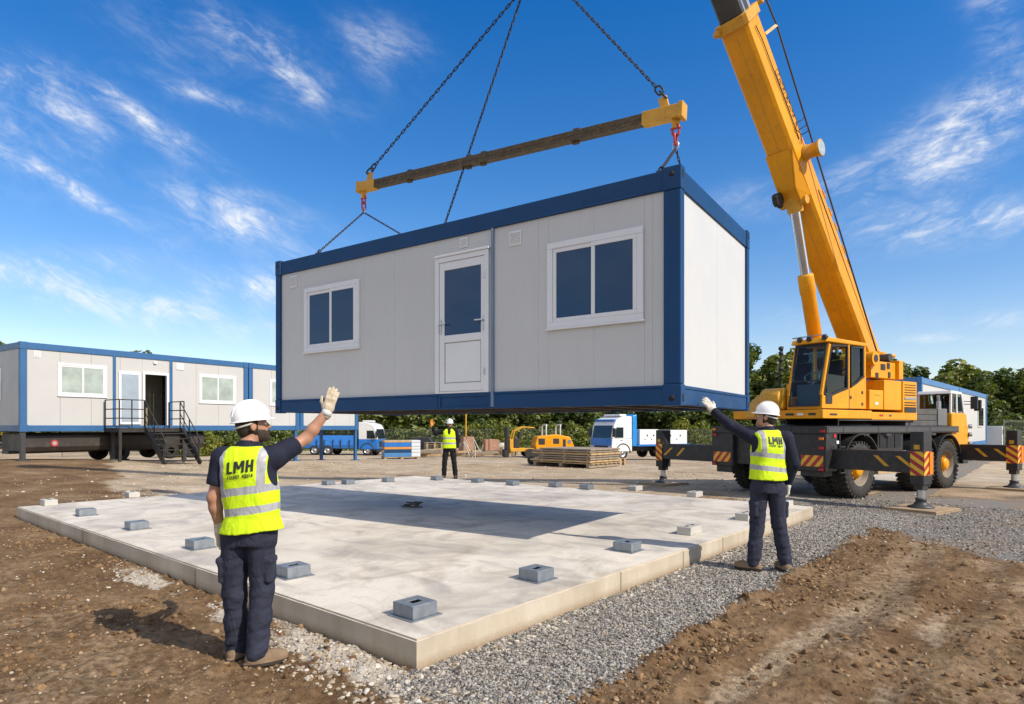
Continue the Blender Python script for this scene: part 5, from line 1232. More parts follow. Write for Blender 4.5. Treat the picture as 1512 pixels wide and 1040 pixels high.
m = MB(); m.b2((x0, 0.0, 0.2), (x0+0.09, 0.12, 2.28)); m.b2((x1-0.09, 0.0, 0.2), (x1, 0.12, 2.28)); m.b2((x0+0.09, 0.0, 2.19), (x1-0.09, 0.12, 2.28)); df = m.build('door_frame', UPVC, cabA, 0.006, 1)
MB().b2((x0+0.10, 0.13, 0.22), (x0+0.15, 0.95, 2.17)).build('open_door', UPVC, df, 0.006, 1)
MB().b2((x0-0.3, 1.5, 0.15), (x1+0.5, 1.56, 2.6)).build('inner_wall', INSIDE, cabA)
MB().b2((LT(226), 1.2, 0.15), (LT(232), 1.49, 1.9)).build('inner_locker', paint('locker_brown', (0.12, 0.09, 0.05), 0.6), cabA, 0.01, 1)
# end-wall window
m = MB(); m.b2((0.005, 1.7, 1.1), (0.03, 2.6, 2.2)); ew = m.build('end_window', UPVC, cabA, 0.006, 1); MB().b2((-0.002, 1.78, 1.18), (0.006, 2.52, 2.12)).build('pane', DARKGLASS, ew)
cabB = simple_cabin('site_cabin', 'raised site cabin in the middle of the left row, half hidden behind the hoisted cabin', LC+XL*(L1+0.04), XL, LT(443)-L1-0.06, 3.0, ZB, ZT, [], WALL2, BLUE2)
make_window(cabB, LT(398)-L1, LT(436)-L1, 1.15, 2.35, 0.05, CURT)
cabC = simple_cabin('site_cabin', 'plain raised site cabin at the far end of the left row, on blue legs', LC+XL*(LT(443)+0.02), XL, L2-LT(443)-0.02, 3.0, ZB, ZT, [], WALL2, BLUE2)
for x, y, mt, own in ((0.1, 0.1, DARKST, cabA), (2.9, 0.1, DARKST, cabA), (5.6, 0.1, DARKST, cabA), (L1-0.2, 0.1, DARKST, cabA), (0.1, 2.8, DARKST, cabA), (4.5, 2.8, DARKST, cabA), (LT(443)-0.2, 0.1, BLUE2, cabB), (LT(443)-0.2, 2.8, BLUE2, cabB), (L2-0.12, 0.1, BLUE2, cabC), (L2-0.12, 2.8, BLUE2, cabC)):
    w = LC+XL*x+YL*y; g = hz(w.x, w.y)
    off = 0 if own is cabA else (L1+0.04 if own is cabB else LT(443)+0.02)
    m = MB(); m.b2((x-off-0.07, y-0.07, g-ZB), (x-off+0.07, y+0.07, -0.012)); m.b2((x-off-0.18, y-0.18, g-ZB-0.05), (x-off+0.18, y+0.18, g-ZB+0.04)); m.build('support_leg', mt, own, 0.006, 1)
# dark tank trailer under the row
w = LC+XL*3.6+YL*1.3; tg = hz(w.x, w.y)
tr = thing('tank_trailer', 'long dark grey tank trailer with a red disc parked under the raised cabins', 'trailer', (w.x, w.y, tg), XL)
TANK = paint('grimy_dark_tank', (0.05, 0.042, 0.036), 0.5, 0.2, var=0.35, vscale=1.2, dirt=0.4, dirtc=(0.16, 0.12, 0.08))
MB().prism([(-0.9, 0.42), (0.9, 0.42), (1.0, 0.6), (1.0, 0.98), (0.9, 1.08), (-0.9, 1.08), (-1.0, 0.98), (-1.0, 0.6)], 'x', -3.4, 3.0).build('tank_body', TANK, tr, 0.04, 2)
m = MB(); m.cyl((-2.5, -1.02, 0.72), (-2.5, -0.99, 0.72), 0.12, n=20); rd = m.build('red_disc', REDP, tr); MB().cyl((-2.5, -1.03, 0.72), (-2.5, -1.021, 0.72), 0.07, n=16).build('disc_centre', paint('disc_grey', (0.35, 0.3, 0.28), 0.6), rd)
for x in (-0.3, 1.6, 2.5):
    for y in (-0.85, 0.85):
        m = MB(); m.lathe([(0.14, -0.12), (0.30, -0.12), (0.34, -0.08), (0.34, 0.08), (0.30, 0.12), (0.14, 0.12), (0.001, 0.1)], (x, y, 0.34), (0, 1, 0), 24); m.build('wheel', RUBBER, tr)
MB().b2((-3.6, -0.3, 0.36), (3.1, 0.3, 0.46)).build('chassis_beam', DARKST, tr)
# steel stairs
w = LC; sg0 = hz(*(LC+XL*3.9-YL*2.5).to_2d())
st = thing('steel_stairs', 'dark steel stairs with railed landing in front of the open cabin door', 'stairs', (LC.x, LC.y, 0), XL)
zp = ZB+0.12; px0, px1 = 2.55, 4.95; sx0, sx1 = 3.45, 4.75; yl, yb = -1.15, -2.45; zg = sg0+0.02
STAIRM = paint('rusty_dark_steel', (0.045, 0.042, 0.040), 0.55, 0.4, var=0.3, vscale=6, dirt=0.4, dirtc=(0.13, 0.09, 0.06))
m = MB(); m.b2((px0, yl, zp-0.05), (px1, -0.02, zp)); m.b2((px0, yl, zp-0.16), (px1, yl+0.06, zp-0.051)); m.b2((px0, yl+0.06, zp-0.16), (px0+0.06, -0.02, zp-0.051)); m.b2((px1-0.06, yl+0.06, zp-0.16), (px1, -0.02, zp-0.051)); m.build('landing', STAIRM, st, 0.004, 1)
for x in (px0+0.05, px1-0.05):
    w = LC+XL*x+YL*(yl+0.05); MB().b2((x-0.045, yl+0.005, hz(w.x, w.y)-0.03), (x+0.045, yl+0.095, zp-0.161)).build('landing_leg', STAIRM, st)
ns = 6
for i in range(ns):
    f = (i+1)/(ns+0.6); y = yl+(yb-yl)*f; z = zp+(zg-zp)*f
    MB().b2((sx0+0.03, y-0.13, z-0.035), (sx1-0.03, y+0.13, z)).build('step', STAIRM, st)
for x in (sx0, sx1):
    MB().bar((x, yl+0.0, zp-0.06), (x, yb-0.12, zg-0.02), 0.05, 0.2).build('stringer', STAIRM, st)
    m = MB()
    p0, p1 = Vector((x, yl, zp)), Vector((x, yb, zg+0.02))
    m.tube([p0+Vector((0, 0, 1.0)), p1+Vector((0, 0, 0.95)), p1+Vector((0, -0.12, 0.75))], 0.022, 6); m.tube([p0+Vector((0, 0, 0.55)), p1+Vector((0, 0, 0.5))], 0.018, 6); m.tube([p0+Vector((0, 0, 0.28)), p1+Vector((0, 0, 0.25))], 0.014, 6)
    for f in (0, 0.5, 1): q = p0.lerp(p1, f); m.tube([q, q+Vector((0, 0, 0.97))], 0.022, 6)
    m.build('handrail', STAIRM, st)
for pts in ([(px0+0.03, -0.05), (px0+0.03, yl+0.03), (px0+0.45, yl+0.03), (sx0-0.02, yl+0.03)], [(sx1+0.02, yl+0.03), (px1-0.03, yl+0.03), (px1-0.03, -0.05)]):
    m = MB()
    for z in (0.35, 0.68, 1.02): m.tube([(x, y, zp+z) for x, y in pts], 0.02, 6)
    for x, y in pts: m.tube([(x, y, zp), (x, y, zp+1.03)], 0.022, 6)
    m.build('landing_rail', STAIRM, st)
# ================================================================ cabin behind the crane on the right
RC = Vector((14.9, 22.9, 0)); XR = Vector((0.686, 0.728, 0)).normalized()
BLUE3 = paint('pale_blue_frame', (0.045, 0.17, 0.40), 0.42, var=0.12, dirt=0.1)
WALL3 = paint('white_cabin_panel', (0.52, 0.52, 0.51), 0.5, var=0.05)
rw = Wall((RC.x, RC.y, 0.64), XR); RT, RZ = rw.t, rw.z
rm = RT(1418)
def right_cab(o, ln, lab, wins):
    t = simple_cabin('site_cabin', lab, o, XR, ln, 2.6, 0.64, 3.42, [], WALL3, BLUE3)
    for a, b in wins:
        m = MB(); m.b2((a, 0.01, 0.95), (b, 0.049, 2.05)); w = m.build('window', UPVC, t, 0.006, 1)
        for p, q in ((a+0.06, (a+b)/2-0.03), ((a+b)/2+0.03, b-0.06)): MB().b2((p, 0.004, 1.02), (q, 0.012, 1.98)).build('pane', DARKGLASS, w)
    for x in (0.3, ln/2, ln-0.3):
        for y in (0.2, 2.4): MB().b2((x-0.15, y-0.15, -0.9), (x+0.15, y+0.15, -0.02)).build('support_block', CONCB, t)
    return t
c1 = right_cab(RC, rm-0.02, 'white cabin with light blue frame, nearer one right behind the crane', [(1.2, 2.0)])
MB().cyl((RT(1381), -0.06, 0.25), (RT(1381), -0.06, 2.3), 0.05, n=8).build('drain_pipe', UPVC, c1)
right_cab(RC+XR*(rm+0.02), RT(1457.5)-rm-0.02, 'white cabin with light blue frame and narrow window, farther one behind the crane', [(RT(1445)-rm, RT(1452.5)-rm)])
w = P(1466, 650, 37); g = hz(w.x, w.y)
t = thing('equipment_cabinet', 'small plain white equipment cabinet at the end of the cabin behind the crane', 'cabinet', (w.x, w.y, g), XR)
MB().b2((-0.6, -0.5, 0.1), (0.6, 0.5, 1.95)).build('cabinet_body', WHITEP, t, 0.02, 2); MB().b2((-0.5, -0.52, 1.5), (-0.1, -0.501, 1.75)).build('louvre', SEAL, t); MB().b2((0.02, -0.512, 0.2), (0.04, -0.501, 1.85)).build('door_gap', SEAL, t); MB().b2((-0.55, -0.45, -0.05), (0.55, 0.45, 0.099)).build('plinth', DARKST, t)
# ================================================================ lorries
def road_wheel(parent, x, y, r=0.46, w=0.28):
    s = -1 if y < 0 else 1
    m = MB(); m.lathe([(r*0.58, -w/2), (r*0.9, -w/2), (r, -w/2+0.04), (r, w/2-0.04), (r*0.9, w/2), (r*0.58, w/2)], (x, y, r), (0, 1, 0), 28); ty = m.build('wheel', RUBBER, parent)
    m = MB(); m.lathe([(r*0.6, w/2*s), (r*0.5, (w/2-0.07)*s), (r*0.2, (w/2-0.05)*s), (r*0.18, (w/2+0.01)*s), (0.001, (w/2+0.01)*s)], (x, y, r), (0, 1, 0), 20); m.build('rim', STEEL, ty)
def lorry(name, label, loc, heading, low, high, deflector=None, scale=1.0):
    """x forward; low / high = paint of the lower and upper cab"""
    t = thing(name, label, 'lorry', loc, heading); t.scale = (scale,)*3
    m = MB(); m.prism([(-1.75, 0.55), (-0.02, 0.55), (0.02, 0.8), (-0.02, 1.42), (-1.75, 1.42)], 'y', -1.18, 1.18); cab = m.build('cab', low, t, 0.05, 3)
    m = MB(); m.prism([(-1.75, 1.42), (-0.02, 1.42), (-0.2, 2.35), (-0.42, 2.72), (-1.1, 2.95), (-1.75, 2.95)], 'y', -1.16, 1.16); up = m.build('cab_upper', high, t, 0.06, 3)
    m = MB(); m.add([(0.0, -1.02, 1.48), (0.0, 1.02, 1.48), (-0.19, 1.0, 2.33), (-0.19, -1.0, 2.33)], [(0, 1, 2, 3)]); m.build('windscreen', DARKGLASS, up)
    for s in (-1, 1):
        y = s*1.165
        m = MB(); m.prism([(-0.98, 1.5), (-0.22, 1.5), (-0.38, 2.2), (-0.98, 2.2)], 'y', min(y, y+s*0.012), max(y, y+s*0.012)); m.build('side_window', DARKGLASS, up)
        m = MB(); m.b2((-0.12, min(y, y+s*0.28), 1.55), (-0.02, max(y, y+s*0.28), 2.15)); m.build('wing_mirror', SEAL, up, 0.03, 2)
        m = MB(); m.b2((-0.9, min(y, y+s*0.03), 1.28), (-0.7, max(y, y+s*0.03), 1.32)); m.build('door_handle', SEAL, cab)
        m = MB(); m.b2((-0.03, s*0.95-0.16, 0.72), (0.035, s*0.95+0.16, 0.92)); m.build('head_lamp', STEEL, cab, 0.02, 2)
        m = MB(); ts = np.radians(np.linspace(0, 180, 13)); pts = [(-0.95+0.62*math.cos(a), y*0.99, 0.46+0.62*math.sin(a)) for a in ts]; m.tube(pts, 0.06, 6); m.build('wheel_arch', SEAL, cab)
    MB().b2((-0.01, -0.75, 0.75), (0.035, 0.75, 1.25)).build('radiator_grille', SEAL, cab, 0.02, 2)
    MB().b2((-0.15, -1.18, 0.30), (0.08, 1.18, 0.54)).build('bumper', SEAL, cab, 0.03, 2)
    m = MB(); m.b2((-1.5, -0.9, 2.96), (-0.9, 0.9, 3.1)); m.build('roof_spoiler', high, up, 0.06, 2)
    m = MB(); m.b2((-7.0, -0.45, 0.55), (-1.76, 0.45, 0.85)); m.build('chassis', DARKST, t)
    if deflector: MB().prism([(-2.15, 0.9), (-1.78, 0.9), (-1.78, 2.98), (-2.15, 3.1)], 'y', -1.2, 1.2).build('wind_deflector', deflector, t, 0.04, 2)
    for x in (-0.95, -4.6, -5.8):
        for y in (-1.0, 1.0): road_wheel(t, x, y)
    return t
w = P(564, 660, 45); g = hz(w.x, w.y)
bt = lorry('lorry', 'white lorry with bright blue lower cab and blue load beside the left cabin row', (w.x, w.y, g), Vector((1, -0.12, 0)), TRUCKBLUE, WHITEP, None, 0.80)
m = MB(); m.prism([(-1.1, 0.6), (1.1, 0.6), (1.15, 0.95), (0.9, 1.75), (-0.9, 1.75), (-1.15, 0.95)], 'x', -6.9, -1.95); m.build('load_body', TRUCKBLUE, bt, 0.08, 3)
for x in (-2.6, -3.4, -4.1, -4.9, -5.6): MB().b2((x-0.04, -1.17, 0.7), (x+0.04, -1.13, 1.4)).build('strap', SEAL, bt)
w = P(890, 660, 34); g = hz(w.x, w.y)
wt = lorry('lorry', 'white flatbed lorry with blue front panel carrying white boxes behind the timber stack', (w.x, w.y+0.6, g), Vector((-0.86, -0.50, 0)), WHITEP, WHITEP, paint('cyan_blue_paint', (0.02, 0.24, 0.62), 0.35, var=0.1), 0.80)
for o in wt.children:
    if o.name.startswith('cab') and 'upper' not in o.name: WC = o
MB().b2((0.012, -1.12, 0.95), (0.042, 1.12, 1.46)).build('blue_front_panel', TRUCKBLUE, wt, 0.02, 2); MB().b2((-0.5, -1.05, 2.60), (-0.25, 1.05, 2.75)).build('sun_visor', TRUCKBLUE, wt, 0.03, 2)
MB().b2((-7.2, -1.2, 0.88), (-2.2, 1.2, 1.0)).build('flat_bed', TRUCKBLUE, wt, 0.02, 1)
wt_M = Matrix.Translation(wt.location) @ Matrix.Rotation(wt.rotation_euler.z, 4, 'Z') @ Matrix.Scale(0.8, 4)
for x0, x1, h, lab in ((-4.2, -2.5, 1.05, 'white panelled box right behind the cab on the flatbed lorry'), (-7.0, -4.3, 1.0, 'wider white box at the rear of the flatbed lorry')):
    p = wt_M @ Vector(((x0+x1)/2, 0, 1.005)); t = thing('equipment_box', lab, 'box', p, (wt_M.to_3x3() @ Vector((1, 0, 0)))); t.scale = (0.8,)*3
    hl = (x1-x0)/2; MB().b2((-hl, -1.1, 0), (hl, 1.1, h)).build('box_body', WHITEP, t, 0.02, 2)
    for a in (-0.5, 0.2): MB().cyl((hl*a, 1.1, h*0.6), (hl*a, 1.13, h*0.6), 0.06, n=10).build('fitting', SEAL, t); MB().cyl((hl*(a+0.25), 1.1, h*0.35), (hl*(a+0.25), 1.13, h*0.35), 0.04, n=10).build('fitting', SEAL, t)
# ================================================================ yellow compact loader
w = P(800, 660, 42); g = hz(w.x, w.y)
ld = thing('track_loader', 'yellow tracked site machine with grey roll hoops behind the timber stack', 'digger', (w.x, w.y, g), Vector((-1, -0.15, 0)))
for y in (-0.75, 0.75):
    m = MB(); pts = [(1.0*(1 if math.cos(a) > 0 else -1)+0.28*math.cos(a), 0.30+0.28*math.sin(a)) for a in np.linspace(0, 2*math.pi, 20, endpoint=False)]
    m.prism(pts, 'y', y-0.18, y+0.18); m.build('track', RUBBER, ld)
m = MB(); m.prism([(-2.1, 0.45), (0.55, 0.45), (0.6, 0.9), (0.45, 1.38), (-0.9, 1.52), (-1.75, 1.35), (-2.0, 0.8)], 'y', -0.8, 0.8); lb = m.build('engine_body', YEL, ld, 0.07, 3)
for x0, x1, z0, z1 in ((-0.05, 0.38, 0.85, 1.25), (-1.0, -0.6, 0.9, 1.25), (-1.45, -1.25, 0.7, 1.2)): MB().b2((x0, 0.79, z0), (x1, 0.815, z1)).build('side_vent', SEAL, lb, 0.02, 1)
MB().cyl((-1.7, 0.79, 1.05), (-1.7, 0.82, 1.05), 0.13, n=16).build('work_lamp', STEEL, lb)
m = MB(); m.b2((0.6, -0.7, 0.4), (2.2, 0.7, 0.62)); m.b2((2.0, -0.6, 0.3), (2.25, 0.6, 1.2)); m.build('front_frame', YELOLD, ld, 0.03, 2)
m = MB(); m.b2((1.55, -0.35, 0.62), (1.95, 0.35, 1.25)); m.b2((1.4, -0.3, 1.2), (1.6, 0.3, 1.7)); m.build('operator_seat', SEAL, ld, 0.05, 2)
for x in (-0.15, -1.1):
    m = MB(); m.tube([(x, -0.7, 1.4), (x, -0.7, 2.0), (x-0.05, -0.6, 2.15), (x-0.05, 0.6, 2.15), (x, 0.7, 2.0), (x, 0.7, 1.4)], 0.05, 8); m.build('roll_hoop', paint('pale_grey_tube', (0.5, 0.5, 0.48), 0.5), ld)
m = MB(); m.tube([(2.1, 0.5, 1.0), (1.9, 0.5, 1.75), (1.3, 0.5, 2.0), (0.6, 0.5, 1.95)], 0.045, 8); m.tube([(2.1, -0.5, 1.0), (1.9, -0.5, 1.75), (1.3, -0.5, 2.0), (0.6, -0.5, 1.95)], 0.045, 8); m.build('curved_arm', YELOLD, ld)
m = MB(); m.b2((2.3, -0.6, 0.05), (2.45, 0.6, 2.0)); m.b2((2.45, -0.7, 0.05), (2.6, 0.7, 0.5)); m.build('lift_mast', SEAL, ld, 0.02, 1)
# ================================================================ panels of timber on a low trailer
C0 = Vector((2.98, 23.9, 0)); XT = Vector((-0.72, 0.69, 0)).normalized()
gz = hz(C0.x, C0.y)+0.02
tl = thing('flat_trailer', 'low timber deck trailer with drawbar under the stack of panels', 'trailer', (C0.x, C0.y, gz), XT)
# local x along the long shaded side, local y toward -; outside faces +y?  (keep everything symmetric about y in [-2.1, 0])
for x in (0.15, 1.5, 2.85): MB().b2((x-0.08, -2.05, 0.0), (x+0.08, -0.02, 0.14)).build('bearer', GREYWOOD, tl, 0.006, 1)
boxes('deck_board', WOOD, tl, [((0.0, -2.1+i*0.3, 0.141), (3.0, -2.1+i*0.3+0.25, 0.175)) for i in range(7)], 0.004)
m = MB(); m.tube([(3.0, -1.05, 0.15), (4.0, -1.05, 0.2), (4.5, -1.05, 0.25)], 0.03, 6); m.tube([(3.0, -0.6, 0.15), (4.0, -1.05, 0.2)], 0.025, 6); m.tube([(3.7, -1.05, 0.2), (3.7, -1.05, 0.0)], 0.03, 6); m.build('drawbar', DARKST, tl)
for y in (-0.3, -1.8):
    m = MB(); m.lathe([(0.001, -0.08), (0.15, -0.08), (0.17, -0.05), (0.17, 0.05), (0.15, 0.08), (0.001, 0.08)], (3.3, y, 0.17), (0, 1, 0), 20); m.build('wheel', RUBBER, tl)
names = ['lowest', 'second lowest', 'third from the bottom', 'third from the top', 'second from the top', 'topmost']
tM = Matrix.Translation((C0.x, C0.y, gz)) @ Matrix.Rotation(math.atan2(XT.y, XT.x), 4, 'Z')
zz = 0.18
for i in range(6):
    h = random.uniform(0.075, 0.105); p = tM @ Vector((random.uniform(0, 0.06), random.uniform(-0.06, 0), zz))
    t = thing('timber_panel', 'weathered boarded timber panel, %s of the stack on the low trailer' % names[i], 'timber panel', p, XT, 'timber panels stacked on the trailer')
    n = 5; L_ = random.uniform(2.6, 3.0)
    boxes('board', GREYWOOD if i % 3 else WOOD, t, [((0, -2.0+k*0.4, h*0.28), (L_+random.uniform(-0.1, 0.1), -2.0+k*0.4+0.385, h)) for k in range(n)], 0.004)
    boxes('batten', WOOD, t, [((0.1+k*1.15, -2.0, 0.0), (0.2+k*1.15, -0.02, h*0.278)) for k in range(3)], 0.003)
    zz += h+0.003
for i, (dx, dy, lab) in enumerate(((0.35, -2.9, 'pale timber pallet leaning out beyond the panel stack, nearer the lorry'), (1.3, -2.8, 'pale timber pallet behind the end of the panel stack'))):
    p = tM @ Vector((dx, dy, 0)); t = thing('pallet', lab, 'pallet', (p.x, p.y, hz(p.x, p.y)+0.01), XT)
    for k in range(3 if i else 2):
        boxes('top_slat', WOOD, t, [((0, q*0.2, 0.12+k*0.15), (1.1, q*0.2+0.14, 0.142+k*0.15)) for q in range(4)]); boxes('block', WOOD, t, [((b*0.48, q*0.32, k*0.15), (b*0.48+0.12, q*0.32+0.1, 0.119+k*0.15)) for b in range(3) for q in range(3)])
STRAPL = paint('bag_loop', (0.5, 0.48, 0.42), 0.8)
# ================================================================ blue packs, bricks, loose timber, props
w = P(592, 665, 39); g = hz(w.x, w.y)
pm = [NAVYGLASS, paint('pack_orange', (0.55, 0.25, 0.06), 0.6), TRUCKBLUE, paint('pack_white', (0.6, 0.62, 0.66), 0.4), paint('pack_blue', (0.06, 0.2, 0.42), 0.35), WOOD]
t = thing('pallet', 'low timber pallet carrying the blue wrapped packs beside the lorry', 'pallet', (w.x, w.y, g), Vector((1, 0.35, 0)))
boxes('block', WOOD, t, [((x, y, 0), (x+0.15, y+0.12, 0.11)) for x in (-1.1, -0.1, 0.9) for y in (-0.6, 0.0, 0.5)]); boxes('top_slat', WOOD, t, [((-1.15, y, 0.111), (1.1, y+0.12, 0.14)) for y in (-0.62, -0.3, 0.0, 0.3, 0.52)])
zz = 0.145
for i, (h, k, lab) in enumerate(((0.26, 4, 'lowest'), (0.2, 0, 'second'), (0.16, 1, 'third'), (0.26, 2, 'fourth'), (0.14, 5, 'topmost'))):
    tt = thing('wrapped_pack', '%s in the stack on a pallet beside the blue lorry' % (['wide blue pack, lowest', 'dark navy pack, second', 'thin orange pack, third', 'bright blue pack, fourth', 'thin pale pack, topmost'][i]), 'pack', (w.x, w.y, g+zz), Vector((1, 0.35, 0)), 'flat packs on the pallet')
    MB().b2((-1.1, -0.6, 0), (0.55, 0.6, h-0.012)).build('pack_body', pm[k], tt, 0.015, 2); MB().b2((0.553, -0.6, 0.005), (1.1, 0.6, h-0.012)).build('white_end', pm[3], tt, 0.015, 2)
    zz += h
for i, (px, py, Y, hx, lab) in enumerate(((724, 655, 46, 0.5, 'stack of reddish bricks wrapped on a pallet near the fence'), (690, 655, 45, 0.38, 'small stack of reddish bricks right beside the far worker'))):
    w = P(px, py, Y); g = hz(w.x, w.y); t = thing('brick_stack', lab, 'bricks', (w.x, w.y, g), Vector((1, 0.3, 0)))
    m, nt = nodes_of('red_brick_courses'); bt_ = nt.nodes.new('ShaderNodeTexBrick'); bt_.inputs['Scale'].default_value = 1.0; bt_.inputs['Brick Width'].default_value = 0.22; bt_.inputs['Row Height'].default_value = 0.08; bt_.inputs['Mortar Size'].default_value = 0.012
    bt_.inputs['Color1'].default_value = (0.42, 0.19, 0.10, 1); bt_.inputs['Color2'].default_value = (0.52, 0.28, 0.17, 1); bt_.inputs['Mortar'].default_value = (0.2, 0.15, 0.12, 1)
    L(nt, mapped(nt, objco(nt), (1, 1, 1), (R(90), 0, 0)), bt_.inputs['Vector']); principled(nt, bt_.outputs[0], 0.9)
    MB().b2((-hx, -0.5, 0.14), (hx, 0.5, 1.1+0.2*i)).build('brick_block', m, t, 0.01, 1); boxes('pallet_block', WOOD, t, [((x-0.06, -0.5, 0), (x+0.06, 0.5, 0.138)) for x in (-hx+0.08, 0, hx-0.08)])
    MB().b2((-hx*0.5, -0.52, 0.14), (-hx*0.42, 0.52, 1.12+0.2*i)).build('strap', SEAL, t)
random.seed(21)
for i in range(20):
    w = P(random.uniform(604, 722), 668, random.uniform(40, 44)); g = hz(w.x, w.y); a = random.uniform(-0.35, 0.35)
    ln = random.uniform(1.2, 2.6)
    o = MB().bar((-ln/2, 0, 0.09), (ln/2, 0, 0.09+random.uniform(0, 0.25)), 0.14, 0.16).build('timber_beam', random.choice([WOOD, GREYWOOD]), None, 0.01, 1); o.location = (w.x, w.y, g+(0.17 if i > 6 else 0)); o.rotation_euler = (0, 0, a)
    tag(o, 'rough sawn timber beam lying in the loose heap behind the far worker', 'timber', 'loose timber behind the far worker')
for i in range(7):
    w = P(random.uniform(692, 716), 668, random.uniform(40, 43)); g = hz(w.x, w.y)
    m = MB(); tp = Vector((random.uniform(-0.9, 0.5), random.uniform(-0.2, 0.2), random.uniform(0.7, 1.5))); m.tube([(0, 0, 0), tp], 0.04, 6); o = m.build('steel_prop', paint('pale_prop', (0.42, 0.38, 0.33), 0.6), None); o.location = (w.x, w.y, g); tag(o, 'pale slanting prop standing in the heap just right of the far worker', 'prop', 'slanting props by the heap')
w = P(622, 655, 47); g = hz(w.x, w.y)
t = thing('generator', 'black boxy generator on skids standing left of the far worker', 'generator', (w.x, w.y, g), Vector((1, 0.1, 0)))
MB().prism([(-0.9, 0.2), (0.9, 0.2), (0.9, 0.9), (0.6, 1.25), (-0.5, 1.25), (-0.9, 1.0)], 'y', -0.5, 0.5).build('housing', BLACKP, t, 0.05, 2); boxes('skid', DARKST, t, [((-1.0, y, 0), (1.0, y+0.1, 0.199)) for y in (-0.45, 0.35)]); MB().cyl((0.3, 0, 1.2), (0.3, 0, 1.6), 0.05, n=10).build('exhaust_pipe', DARKST, t); boxes('vent', HOLE, t, [((-0.6+i*0.3, -0.512, 0.4), (-0.4+i*0.3, -0.5, 0.8)) for i in range(4)])
for px, Y, k, lab in ((741, 47, 0.9, 'off white bulk bag standing by the fence near the yellow machine'), (676, 46, 0.75, 'dusty bulk bag half hidden behind the far worker')):
    w = P(px, 660, Y); g = hz(w.x, w.y); o = thing('bulk_bag', lab, 'bag', (w.x, w.y, g), rz=0.3)
    m = MB(); m.lathe([(0.001, 0), (0.50, 0.0), (0.58, 0.15), (0.60, 0.45), (0.55, 0.8), (0.40, 0.92), (0.001, 0.86)], (0, 0, 0), (0, 0, 1), 20); m.build('sack', paint('bulk_bag_cloth', (0.48, 0.45, 0.38), 0.9, var=0.25, vscale=5, bmp=0.4, bscale=14), o); o.scale = (k, k, k)
    for a in range(4): t_ = a*1.57+0.78; m = MB(); m.tube([(0.45*math.cos(t_-0.2), 0.45*math.sin(t_-0.2), 0.85), (0.42*math.cos(t_), 0.42*math.sin(t_), 1.12), (0.45*math.cos(t_+0.2), 0.45*math.sin(t_+0.2), 0.85)], 0.025, 6); m.build('lifting_loop', STRAPL, o)
for px, Y, n, lab in ((640, 45.5, 6, 'stack of worn empty pallets just left of the far worker'), (752, 45, 4, 'short stack of empty pallets in front of the yellow machine mast')):
    w = P(px, 660, Y); g = hz(w.x, w.y)
    t = thing('pallet_stack', lab, 'pallets', (w.x, w.y, g), rz=random.uniform(-0.4, 0.4))
    for i in range(n):
        z = i*0.15; m = MB()
        for q in range(6): m.b2((-0.6, -0.5+q*0.18, z+0.115), (0.6, -0.5+q*0.18+0.12, z+0.138))
        for bx_ in (-0.55, 0, 0.5):
            m.b2((bx_-0.05, -0.5, z), (bx_+0.07, 0.5, z+0.114))
        m.build('pallet_layer', GREYWOOD if i % 2 else WOOD, t)
for px, Y, lab in ((668, 52, 'tall orange post standing among the bushes above the far worker'),):
    w = P(px+20, 640, Y); g = hz(w.x, w.y); o = MB().cyl((0, 0, 0), (0, 0, 3.2), 0.06, n=10).build('marker_post', YELOLD, None); o.location = (w.x, w.y, g); tag(o, 'slim orange marker post rising just right of the far worker', 'post')
# ================================================================ mesh fence
FENM = paint('fence_wire_steel', (0.16, 0.18, 0.15), 0.5, 0.4, var=0.2)
def fence_run(a, b, y_of, lab, h=1.75):
    a = Vector(a); b = Vector(b); n = max(1, round((b-a).length/2.5)); d = (b-a)/n
    t = thing('mesh_fence', lab, 'fence', (a.x, a.y, 0), d)
    step = d.length
    for i in range(n):
        p0 = a+d*i; p1 = p0+d; z0 = hz(p0.x, p0.y); z1 = hz(p1.x, p1.y); x0 = step*i; x1 = x0+step
        MB().cyl((x0, 0, z0-0.1), (x0, 0, z0+h+0.08), 0.03, n=8).build('post', FENM, t)
        m = MB()
        for k in range(1, 26):
            f = k/26; z = z0+(z1-z0)*f; m.box((x0+(x1-x0)*f, 0, z+h/2), (0.010, 0.006, h))
        for k in range(9):
            zz = 0.05+(h-0.1)*k/8; m.bar((x0, 0.008, z0+zz), (x1, 0.008, z1+zz), 0.006, 0.010)
        m.bar((x0, 0, z0+h), (x1, 0, z1+h), 0.035, 0.035)
        m.build('mesh_panel', FENM, t)
    MB().cyl((step*n, 0, hz(b.x, b.y)-0.1), (step*n, 0, hz(b.x, b.y)+h+0.08), 0.03, n=8).build('post', FENM, t)
fence_run((-17, 56, 0), (20, 54, 0), None, 'long wire mesh fence in front of the wood behind the yard')
fence_run((24.6, 31.5, 0), (42, 36, 0), None, 'dark wire mesh fence at the right edge behind the crane', 2.0)
fence_run((-30, 42, 0), (-17, 56, 0), None, 'wire mesh fence seen under the raised cabins')
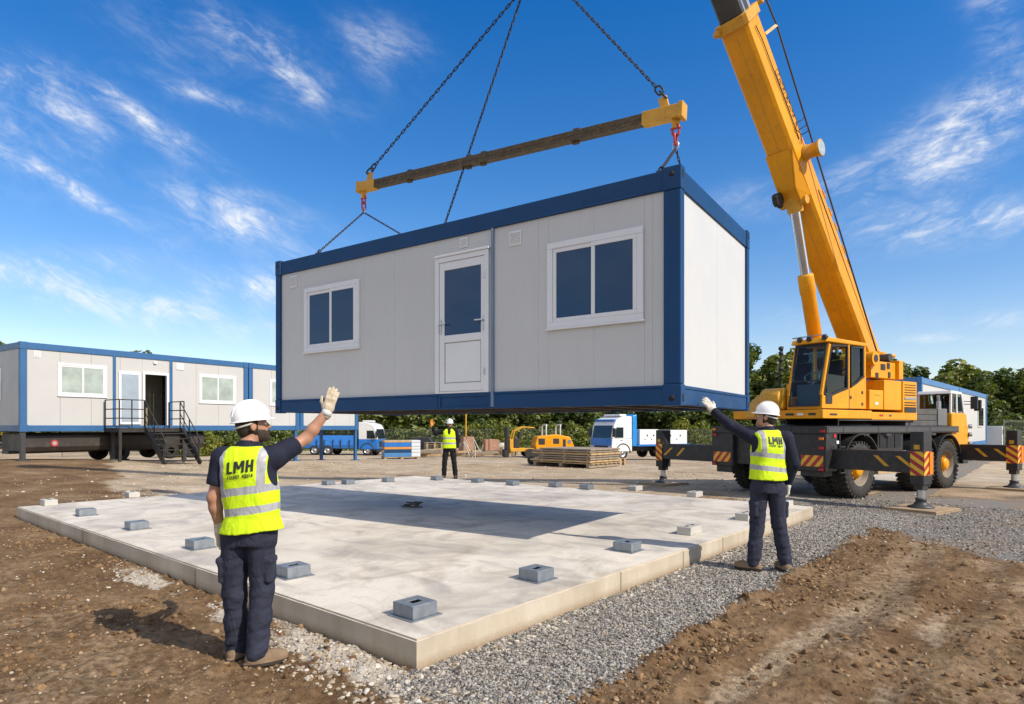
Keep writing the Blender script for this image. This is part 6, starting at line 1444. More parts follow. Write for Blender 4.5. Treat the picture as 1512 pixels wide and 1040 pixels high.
# ================================================================ trees and bushes
def leaf_mat(name, stops, trans=0.35):
    m, nt = nodes_of(name)
    at = nt.nodes.new('ShaderNodeAttribute'); at.attribute_name = 'tone'
    oi = nt.nodes.new('ShaderNodeObjectInfo')
    c = ramp(nt, at.outputs['Fac'], stops)
    c = mix_rgb(nt, 1.0, c, ramp(nt, oi.outputs['Random'], [(0.0, (0.62, 0.72, 0.70)), (0.45, (0.95, 1.0, 0.95)), (0.8, (1.2, 1.12, 0.85)), (1.0, (1.6, 1.3, 0.8))]), 'MULTIPLY')
    d = nt.nodes.new('ShaderNodeBsdfDiffuse'); tr = nt.nodes.new('ShaderNodeBsdfTranslucent'); g = nt.nodes.new('ShaderNodeBsdfGlossy'); g.inputs['Roughness'].default_value = 0.45
    L(nt, c, d.inputs[0]); L(nt, mix_rgb(nt, 1.0, c, (1.2, 1.25, 0.6), 'MULTIPLY'), tr.inputs[0])
    m1 = nt.nodes.new('ShaderNodeMixShader'); m1.inputs[0].default_value = trans; L(nt, d.outputs[0], m1.inputs[1]); L(nt, tr.outputs[0], m1.inputs[2])
    m2 = nt.nodes.new('ShaderNodeMixShader'); m2.inputs[0].default_value = 0.04; L(nt, m1.outputs[0], m2.inputs[1]); L(nt, g.outputs[0], m2.inputs[2])
    o = nt.nodes.new('ShaderNodeOutputMaterial'); L(nt, m2.outputs[0], o.inputs[0]); return m
LEAF = leaf_mat('broadleaf_green', [(0.0, (0.024, 0.044, 0.009)), (0.5, (0.080, 0.116, 0.023)), (1.0, (0.19, 0.205, 0.042))])
LEAF2 = leaf_mat('bush_yellow_green', [(0.0, (0.06, 0.09, 0.018)), (0.5, (0.13, 0.165, 0.030)), (1.0, (0.24, 0.25, 0.06))])
BARK = paint('tree_bark', (0.10, 0.075, 0.05), 0.9, var=0.35, vscale=4, bmp=0.5, bscale=20)
def crown(name, clumps, n, size, mat, parent, seed):
    r = np.random.default_rng(seed)
    cl = np.array(clumps); w = (cl[:, 3]*cl[:, 3]); k = r.choice(len(cl), n, p=w/w.sum())
    d = r.normal(size=(n, 3)); d /= np.linalg.norm(d, axis=1)[:, None]
    rad = r.uniform(0.25, 1, n)**0.45
    p = cl[k, :3]+d*rad[:, None]*cl[k, 3:4]*np.stack([np.ones(n), np.ones(n), cl[k, 4]], 1)
    nrm = d+r.normal(size=(n, 3))*0.55; nrm /= np.linalg.norm(nrm, axis=1)[:, None]
    a = np.cross(nrm, r.normal(size=(n, 3))); a /= np.linalg.norm(a, axis=1)[:, None]; b = np.cross(nrm, a)
    s = size*r.uniform(0.55, 1.3, n)[:, None]
    q = np.stack([p-a*s, p-b*s*0.62+nrm*s*0.15, p+a*s, p+b*s*0.62+nrm*s*0.12], 1)
    tone = np.clip(0.5+0.22*r.normal(size=n)+0.25*(cl[k, 5]-0.5), 0, 1)
    return npmesh(name, q.reshape(-1, 3), np.arange(4*n).reshape(-1, 4), mat, parent, smooth=False, attrs={'tone': ('FLOAT', np.repeat(tone, 4))})
def make_tree(seed, h, spread, base, n, leaf, mat, name, label, group, cat='tree'):
    rd = random.Random(seed)
    t = thing(name, label, cat, group=group); clumps = []
    nc = 15 if cat == 'tree' else 9
    for i in range(nc):
        f = (i+0.5)/nc; z = base+(h-base)*f*0.86; prof = math.sin(math.pi*min(1, 0.22+f*0.78))**0.7
        a = rd.uniform(0, 6.28); rr = spread*prof*rd.uniform(0.25, 0.78); r = spread*rd.uniform(0.32, 0.52)*(0.55+0.45*prof)
        clumps.append((rr*math.cos(a), rr*math.sin(a), z, r, rd.uniform(0.65, 0.95), rd.random()))
    clumps.append((0, 0, h-spread*0.3, spread*0.35, 1.0, 0.6)); clumps.append((0, 0, base+(h-base)*0.45, spread*0.6, 1.2, 0.3))
    m = MB(); pts = [Vector((rd.uniform(-.1, .1)*i, rd.uniform(-.1, .1)*i, (h*0.75)*i/5)) for i in range(6)]
    for i in range(5): m.cyl(pts[i], pts[i+1], 0.022*h*(1-i*0.17), 0.022*h*(1-(i+1)*0.17), 9, cap=(i == 0))
    for c in clumps[:-2][::2]: s = pts[min(4, 1+int(c[2]/h*4))]; m.cyl(s, Vector(c[:3]), 0.007*h, 0.002*h, 6, cap=False)
    m.build('trunk' if cat == 'tree' else 'stem', BARK, t)
    crown('crown' if cat == 'tree' else 'foliage', clumps, n, leaf, mat, t, seed)
    return t
protos = [make_tree(101+i, h, s, b, 5200, 0.20, LEAF, 'broadleaf_tree', 'dark green broadleaf tree in the wood behind the yard', 'trees of the wood') for i, (h, s, b) in enumerate(((8.0, 2.5, 0.9), (7.2, 2.7, 0.6), (8.6, 2.2, 1.2), (6.4, 2.6, 0.4)))]
rt = random.Random(5); usedp = [False]*4
def put(kind, x, y, sc, label=None):
    o = protos[kind] if not usedp[kind] else copy_tree(protos[kind]); usedp[kind] = True
    o.location = (x, y, hz(x, y)-0.1); o.rotation_euler = (0, 0, rt.uniform(0, 6.28)); w_ = sc*rt.uniform(1.15, 1.4); o.scale = (w_, w_, sc)
    if label: o['label'] = label
    return o
def want_top(px):   # image row of the skyline
    xs = (-200, 380, 530, 900, 1110, 1150, 1345, 1400, 1440, 1480, 1512, 1700); ys = (560, 560, 552, 550, 522, 524, 547, 546, 553, 549, 554, 553)
    return float(np.interp(px, xs, ys))
for row, (Yb, sp, kk) in enumerate(((60, 3.0, 0.86), (66, 2.8, 1.0), (72, 3.0, 1.03))):
    x = -96.0+row*1.3
    while x < 88:
        Y = Yb+rt.uniform(-1.5, 1.5)-max(0, (x-25)*0.22); px = CX+x/Y*F_PX
        if -900 < px < 1680 and (px > -80 or rt.random() < 0.8):
            kind = rt.randrange(4); h = (8.0, 7.2, 8.6, 6.4)[kind]
            zt = CAMH+(HY-want_top(px)-rt.uniform(-14, 6))/F_PX*Y
            sc = (zt-hz(x, Y))/h*kk
            put(kind, x, Y, sc)
        x += sp*rt.uniform(0.75, 1.25)
o = put(2, -38.5, 46, 1.02, 'lone treetop showing over the roof at the extreme left'); del o['group']
o = put(0, -30.5, 52, 1.04, 'small treetop peeping over the roof of the raised cabin row'); del o['group']
bp = [make_tree(301+i, h, s, 0.15, 2600, 0.11, LEAF2, 'bush', 'yellow green bush growing along the mesh fence', 'bushes along the fence', 'bush') for i, (h, s) in enumerate(((2.4, 1.6), (1.8, 1.5), (3.0, 1.5)))]
ub = [False]*3
def putb(k, x, y, sc):
    o = bp[k] if not ub[k] else copy_tree(bp[k]); ub[k] = True
    o.location = (x, y, hz(x, y)-0.05); o.rotation_euler = (0, 0, rt.uniform(0, 6.28)); o.scale = (sc*1.15, sc*1.15, sc); return o
for px, Y, k, sc in ((560, 58, 0, .9), (585, 57.5, 1, 1.1), (612, 58, 2, .9), (636, 58, 0, 1.0), (680, 58, 1, 1.2), (700, 57.5, 0, 1.0), (727, 57, 2, .95), (745, 52, 0, 1.05), (776, 58, 1, 1.2), (790, 57.5, 2, .9), (815, 57, 0, 1.0), (842, 53, 2, .85), (858, 53, 1, 1.0), (875, 52.5, 0, .9), (1010, 56, 2, 1.0), (1035, 56, 0, 1.1), (1080, 56, 1, 1.1), (1100, 57, 2, 1.0), (1140, 57, 0, 1.2), (330, 48, 0, 1.0), (352, 47, 1, 1.0), (375, 50, 2, .9), (410, 52, 0, 1.0), (440, 54, 1, 1.0), (1480, 40, 1, 1.1), (1500, 41, 0, 1.2), (1525, 42, 1, 1.2), (1550, 42, 0, 1.2), (270, 42, 1, .9), (300, 44, 0, .9)):
    w = P(px, 650, Y); putb(k, w.x, Y, sc)
# low rough grass at the foot of the fence: nobody could count it
r = np.random.default_rng(77); n = 9000
gx = r.uniform(-20, 24, n); gy = 54.5+r.normal(size=n)*0.9-(gx+17)*0.05
x2 = r.uniform(24, 46, 2500); y2 = 31.8+(x2-24.6)*0.26+r.normal(size=2500)*0.5; gx = np.concatenate([gx, x2]); gy = np.concatenate([gy, y2]); n = len(gx)
gz_ = ground_h(gx, gy, False); hh = r.uniform(0.15, 0.5, n); a = r.uniform(0, 6.28, n); wd = 0.05
dx, dy = np.cos(a)*wd, np.sin(a)*wd; lx, ly = r.normal(size=n)*0.12, r.normal(size=n)*0.12
q = np.stack([np.stack([gx-dx, gy-dy, gz_], 1), np.stack([gx+dx, gy+dy, gz_], 1), np.stack([gx+lx+dx*.3, gy+ly+dy*.3, gz_+hh], 1), np.stack([gx+lx-dx*.3, gy+ly-dy*.3, gz_+hh], 1)], 1)
tag(npmesh('rough_grass', q.reshape(-1, 3), np.arange(4*n).reshape(-1, 4), LEAF2, smooth=False, attrs={'tone': ('FLOAT', np.repeat(r.uniform(0.2, 0.9, n), 4))}), kind='stuff')
# ================================================================ people
def fabric(name, c, var=0.15, rough=0.85, wr=0.5, scale=9):
    m, nt = nodes_of(name); co = objco(nt)
    n1 = noise(nt, scale, 4, 0.6, mapped(nt, co, (1, 1, 0.45)), 0.8)
    col = mix_rgb(nt, 1.0, c, ramp(nt, n1, [(0.3, 1-var), (0.7, 1+var)]), 'MULTIPLY')
    h = math_n(nt, 'ADD', n1, math_n(nt, 'MULTIPLY', noise(nt, 400, 2, 0.5, co), 0.05))
    principled(nt, col, rough, 0, bump(nt, h, wr, 0.03), 0.2); return m
SKIN = paint('tanned_skin', (0.42, 0.215, 0.135), 0.5, var=0.14, vscale=12, spec=0.4)
SKIN2 = paint('light_skin', (0.50, 0.28, 0.19), 0.5, var=0.14, vscale=12, spec=0.4)
HAIR = paint('dark_hair', (0.022, 0.014, 0.010), 0.65, var=0.3, vscale=40, bmp=0.6, bscale=120)
BEARD = paint('brown_beard', (0.050, 0.030, 0.019), 0.7, var=0.3, vscale=60, bmp=0.6, bscale=150)
NAVY = fabric('navy_cotton', (0.016, 0.018, 0.034), 0.2)
TROUS = fabric('charcoal_work_cloth', (0.030, 0.033, 0.052), 0.30, 0.9, 0.8)
BLACKC = fabric('black_cloth', (0.012, 0.012, 0.014), 0.2)
GLOVE = fabric('dusty_cotton_glove', (0.50, 0.42, 0.31), 0.22, 0.95, 0.4, 40)
GLOVE2 = fabric('pale_grey_glove', (0.58, 0.55, 0.48), 0.2, 0.95, 0.4, 40)
HELM = paint('white_helmet_shell', (0.82, 0.82, 0.82), 0.25, var=0.03, coat=0.3)
STRAPM = paint('helmet_band', (0.55, 0.55, 0.53), 0.6)
EYEW = paint('eye_white', (0.75, 0.73, 0.70), 0.2); EYEB = paint('eye_dark', (0.02, 0.012, 0.01), 0.15)
INK = paint('black_print', (0.012, 0.016, 0.012), 0.6, var=0.1)
def boot_mat(name, c):
    m, nt = nodes_of(name); co = objco(nt); s = nt.nodes.new('ShaderNodeSeparateXYZ'); L(nt, co, s.inputs[0])
    n1 = noise(nt, 18, 5, 0.65, co)
    up = mix_rgb(nt, 1.0, c, ramp(nt, n1, [(0.3, 0.7), (0.7, 1.2)]), 'MULTIPLY')
    dust = mix_rgb(nt, ramp(nt, math_n(nt, 'ADD', s.outputs[2], math_n(nt, 'MULTIPLY', n1, 0.06)), [(0.05, 0.6), (0.14, 0.0)]), up, (0.26, 0.18, 0.11))
    col = mix_rgb(nt, math_n(nt, 'GREATER_THAN', 0.030, s.outputs[2]), dust, (0.045, 0.036, 0.028))
    principled(nt, col, 0.8, 0, bump(nt, n1, 0.4, 0.01), 0.25); return m
BOOT = boot_mat('tan_boot_leather', (0.20, 0.135, 0.085))
def vest_mat(name, bands, slope, strapx, sw_, ztop):
    m, nt = nodes_of(name)
    at = nt.nodes.new('ShaderNodeAttribute'); at.attribute_name = 'tc'; s = nt.nodes.new('ShaderNodeSeparateXYZ'); L(nt, at.outputs['Vector'], s.inputs[0])
    co = objco(nt)
    z = math_n(nt, 'ADD', s.outputs[2], math_n(nt, 'MULTIPLY', s.outputs[0], -slope))
    z = math_n(nt, 'ADD', z, math_n(nt, 'MULTIPLY', math_n(nt, 'SUBTRACT', noise(nt, 7, 3, 0.5, co), 0.5), 0.018))
    tot = None
    for b0, b1 in bands:
        k = math_n(nt, 'MULTIPLY', math_n(nt, 'GREATER_THAN', z, b0), math_n(nt, 'LESS_THAN', z, b1)); tot = k if tot is None else math_n(nt, 'MAXIMUM', tot, k)
    if strapx:
        ax = math_n(nt, 'ABSOLUTE', s.outputs[0])
        k = math_n(nt, 'LESS_THAN', math_n(nt, 'ABSOLUTE', math_n(nt, 'SUBTRACT', ax, strapx)), sw_)
        k = math_n(nt, 'MULTIPLY', k, math_n(nt, 'GREATER_THAN', z, bands[0][0]+0.01)); tot = math_n(nt, 'MAXIMUM', tot, k)
    n1 = noise(nt, 10, 4, 0.6, mapped(nt, co, (1, 1, 0.5)), 1.0)
    yel = mix_rgb(nt, 1.0, (0.60, 0.82, 0.012), ramp(nt, n1, [(0.3, 0.85), (0.7, 1.08)]), 'MULTIPLY')
    gry = mix_rgb(nt, ramp(nt, noise(nt, 22, 3, 0.6, mapped(nt, co, (1, 1, 0.2))), [(0.4, 0), (0.7, 1)]), (0.40, 0.40, 0.42), (0.27, 0.27, 0.29))
    col = mix_rgb(nt, tot, yel, gry)
    b = principled(nt, col, ramp(nt, tot, [(0, 0.75), (1, 0.4)]), 0, bump(nt, n1, 0.55, 0.03), 0.3)
    return m
def unit(v): v = np.asarray(v, float); return v/np.linalg.norm(v)
def loft(p, st, ex=2.3):
    """stations (z, cx, cy, rx, ry) up a torso; p in torso space"""
    st = np.asarray(st, float); z = np.clip(p[:, 2], st[0, 0], st[-1, 0])
    cx, cy, rx, ry = (np.interp(z, st[:, 0], st[:, i]).astype(np.float32) for i in (1, 2, 3, 4))
    a = (np.abs((p[:, 0]-cx)/rx)**ex+np.abs((p[:, 1]-cy)/ry)**ex)**(1/ex)
    d = (a-1)*np.minimum(rx, ry)
    dz = np.maximum(st[0, 0]-p[:, 2], p[:, 2]-st[-1, 0])
    return np.maximum(d, dz).astype(np.float32)
def hand_sdf(p, w, d, n, t, curl=0.25, sc=1.0, spread=0.006, thick=1.0):
    """w wrist, d towards the fingers, n out of the back of the hand, t towards the thumb side"""
    w = np.asarray(w, float); d = unit(d); t = unit(np.asarray(t, float)-np.dot(t, d)*d); nn = unit(np.cross(d, t)); n = nn if np.dot(nn, n) > 0 else -nn
    Rm = np.stack([t, d, n], 1)
    out = rbox(p, w+d*0.055*sc, (0.041*sc, 0.050*sc, 0.017*sc), 0.015*sc, Rm)
    out = smin(out, cap(p, w-d*0.03*sc, w+d*0.02*sc, 0.034*sc, 0.034*sc), 0.02*sc)
    for i, (o, ln, cu) in enumerate(((0.031, 0.070, 0.8), (0.011, 0.080, 1.0), (-0.010, 0.075, 1.15), (-0.030, 0.058, 1.35))):
        b = w+d*(0.098-0.004*abs(i-1.2))*sc+t*o*sc
        a1 = curl*cu*0.7; a2 = a1+curl*cu*1.0; a3 = a2+curl*cu*0.7
        sd = t*(o/0.031)*spread*6
        q = b
        for l, a, r0, r1 in ((0.45, a1, 0.0115, 0.0108), (0.32, a2, 0.0108, 0.010), (0.23, a3, 0.010, 0.009)):
            e = q+(unit(d*math.cos(a)-n*math.sin(a)+sd))*ln*l*sc
            out = smin(out, cap(p, q, e, r0*sc*thick, r1*sc*thick), 0.006*sc); q = e
    b = w+d*0.028*sc+t*0.034*sc-n*0.006*sc; m_ = b+unit(t*0.75+d*0.75-n*0.3)*0.042*sc; e = m_+unit(t*0.35+d*0.95-n*0.25)*0.034*sc
    out = smin(out, cap(p, b, m_, 0.0155*sc, 0.013*sc), 0.014*sc); out = smin(out, cap(p, m_, e, 0.0125*sc*thick, 0.0105*sc*thick), 0.006*sc)
    return out
def bb(pts, m): a = np.array([np.asarray(q, float) for q in pts]); return a.min(0)-m, a.max(0)+m
def person(loc, label, J, f, hf, st, vest, hbody, skin, sleeve, shirtm, trousm, bootm, hands, beard=0, boots=True, cargo=True, glasses=False, arms_k=1.0):
    root = thing('person', label, 'person', loc)
    f = unit(f); up = np.array([0, 0, 1.0]); r = np.cross(f, up)
    hf = unit(hf); hr = unit(np.cross(hf, up)); hu = np.cross(hr, hf)
    TRm = np.stack([r, f, up], 1); HR = np.stack([hr, hf, hu], 1)
    J = {k: np.asarray(v, float) for k, v in J.items()}
    o0 = np.array([J['pel'][0], J['pel'][1], 0.0])
    def tl(p): return ((p-o0.astype(np.float32)) @ TRm.astype(np.float32))
    hc = J['head']
    def head(p):
        q = ((p-hc.astype(np.float32)) @ HR.astype(np.float32))
        d = ell(q, (0, -0.008, 0.025), (0.076, 0.096, 0.098))
        d = smin(d, ell(q, (0, 0.030, -0.055), (0.056, 0.062, 0.062)), 0.03)
        d = smin(d, cap(q, (0, 0.088, 0.012), (0, 0.108, -0.022), 0.010, 0.016), 0.014)
        d = smin(d, ell(q, (0, 0.076, -0.092), (0.026, 0.022, 0.02)), 0.02)
        d = smin(d, cap(q, (-0.035, 0.078, 0.026), (0.035, 0.078, 0.026), 0.012), 0.014)
        for s in (-1, 1):
            d = smax(d, -ell(q, (s*0.033, 0.094, 0.006), (0.017, 0.014, 0.011)), 0.010)
            d = smin(d, ell(q, (s*0.081, -0.012, -0.004), (0.011, 0.022, 0.032)), 0.008)
            d = smax(d, -ell(q, (s*0.092, -0.008, -0.002), (0.006, 0.010, 0.016)), 0.005)
        d = smin(d, cap(q, (-0.018, 0.087, -0.062), (0.018, 0.087, -0.062), 0.009), 0.008)
        d = smax(d, -cap(q, (-0.022, 0.099, -0.062), (0.022, 0.099, -0.062), 0.0035), 0.004)
        return d
    nb_ = J['neck']; hip = J['pel']; ak = 1.0 if sleeve == 'short' else 0.78
    sh, el_, wr = {s: J['sh'+s] for s in 'LR'}, {s: J['el'+s] for s in 'LR'}, {s: J['wr'+s] for s in 'LR'}
    hp, kn, an, to = ({s: J[k+s] for s in 'LR'} for k in ('hp', 'kn', 'an', 'to'))
    def body(p):
        d = head(p)
        d = smin(d, cap(p, hc-hu*0.06-hf*0.022, nb_, 0.054, 0.058), 0.03)
        d = smin(d, loft(tl(p), [(z, a, b, x*0.80, y*0.80) for z, a, b, x, y in st]), 0.03)
        for s in 'LR':
            d = smin(d, cap(p, sh[s], el_[s], 0.050*ak, 0.041*ak), 0.02)
            mid = el_[s]*0.68+wr[s]*0.32
            d = smin(d, cap(p, el_[s], mid, 0.042*ak, 0.043*ak), 0.02); d = smin(d, cap(p, mid, wr[s], 0.043*ak, 0.029), 0.02)
            d = smin(d, cap(p, hp[s], kn[s], 0.075, 0.05), 0.03); d = smin(d, cap(p, kn[s], an[s], 0.05, 0.035), 0.02); d = smin(d, cap(p, an[s], to[s], 0.033, 0.025), 0.02)
        return d
    allp = [v for v in J.values()]
    lo, hi = bb(allp, 0.17)
    lo[2] = 0.01
    V, Q = nets(body, lo, hi, hbody); npmesh('body', V, Q, skin, root)
    # hair and beard
    hb_ = max(0.006, hbody*0.75)
    def hair(p):
        q = ((p-hc.astype(np.float32)) @ HR.astype(np.float32))
        d = smin(head(p)-0.007, ell(q, (0, -0.060, -0.030), (0.058, 0.040, 0.055)), 0.03)
        edge = np.maximum(q[:, 1]-0.02-0.25*np.maximum(q[:, 2], 0), -0.075-q[:, 2]+0.35*np.maximum(q[:, 1]+0.02, 0))
        ear = ell(q, (0.085, -0.010, -0.008), (0.03, 0.026, 0.036)); ear2 = ell(q, (-0.085, -0.010, -0.008), (0.03, 0.026, 0.036))
        return np.maximum(np.maximum(d, edge), -np.minimum(ear, ear2))
    lo, hi = hc-0.16, hc+0.16
    V, Q = nets(hair, lo, hi, hb_); npmesh('hair', V, Q, HAIR, root)
    if beard:
        def brd(p):
            q = ((p-hc.astype(np.float32)) @ HR.astype(np.float32))
            d = head(p)-0.006
            top = q[:, 2]+0.062-0.55*np.abs(q[:, 0])
            mouth = ell(q, (0, 0.10, -0.062), (0.022, 0.03, 0.008))
            return np.maximum(np.maximum(np.maximum(d, top), 0.012-q[:, 1]), -mouth)
        V, Q = nets(brd, lo, hi, hb_); npmesh('beard', V, Q, BEARD, root)
    for s in (-1, 1):
        c = hc+HR @ np.array([s*0.033, 0.080, 0.006]); MB().ball(c, 0.0125, 8).ball(c+hf*0.009, 0.0062, 6, 1).build('eye', [EYEW, EYEB], root)
    # helmet
    Hc = hc+hu*0.048-hf*0.004
    def hp3(x, y, z): return Hc+hr*x+hf*y+hu*z
    m = MB(); nr, na = 9, 36; vs = []
    for i in range(nr+1):
        a = math.pi/2*i/nr
        for k in range(na):
            t = 2*math.pi*k/na; cx, cy = math.cos(t), math.sin(t)
            rx, ry, rz_ = 0.104, 0.126, 0.132
            rid = 0.006*math.exp(-(math.cos(t)*math.cos(a)/0.13)**2)*(1 if i < nr else 1)
            vs.append(hp3(rx*math.cos(a)*cx*(1+rid*4), ry*math.cos(a)*cy*(1+rid), (rz_+rid)*math.sin(a)))
    fs = [(i*na+k, i*na+(k+1) % na, (i+1)*na+(k+1) % na, (i+1)*na+k) for i in range(nr) for k in range(na)]
    m.add(vs, fs, 0, True); vs = []
    for j, (dz, k_) in enumerate(((0.0, 0.0), (-0.006, 1.0), (-0.011, 1.0), (-0.006, -0.12))):
        for k in range(na):
            t = 2*math.pi*k/na; cx, cy = math.cos(t), math.sin(t)
            pk = 0.007+0.034*max(0, cy)**2+0.005*max(0, -cy)
            vs.append(hp3((0.104+pk*k_)*cx, (0.126+pk*k_)*cy, dz-0.010*max(0, cy)*max(k_, 0)))
    fs = [(j*na+(k+1) % na, j*na+k, (j+1)*na+k, (j+1)*na+(k+1) % na) for j in range(3) for k in range(na)]
    m.add(vs, fs, 0, True)
    he = m.build('helmet', HELM, root)
    for off in (-0.022, 0.022):
        m = MB(); m.tube([hp3(off, 0.128*math.cos(a)*0.985, 0.135*math.sin(a)) for a in np.linspace(0.25, math.pi-0.25, 18)], 0.0035, 6); m.build('helmet_ridge', HELM, he)
    m = MB(); m.tube([hp3(0.090*math.cos(t), 0.108*math.sin(t)-0.006, -0.026-0.02*max(0, -math.sin(t))) for t in np.linspace(math.pi*1.02, 1.98*math.pi, 16)], 0.008, 6); m.build('head_band', STRAPM, he)
    # shirt
    def shirt(p):
        q = tl(p); d = loft(q, st)
        d = smin(d, cap(p, sh['L'], sh['R'], 0.066, 0.066), 0.05)
        for s in 'LR':
            if sleeve == 'short':
                e = sh[s]*0.30+el_[s]*0.70; d = smin(d, cap(p, sh[s], e, 0.078, 0.070), 0.035)
                ax = unit(el_[s]-sh[s]); cut = (p-e.astype(np.float32)) @ ax.astype(np.float32)
                d = np.where(np.linalg.norm(p-e, axis=1) < 0.16, smax(d, cut, 0.008), d)
            else:
                d = smin(d, cap(p, sh[s], el_[s], 0.076, 0.062), 0.035); d = smin(d, cap(p, el_[s], wr[s]*0.93+el_[s]*0.07, 0.061, 0.046), 0.02)
        col_ = np.abs(cap(p, nb_-up*0.01, nb_+(hc-hu*0.06-nb_)*0.62, 0.070, 0.068))-0.007
        d = smin(d, np.maximum(col_, (p[:, 2]-(nb_[2]+0.045)+0.25*((p-nb_.astype(np.float32)) @ f.astype(np.float32)))), 0.01)
        d = d+0.010*(fbm(p[:, 0]*11, p[:, 1]*11, p[:, 2]*9, 2, 5)-0.5)
        return d
    pts = [sh['L'], sh['R'], el_['L'], el_['R'], nb_+up*0.05, hip-up*0.05]+([wr['L'], wr['R']] if sleeve != 'short' else [])
    lo, hi = bb(pts, 0.16)
    hs_ = max(0.009, hbody); V, Q = nets(shirt, lo, hi, hs_); npmesh('shirt', V, Q, shirtm, root)
    # trousers
    def trous(p):
        q = tl(p)
        d = loft(q, [(hip[2]-0.10, st[0][1], 0, 0.150, 0.112), (hip[2], st[0][1], 0, 0.168, 0.122), (hip[2]+0.16, st[0][1], 0, 0.165, 0.118)])
        lg = []
        for s in 'LR':
            top = hp[s]-up*0.02
            k = smin(cap(p, top, kn[s], 0.098, 0.079), cap(p, kn[s], an[s]+up*0.0, 0.078, 0.074), 0.03)
            out = -r if s == 'L' else r
            if cargo:
                ax = unit(kn[s]-top); c = top+(kn[s]-top)*0.62+out*0.068-f*0.015
                Rm = np.stack([out, unit(np.cross(ax, out)), ax], 1)
                k = smin(k, rbox(p, c, (0.022, 0.062, 0.082), 0.018, Rm), 0.008)
                k = smin(k, rbox(p, c-ax*0.075+out*0.006, (0.023, 0.065, 0.022), 0.010, Rm), 0.004)
            lg.append(k)
        d = smin(d, np.minimum(lg[0], lg[1]) if True else 0, 0.035)
        low = np.clip(1-(p[:, 2]-0.05)/0.5, 0, 1)
        d = d+0.040*(0.45+low)*(fbm(p[:, 0]*6+p[:, 2]*5, p[:, 1]*6, p[:, 2]*15-p[:, 0]*6, 3, 8, 0.6)-0.5)
        return np.maximum(d, 0.035-p[:, 2])
    lo, hi = bb([hp['L'], hp['R'], kn['L'], kn['R'], an['L'], an['R'], hip+up*0.1], 0.15)
    V, Q = nets(trous, lo, hi, max(0.010, hbody)); npmesh('trousers', V, Q, trousm, root)
    for s in 'LR':
        def boot(p):
            fw = unit((to[s]-an[s])*np.array([1, 1, 0])); b = np.array([an[s][0], an[s][1], 0])
            sd = np.cross(fw, up); Rm = np.stack([sd, fw, up], 1)
            d = cap(p, b+up*0.16, b+up*0.06, 0.050, 0.052)
            d = smin(d, cap(p, b+up*0.052-fw*0.03, b+fw*0.10+up*0.050, 0.050, 0.050), 0.03); d = smin(d, ell(p, b+fw*0.140+up*0.045, (0.049, 0.066, 0.048), Rm), 0.03)
            sole = np.maximum(np.abs(p[:, 2]-0.014)-0.016, np.minimum(ell(p, b+fw*0.055+up*0.014, (0.055, 0.152, 0.3), Rm), 1))
            return np.maximum(smin(d, sole, 0.008), -p[:, 2])
        b = np.array([an[s][0], an[s][1], 0.1]); lo, hi = bb([b-0.13, b+0.13, to[s]], 0.12); lo[2] = -0.01; hi[2] = 0.28
        V, Q = nets(boot, lo, hi, max(0.008, hbody*0.8)); npmesh('boot', V, Q, bootm, root)
    # vest
    top = st[-1][0]
    vst = [(vest['hem'], st[0][1], 0, vest['hx'], vest['hy'])]+[(z, a, b, x+0.020, y+0.018) for z, a, b, x, y in st if z > vest['hem']+0.1]
    q_nb = (nb_-o0) @ TRm; q_sh = {s: (sh[s]-o0) @ TRm for s in 'LR'}
    def vestf(p):
        q = tl(p)
        d = loft(q, vst, 2.4)
        cut = vest['hem']+vest.get('slope', 0)*q[:, 0]
        d = np.maximum(d, cut-q[:, 2])
        d = d+0.014*(fbm(q[:, 0]*8+q[:, 2]*4, q[:, 1]*8, q[:, 2]*6-q[:, 0]*3, 3, 12)-0.5)
        for s, sg in (('L', -1), ('R', 1)):
            c = q_sh[s]*np.array([1, 1, 1])+np.array([sg*0.055, 0, -0.07])
            d = smax(d, -ell(q, c, (0.078, 0.30, 0.155)), 0.006)
        d = smax(d, -ell(q, q_nb+np.array([0, 0.02, 0.045]), (0.088, 0.105, 0.062)), 0.006)
        if vest.get('vneck'): d = smax(d, -ell(q, q_nb+np.array([0, 0.13, -0.03]), (0.05, 0.09, 0.15)), 0.006)
        return d
    lo, hi = bb([o0+TRm @ np.array([x, y, z]) for x in (-0.27, 0.27) for y in (-0.2, 0.2) for z in (vest['hem']-0.03, top+0.02)], 0.02)
    V, Q = nets(vestf, lo, hi, max(0.008, hbody*0.9))
    tcv = (V-o0) @ TRm
    vo = npmesh('safety_vest', V, Q, vest['mat'], root, attrs={'tc': ('FLOAT_VECTOR', tcv)})
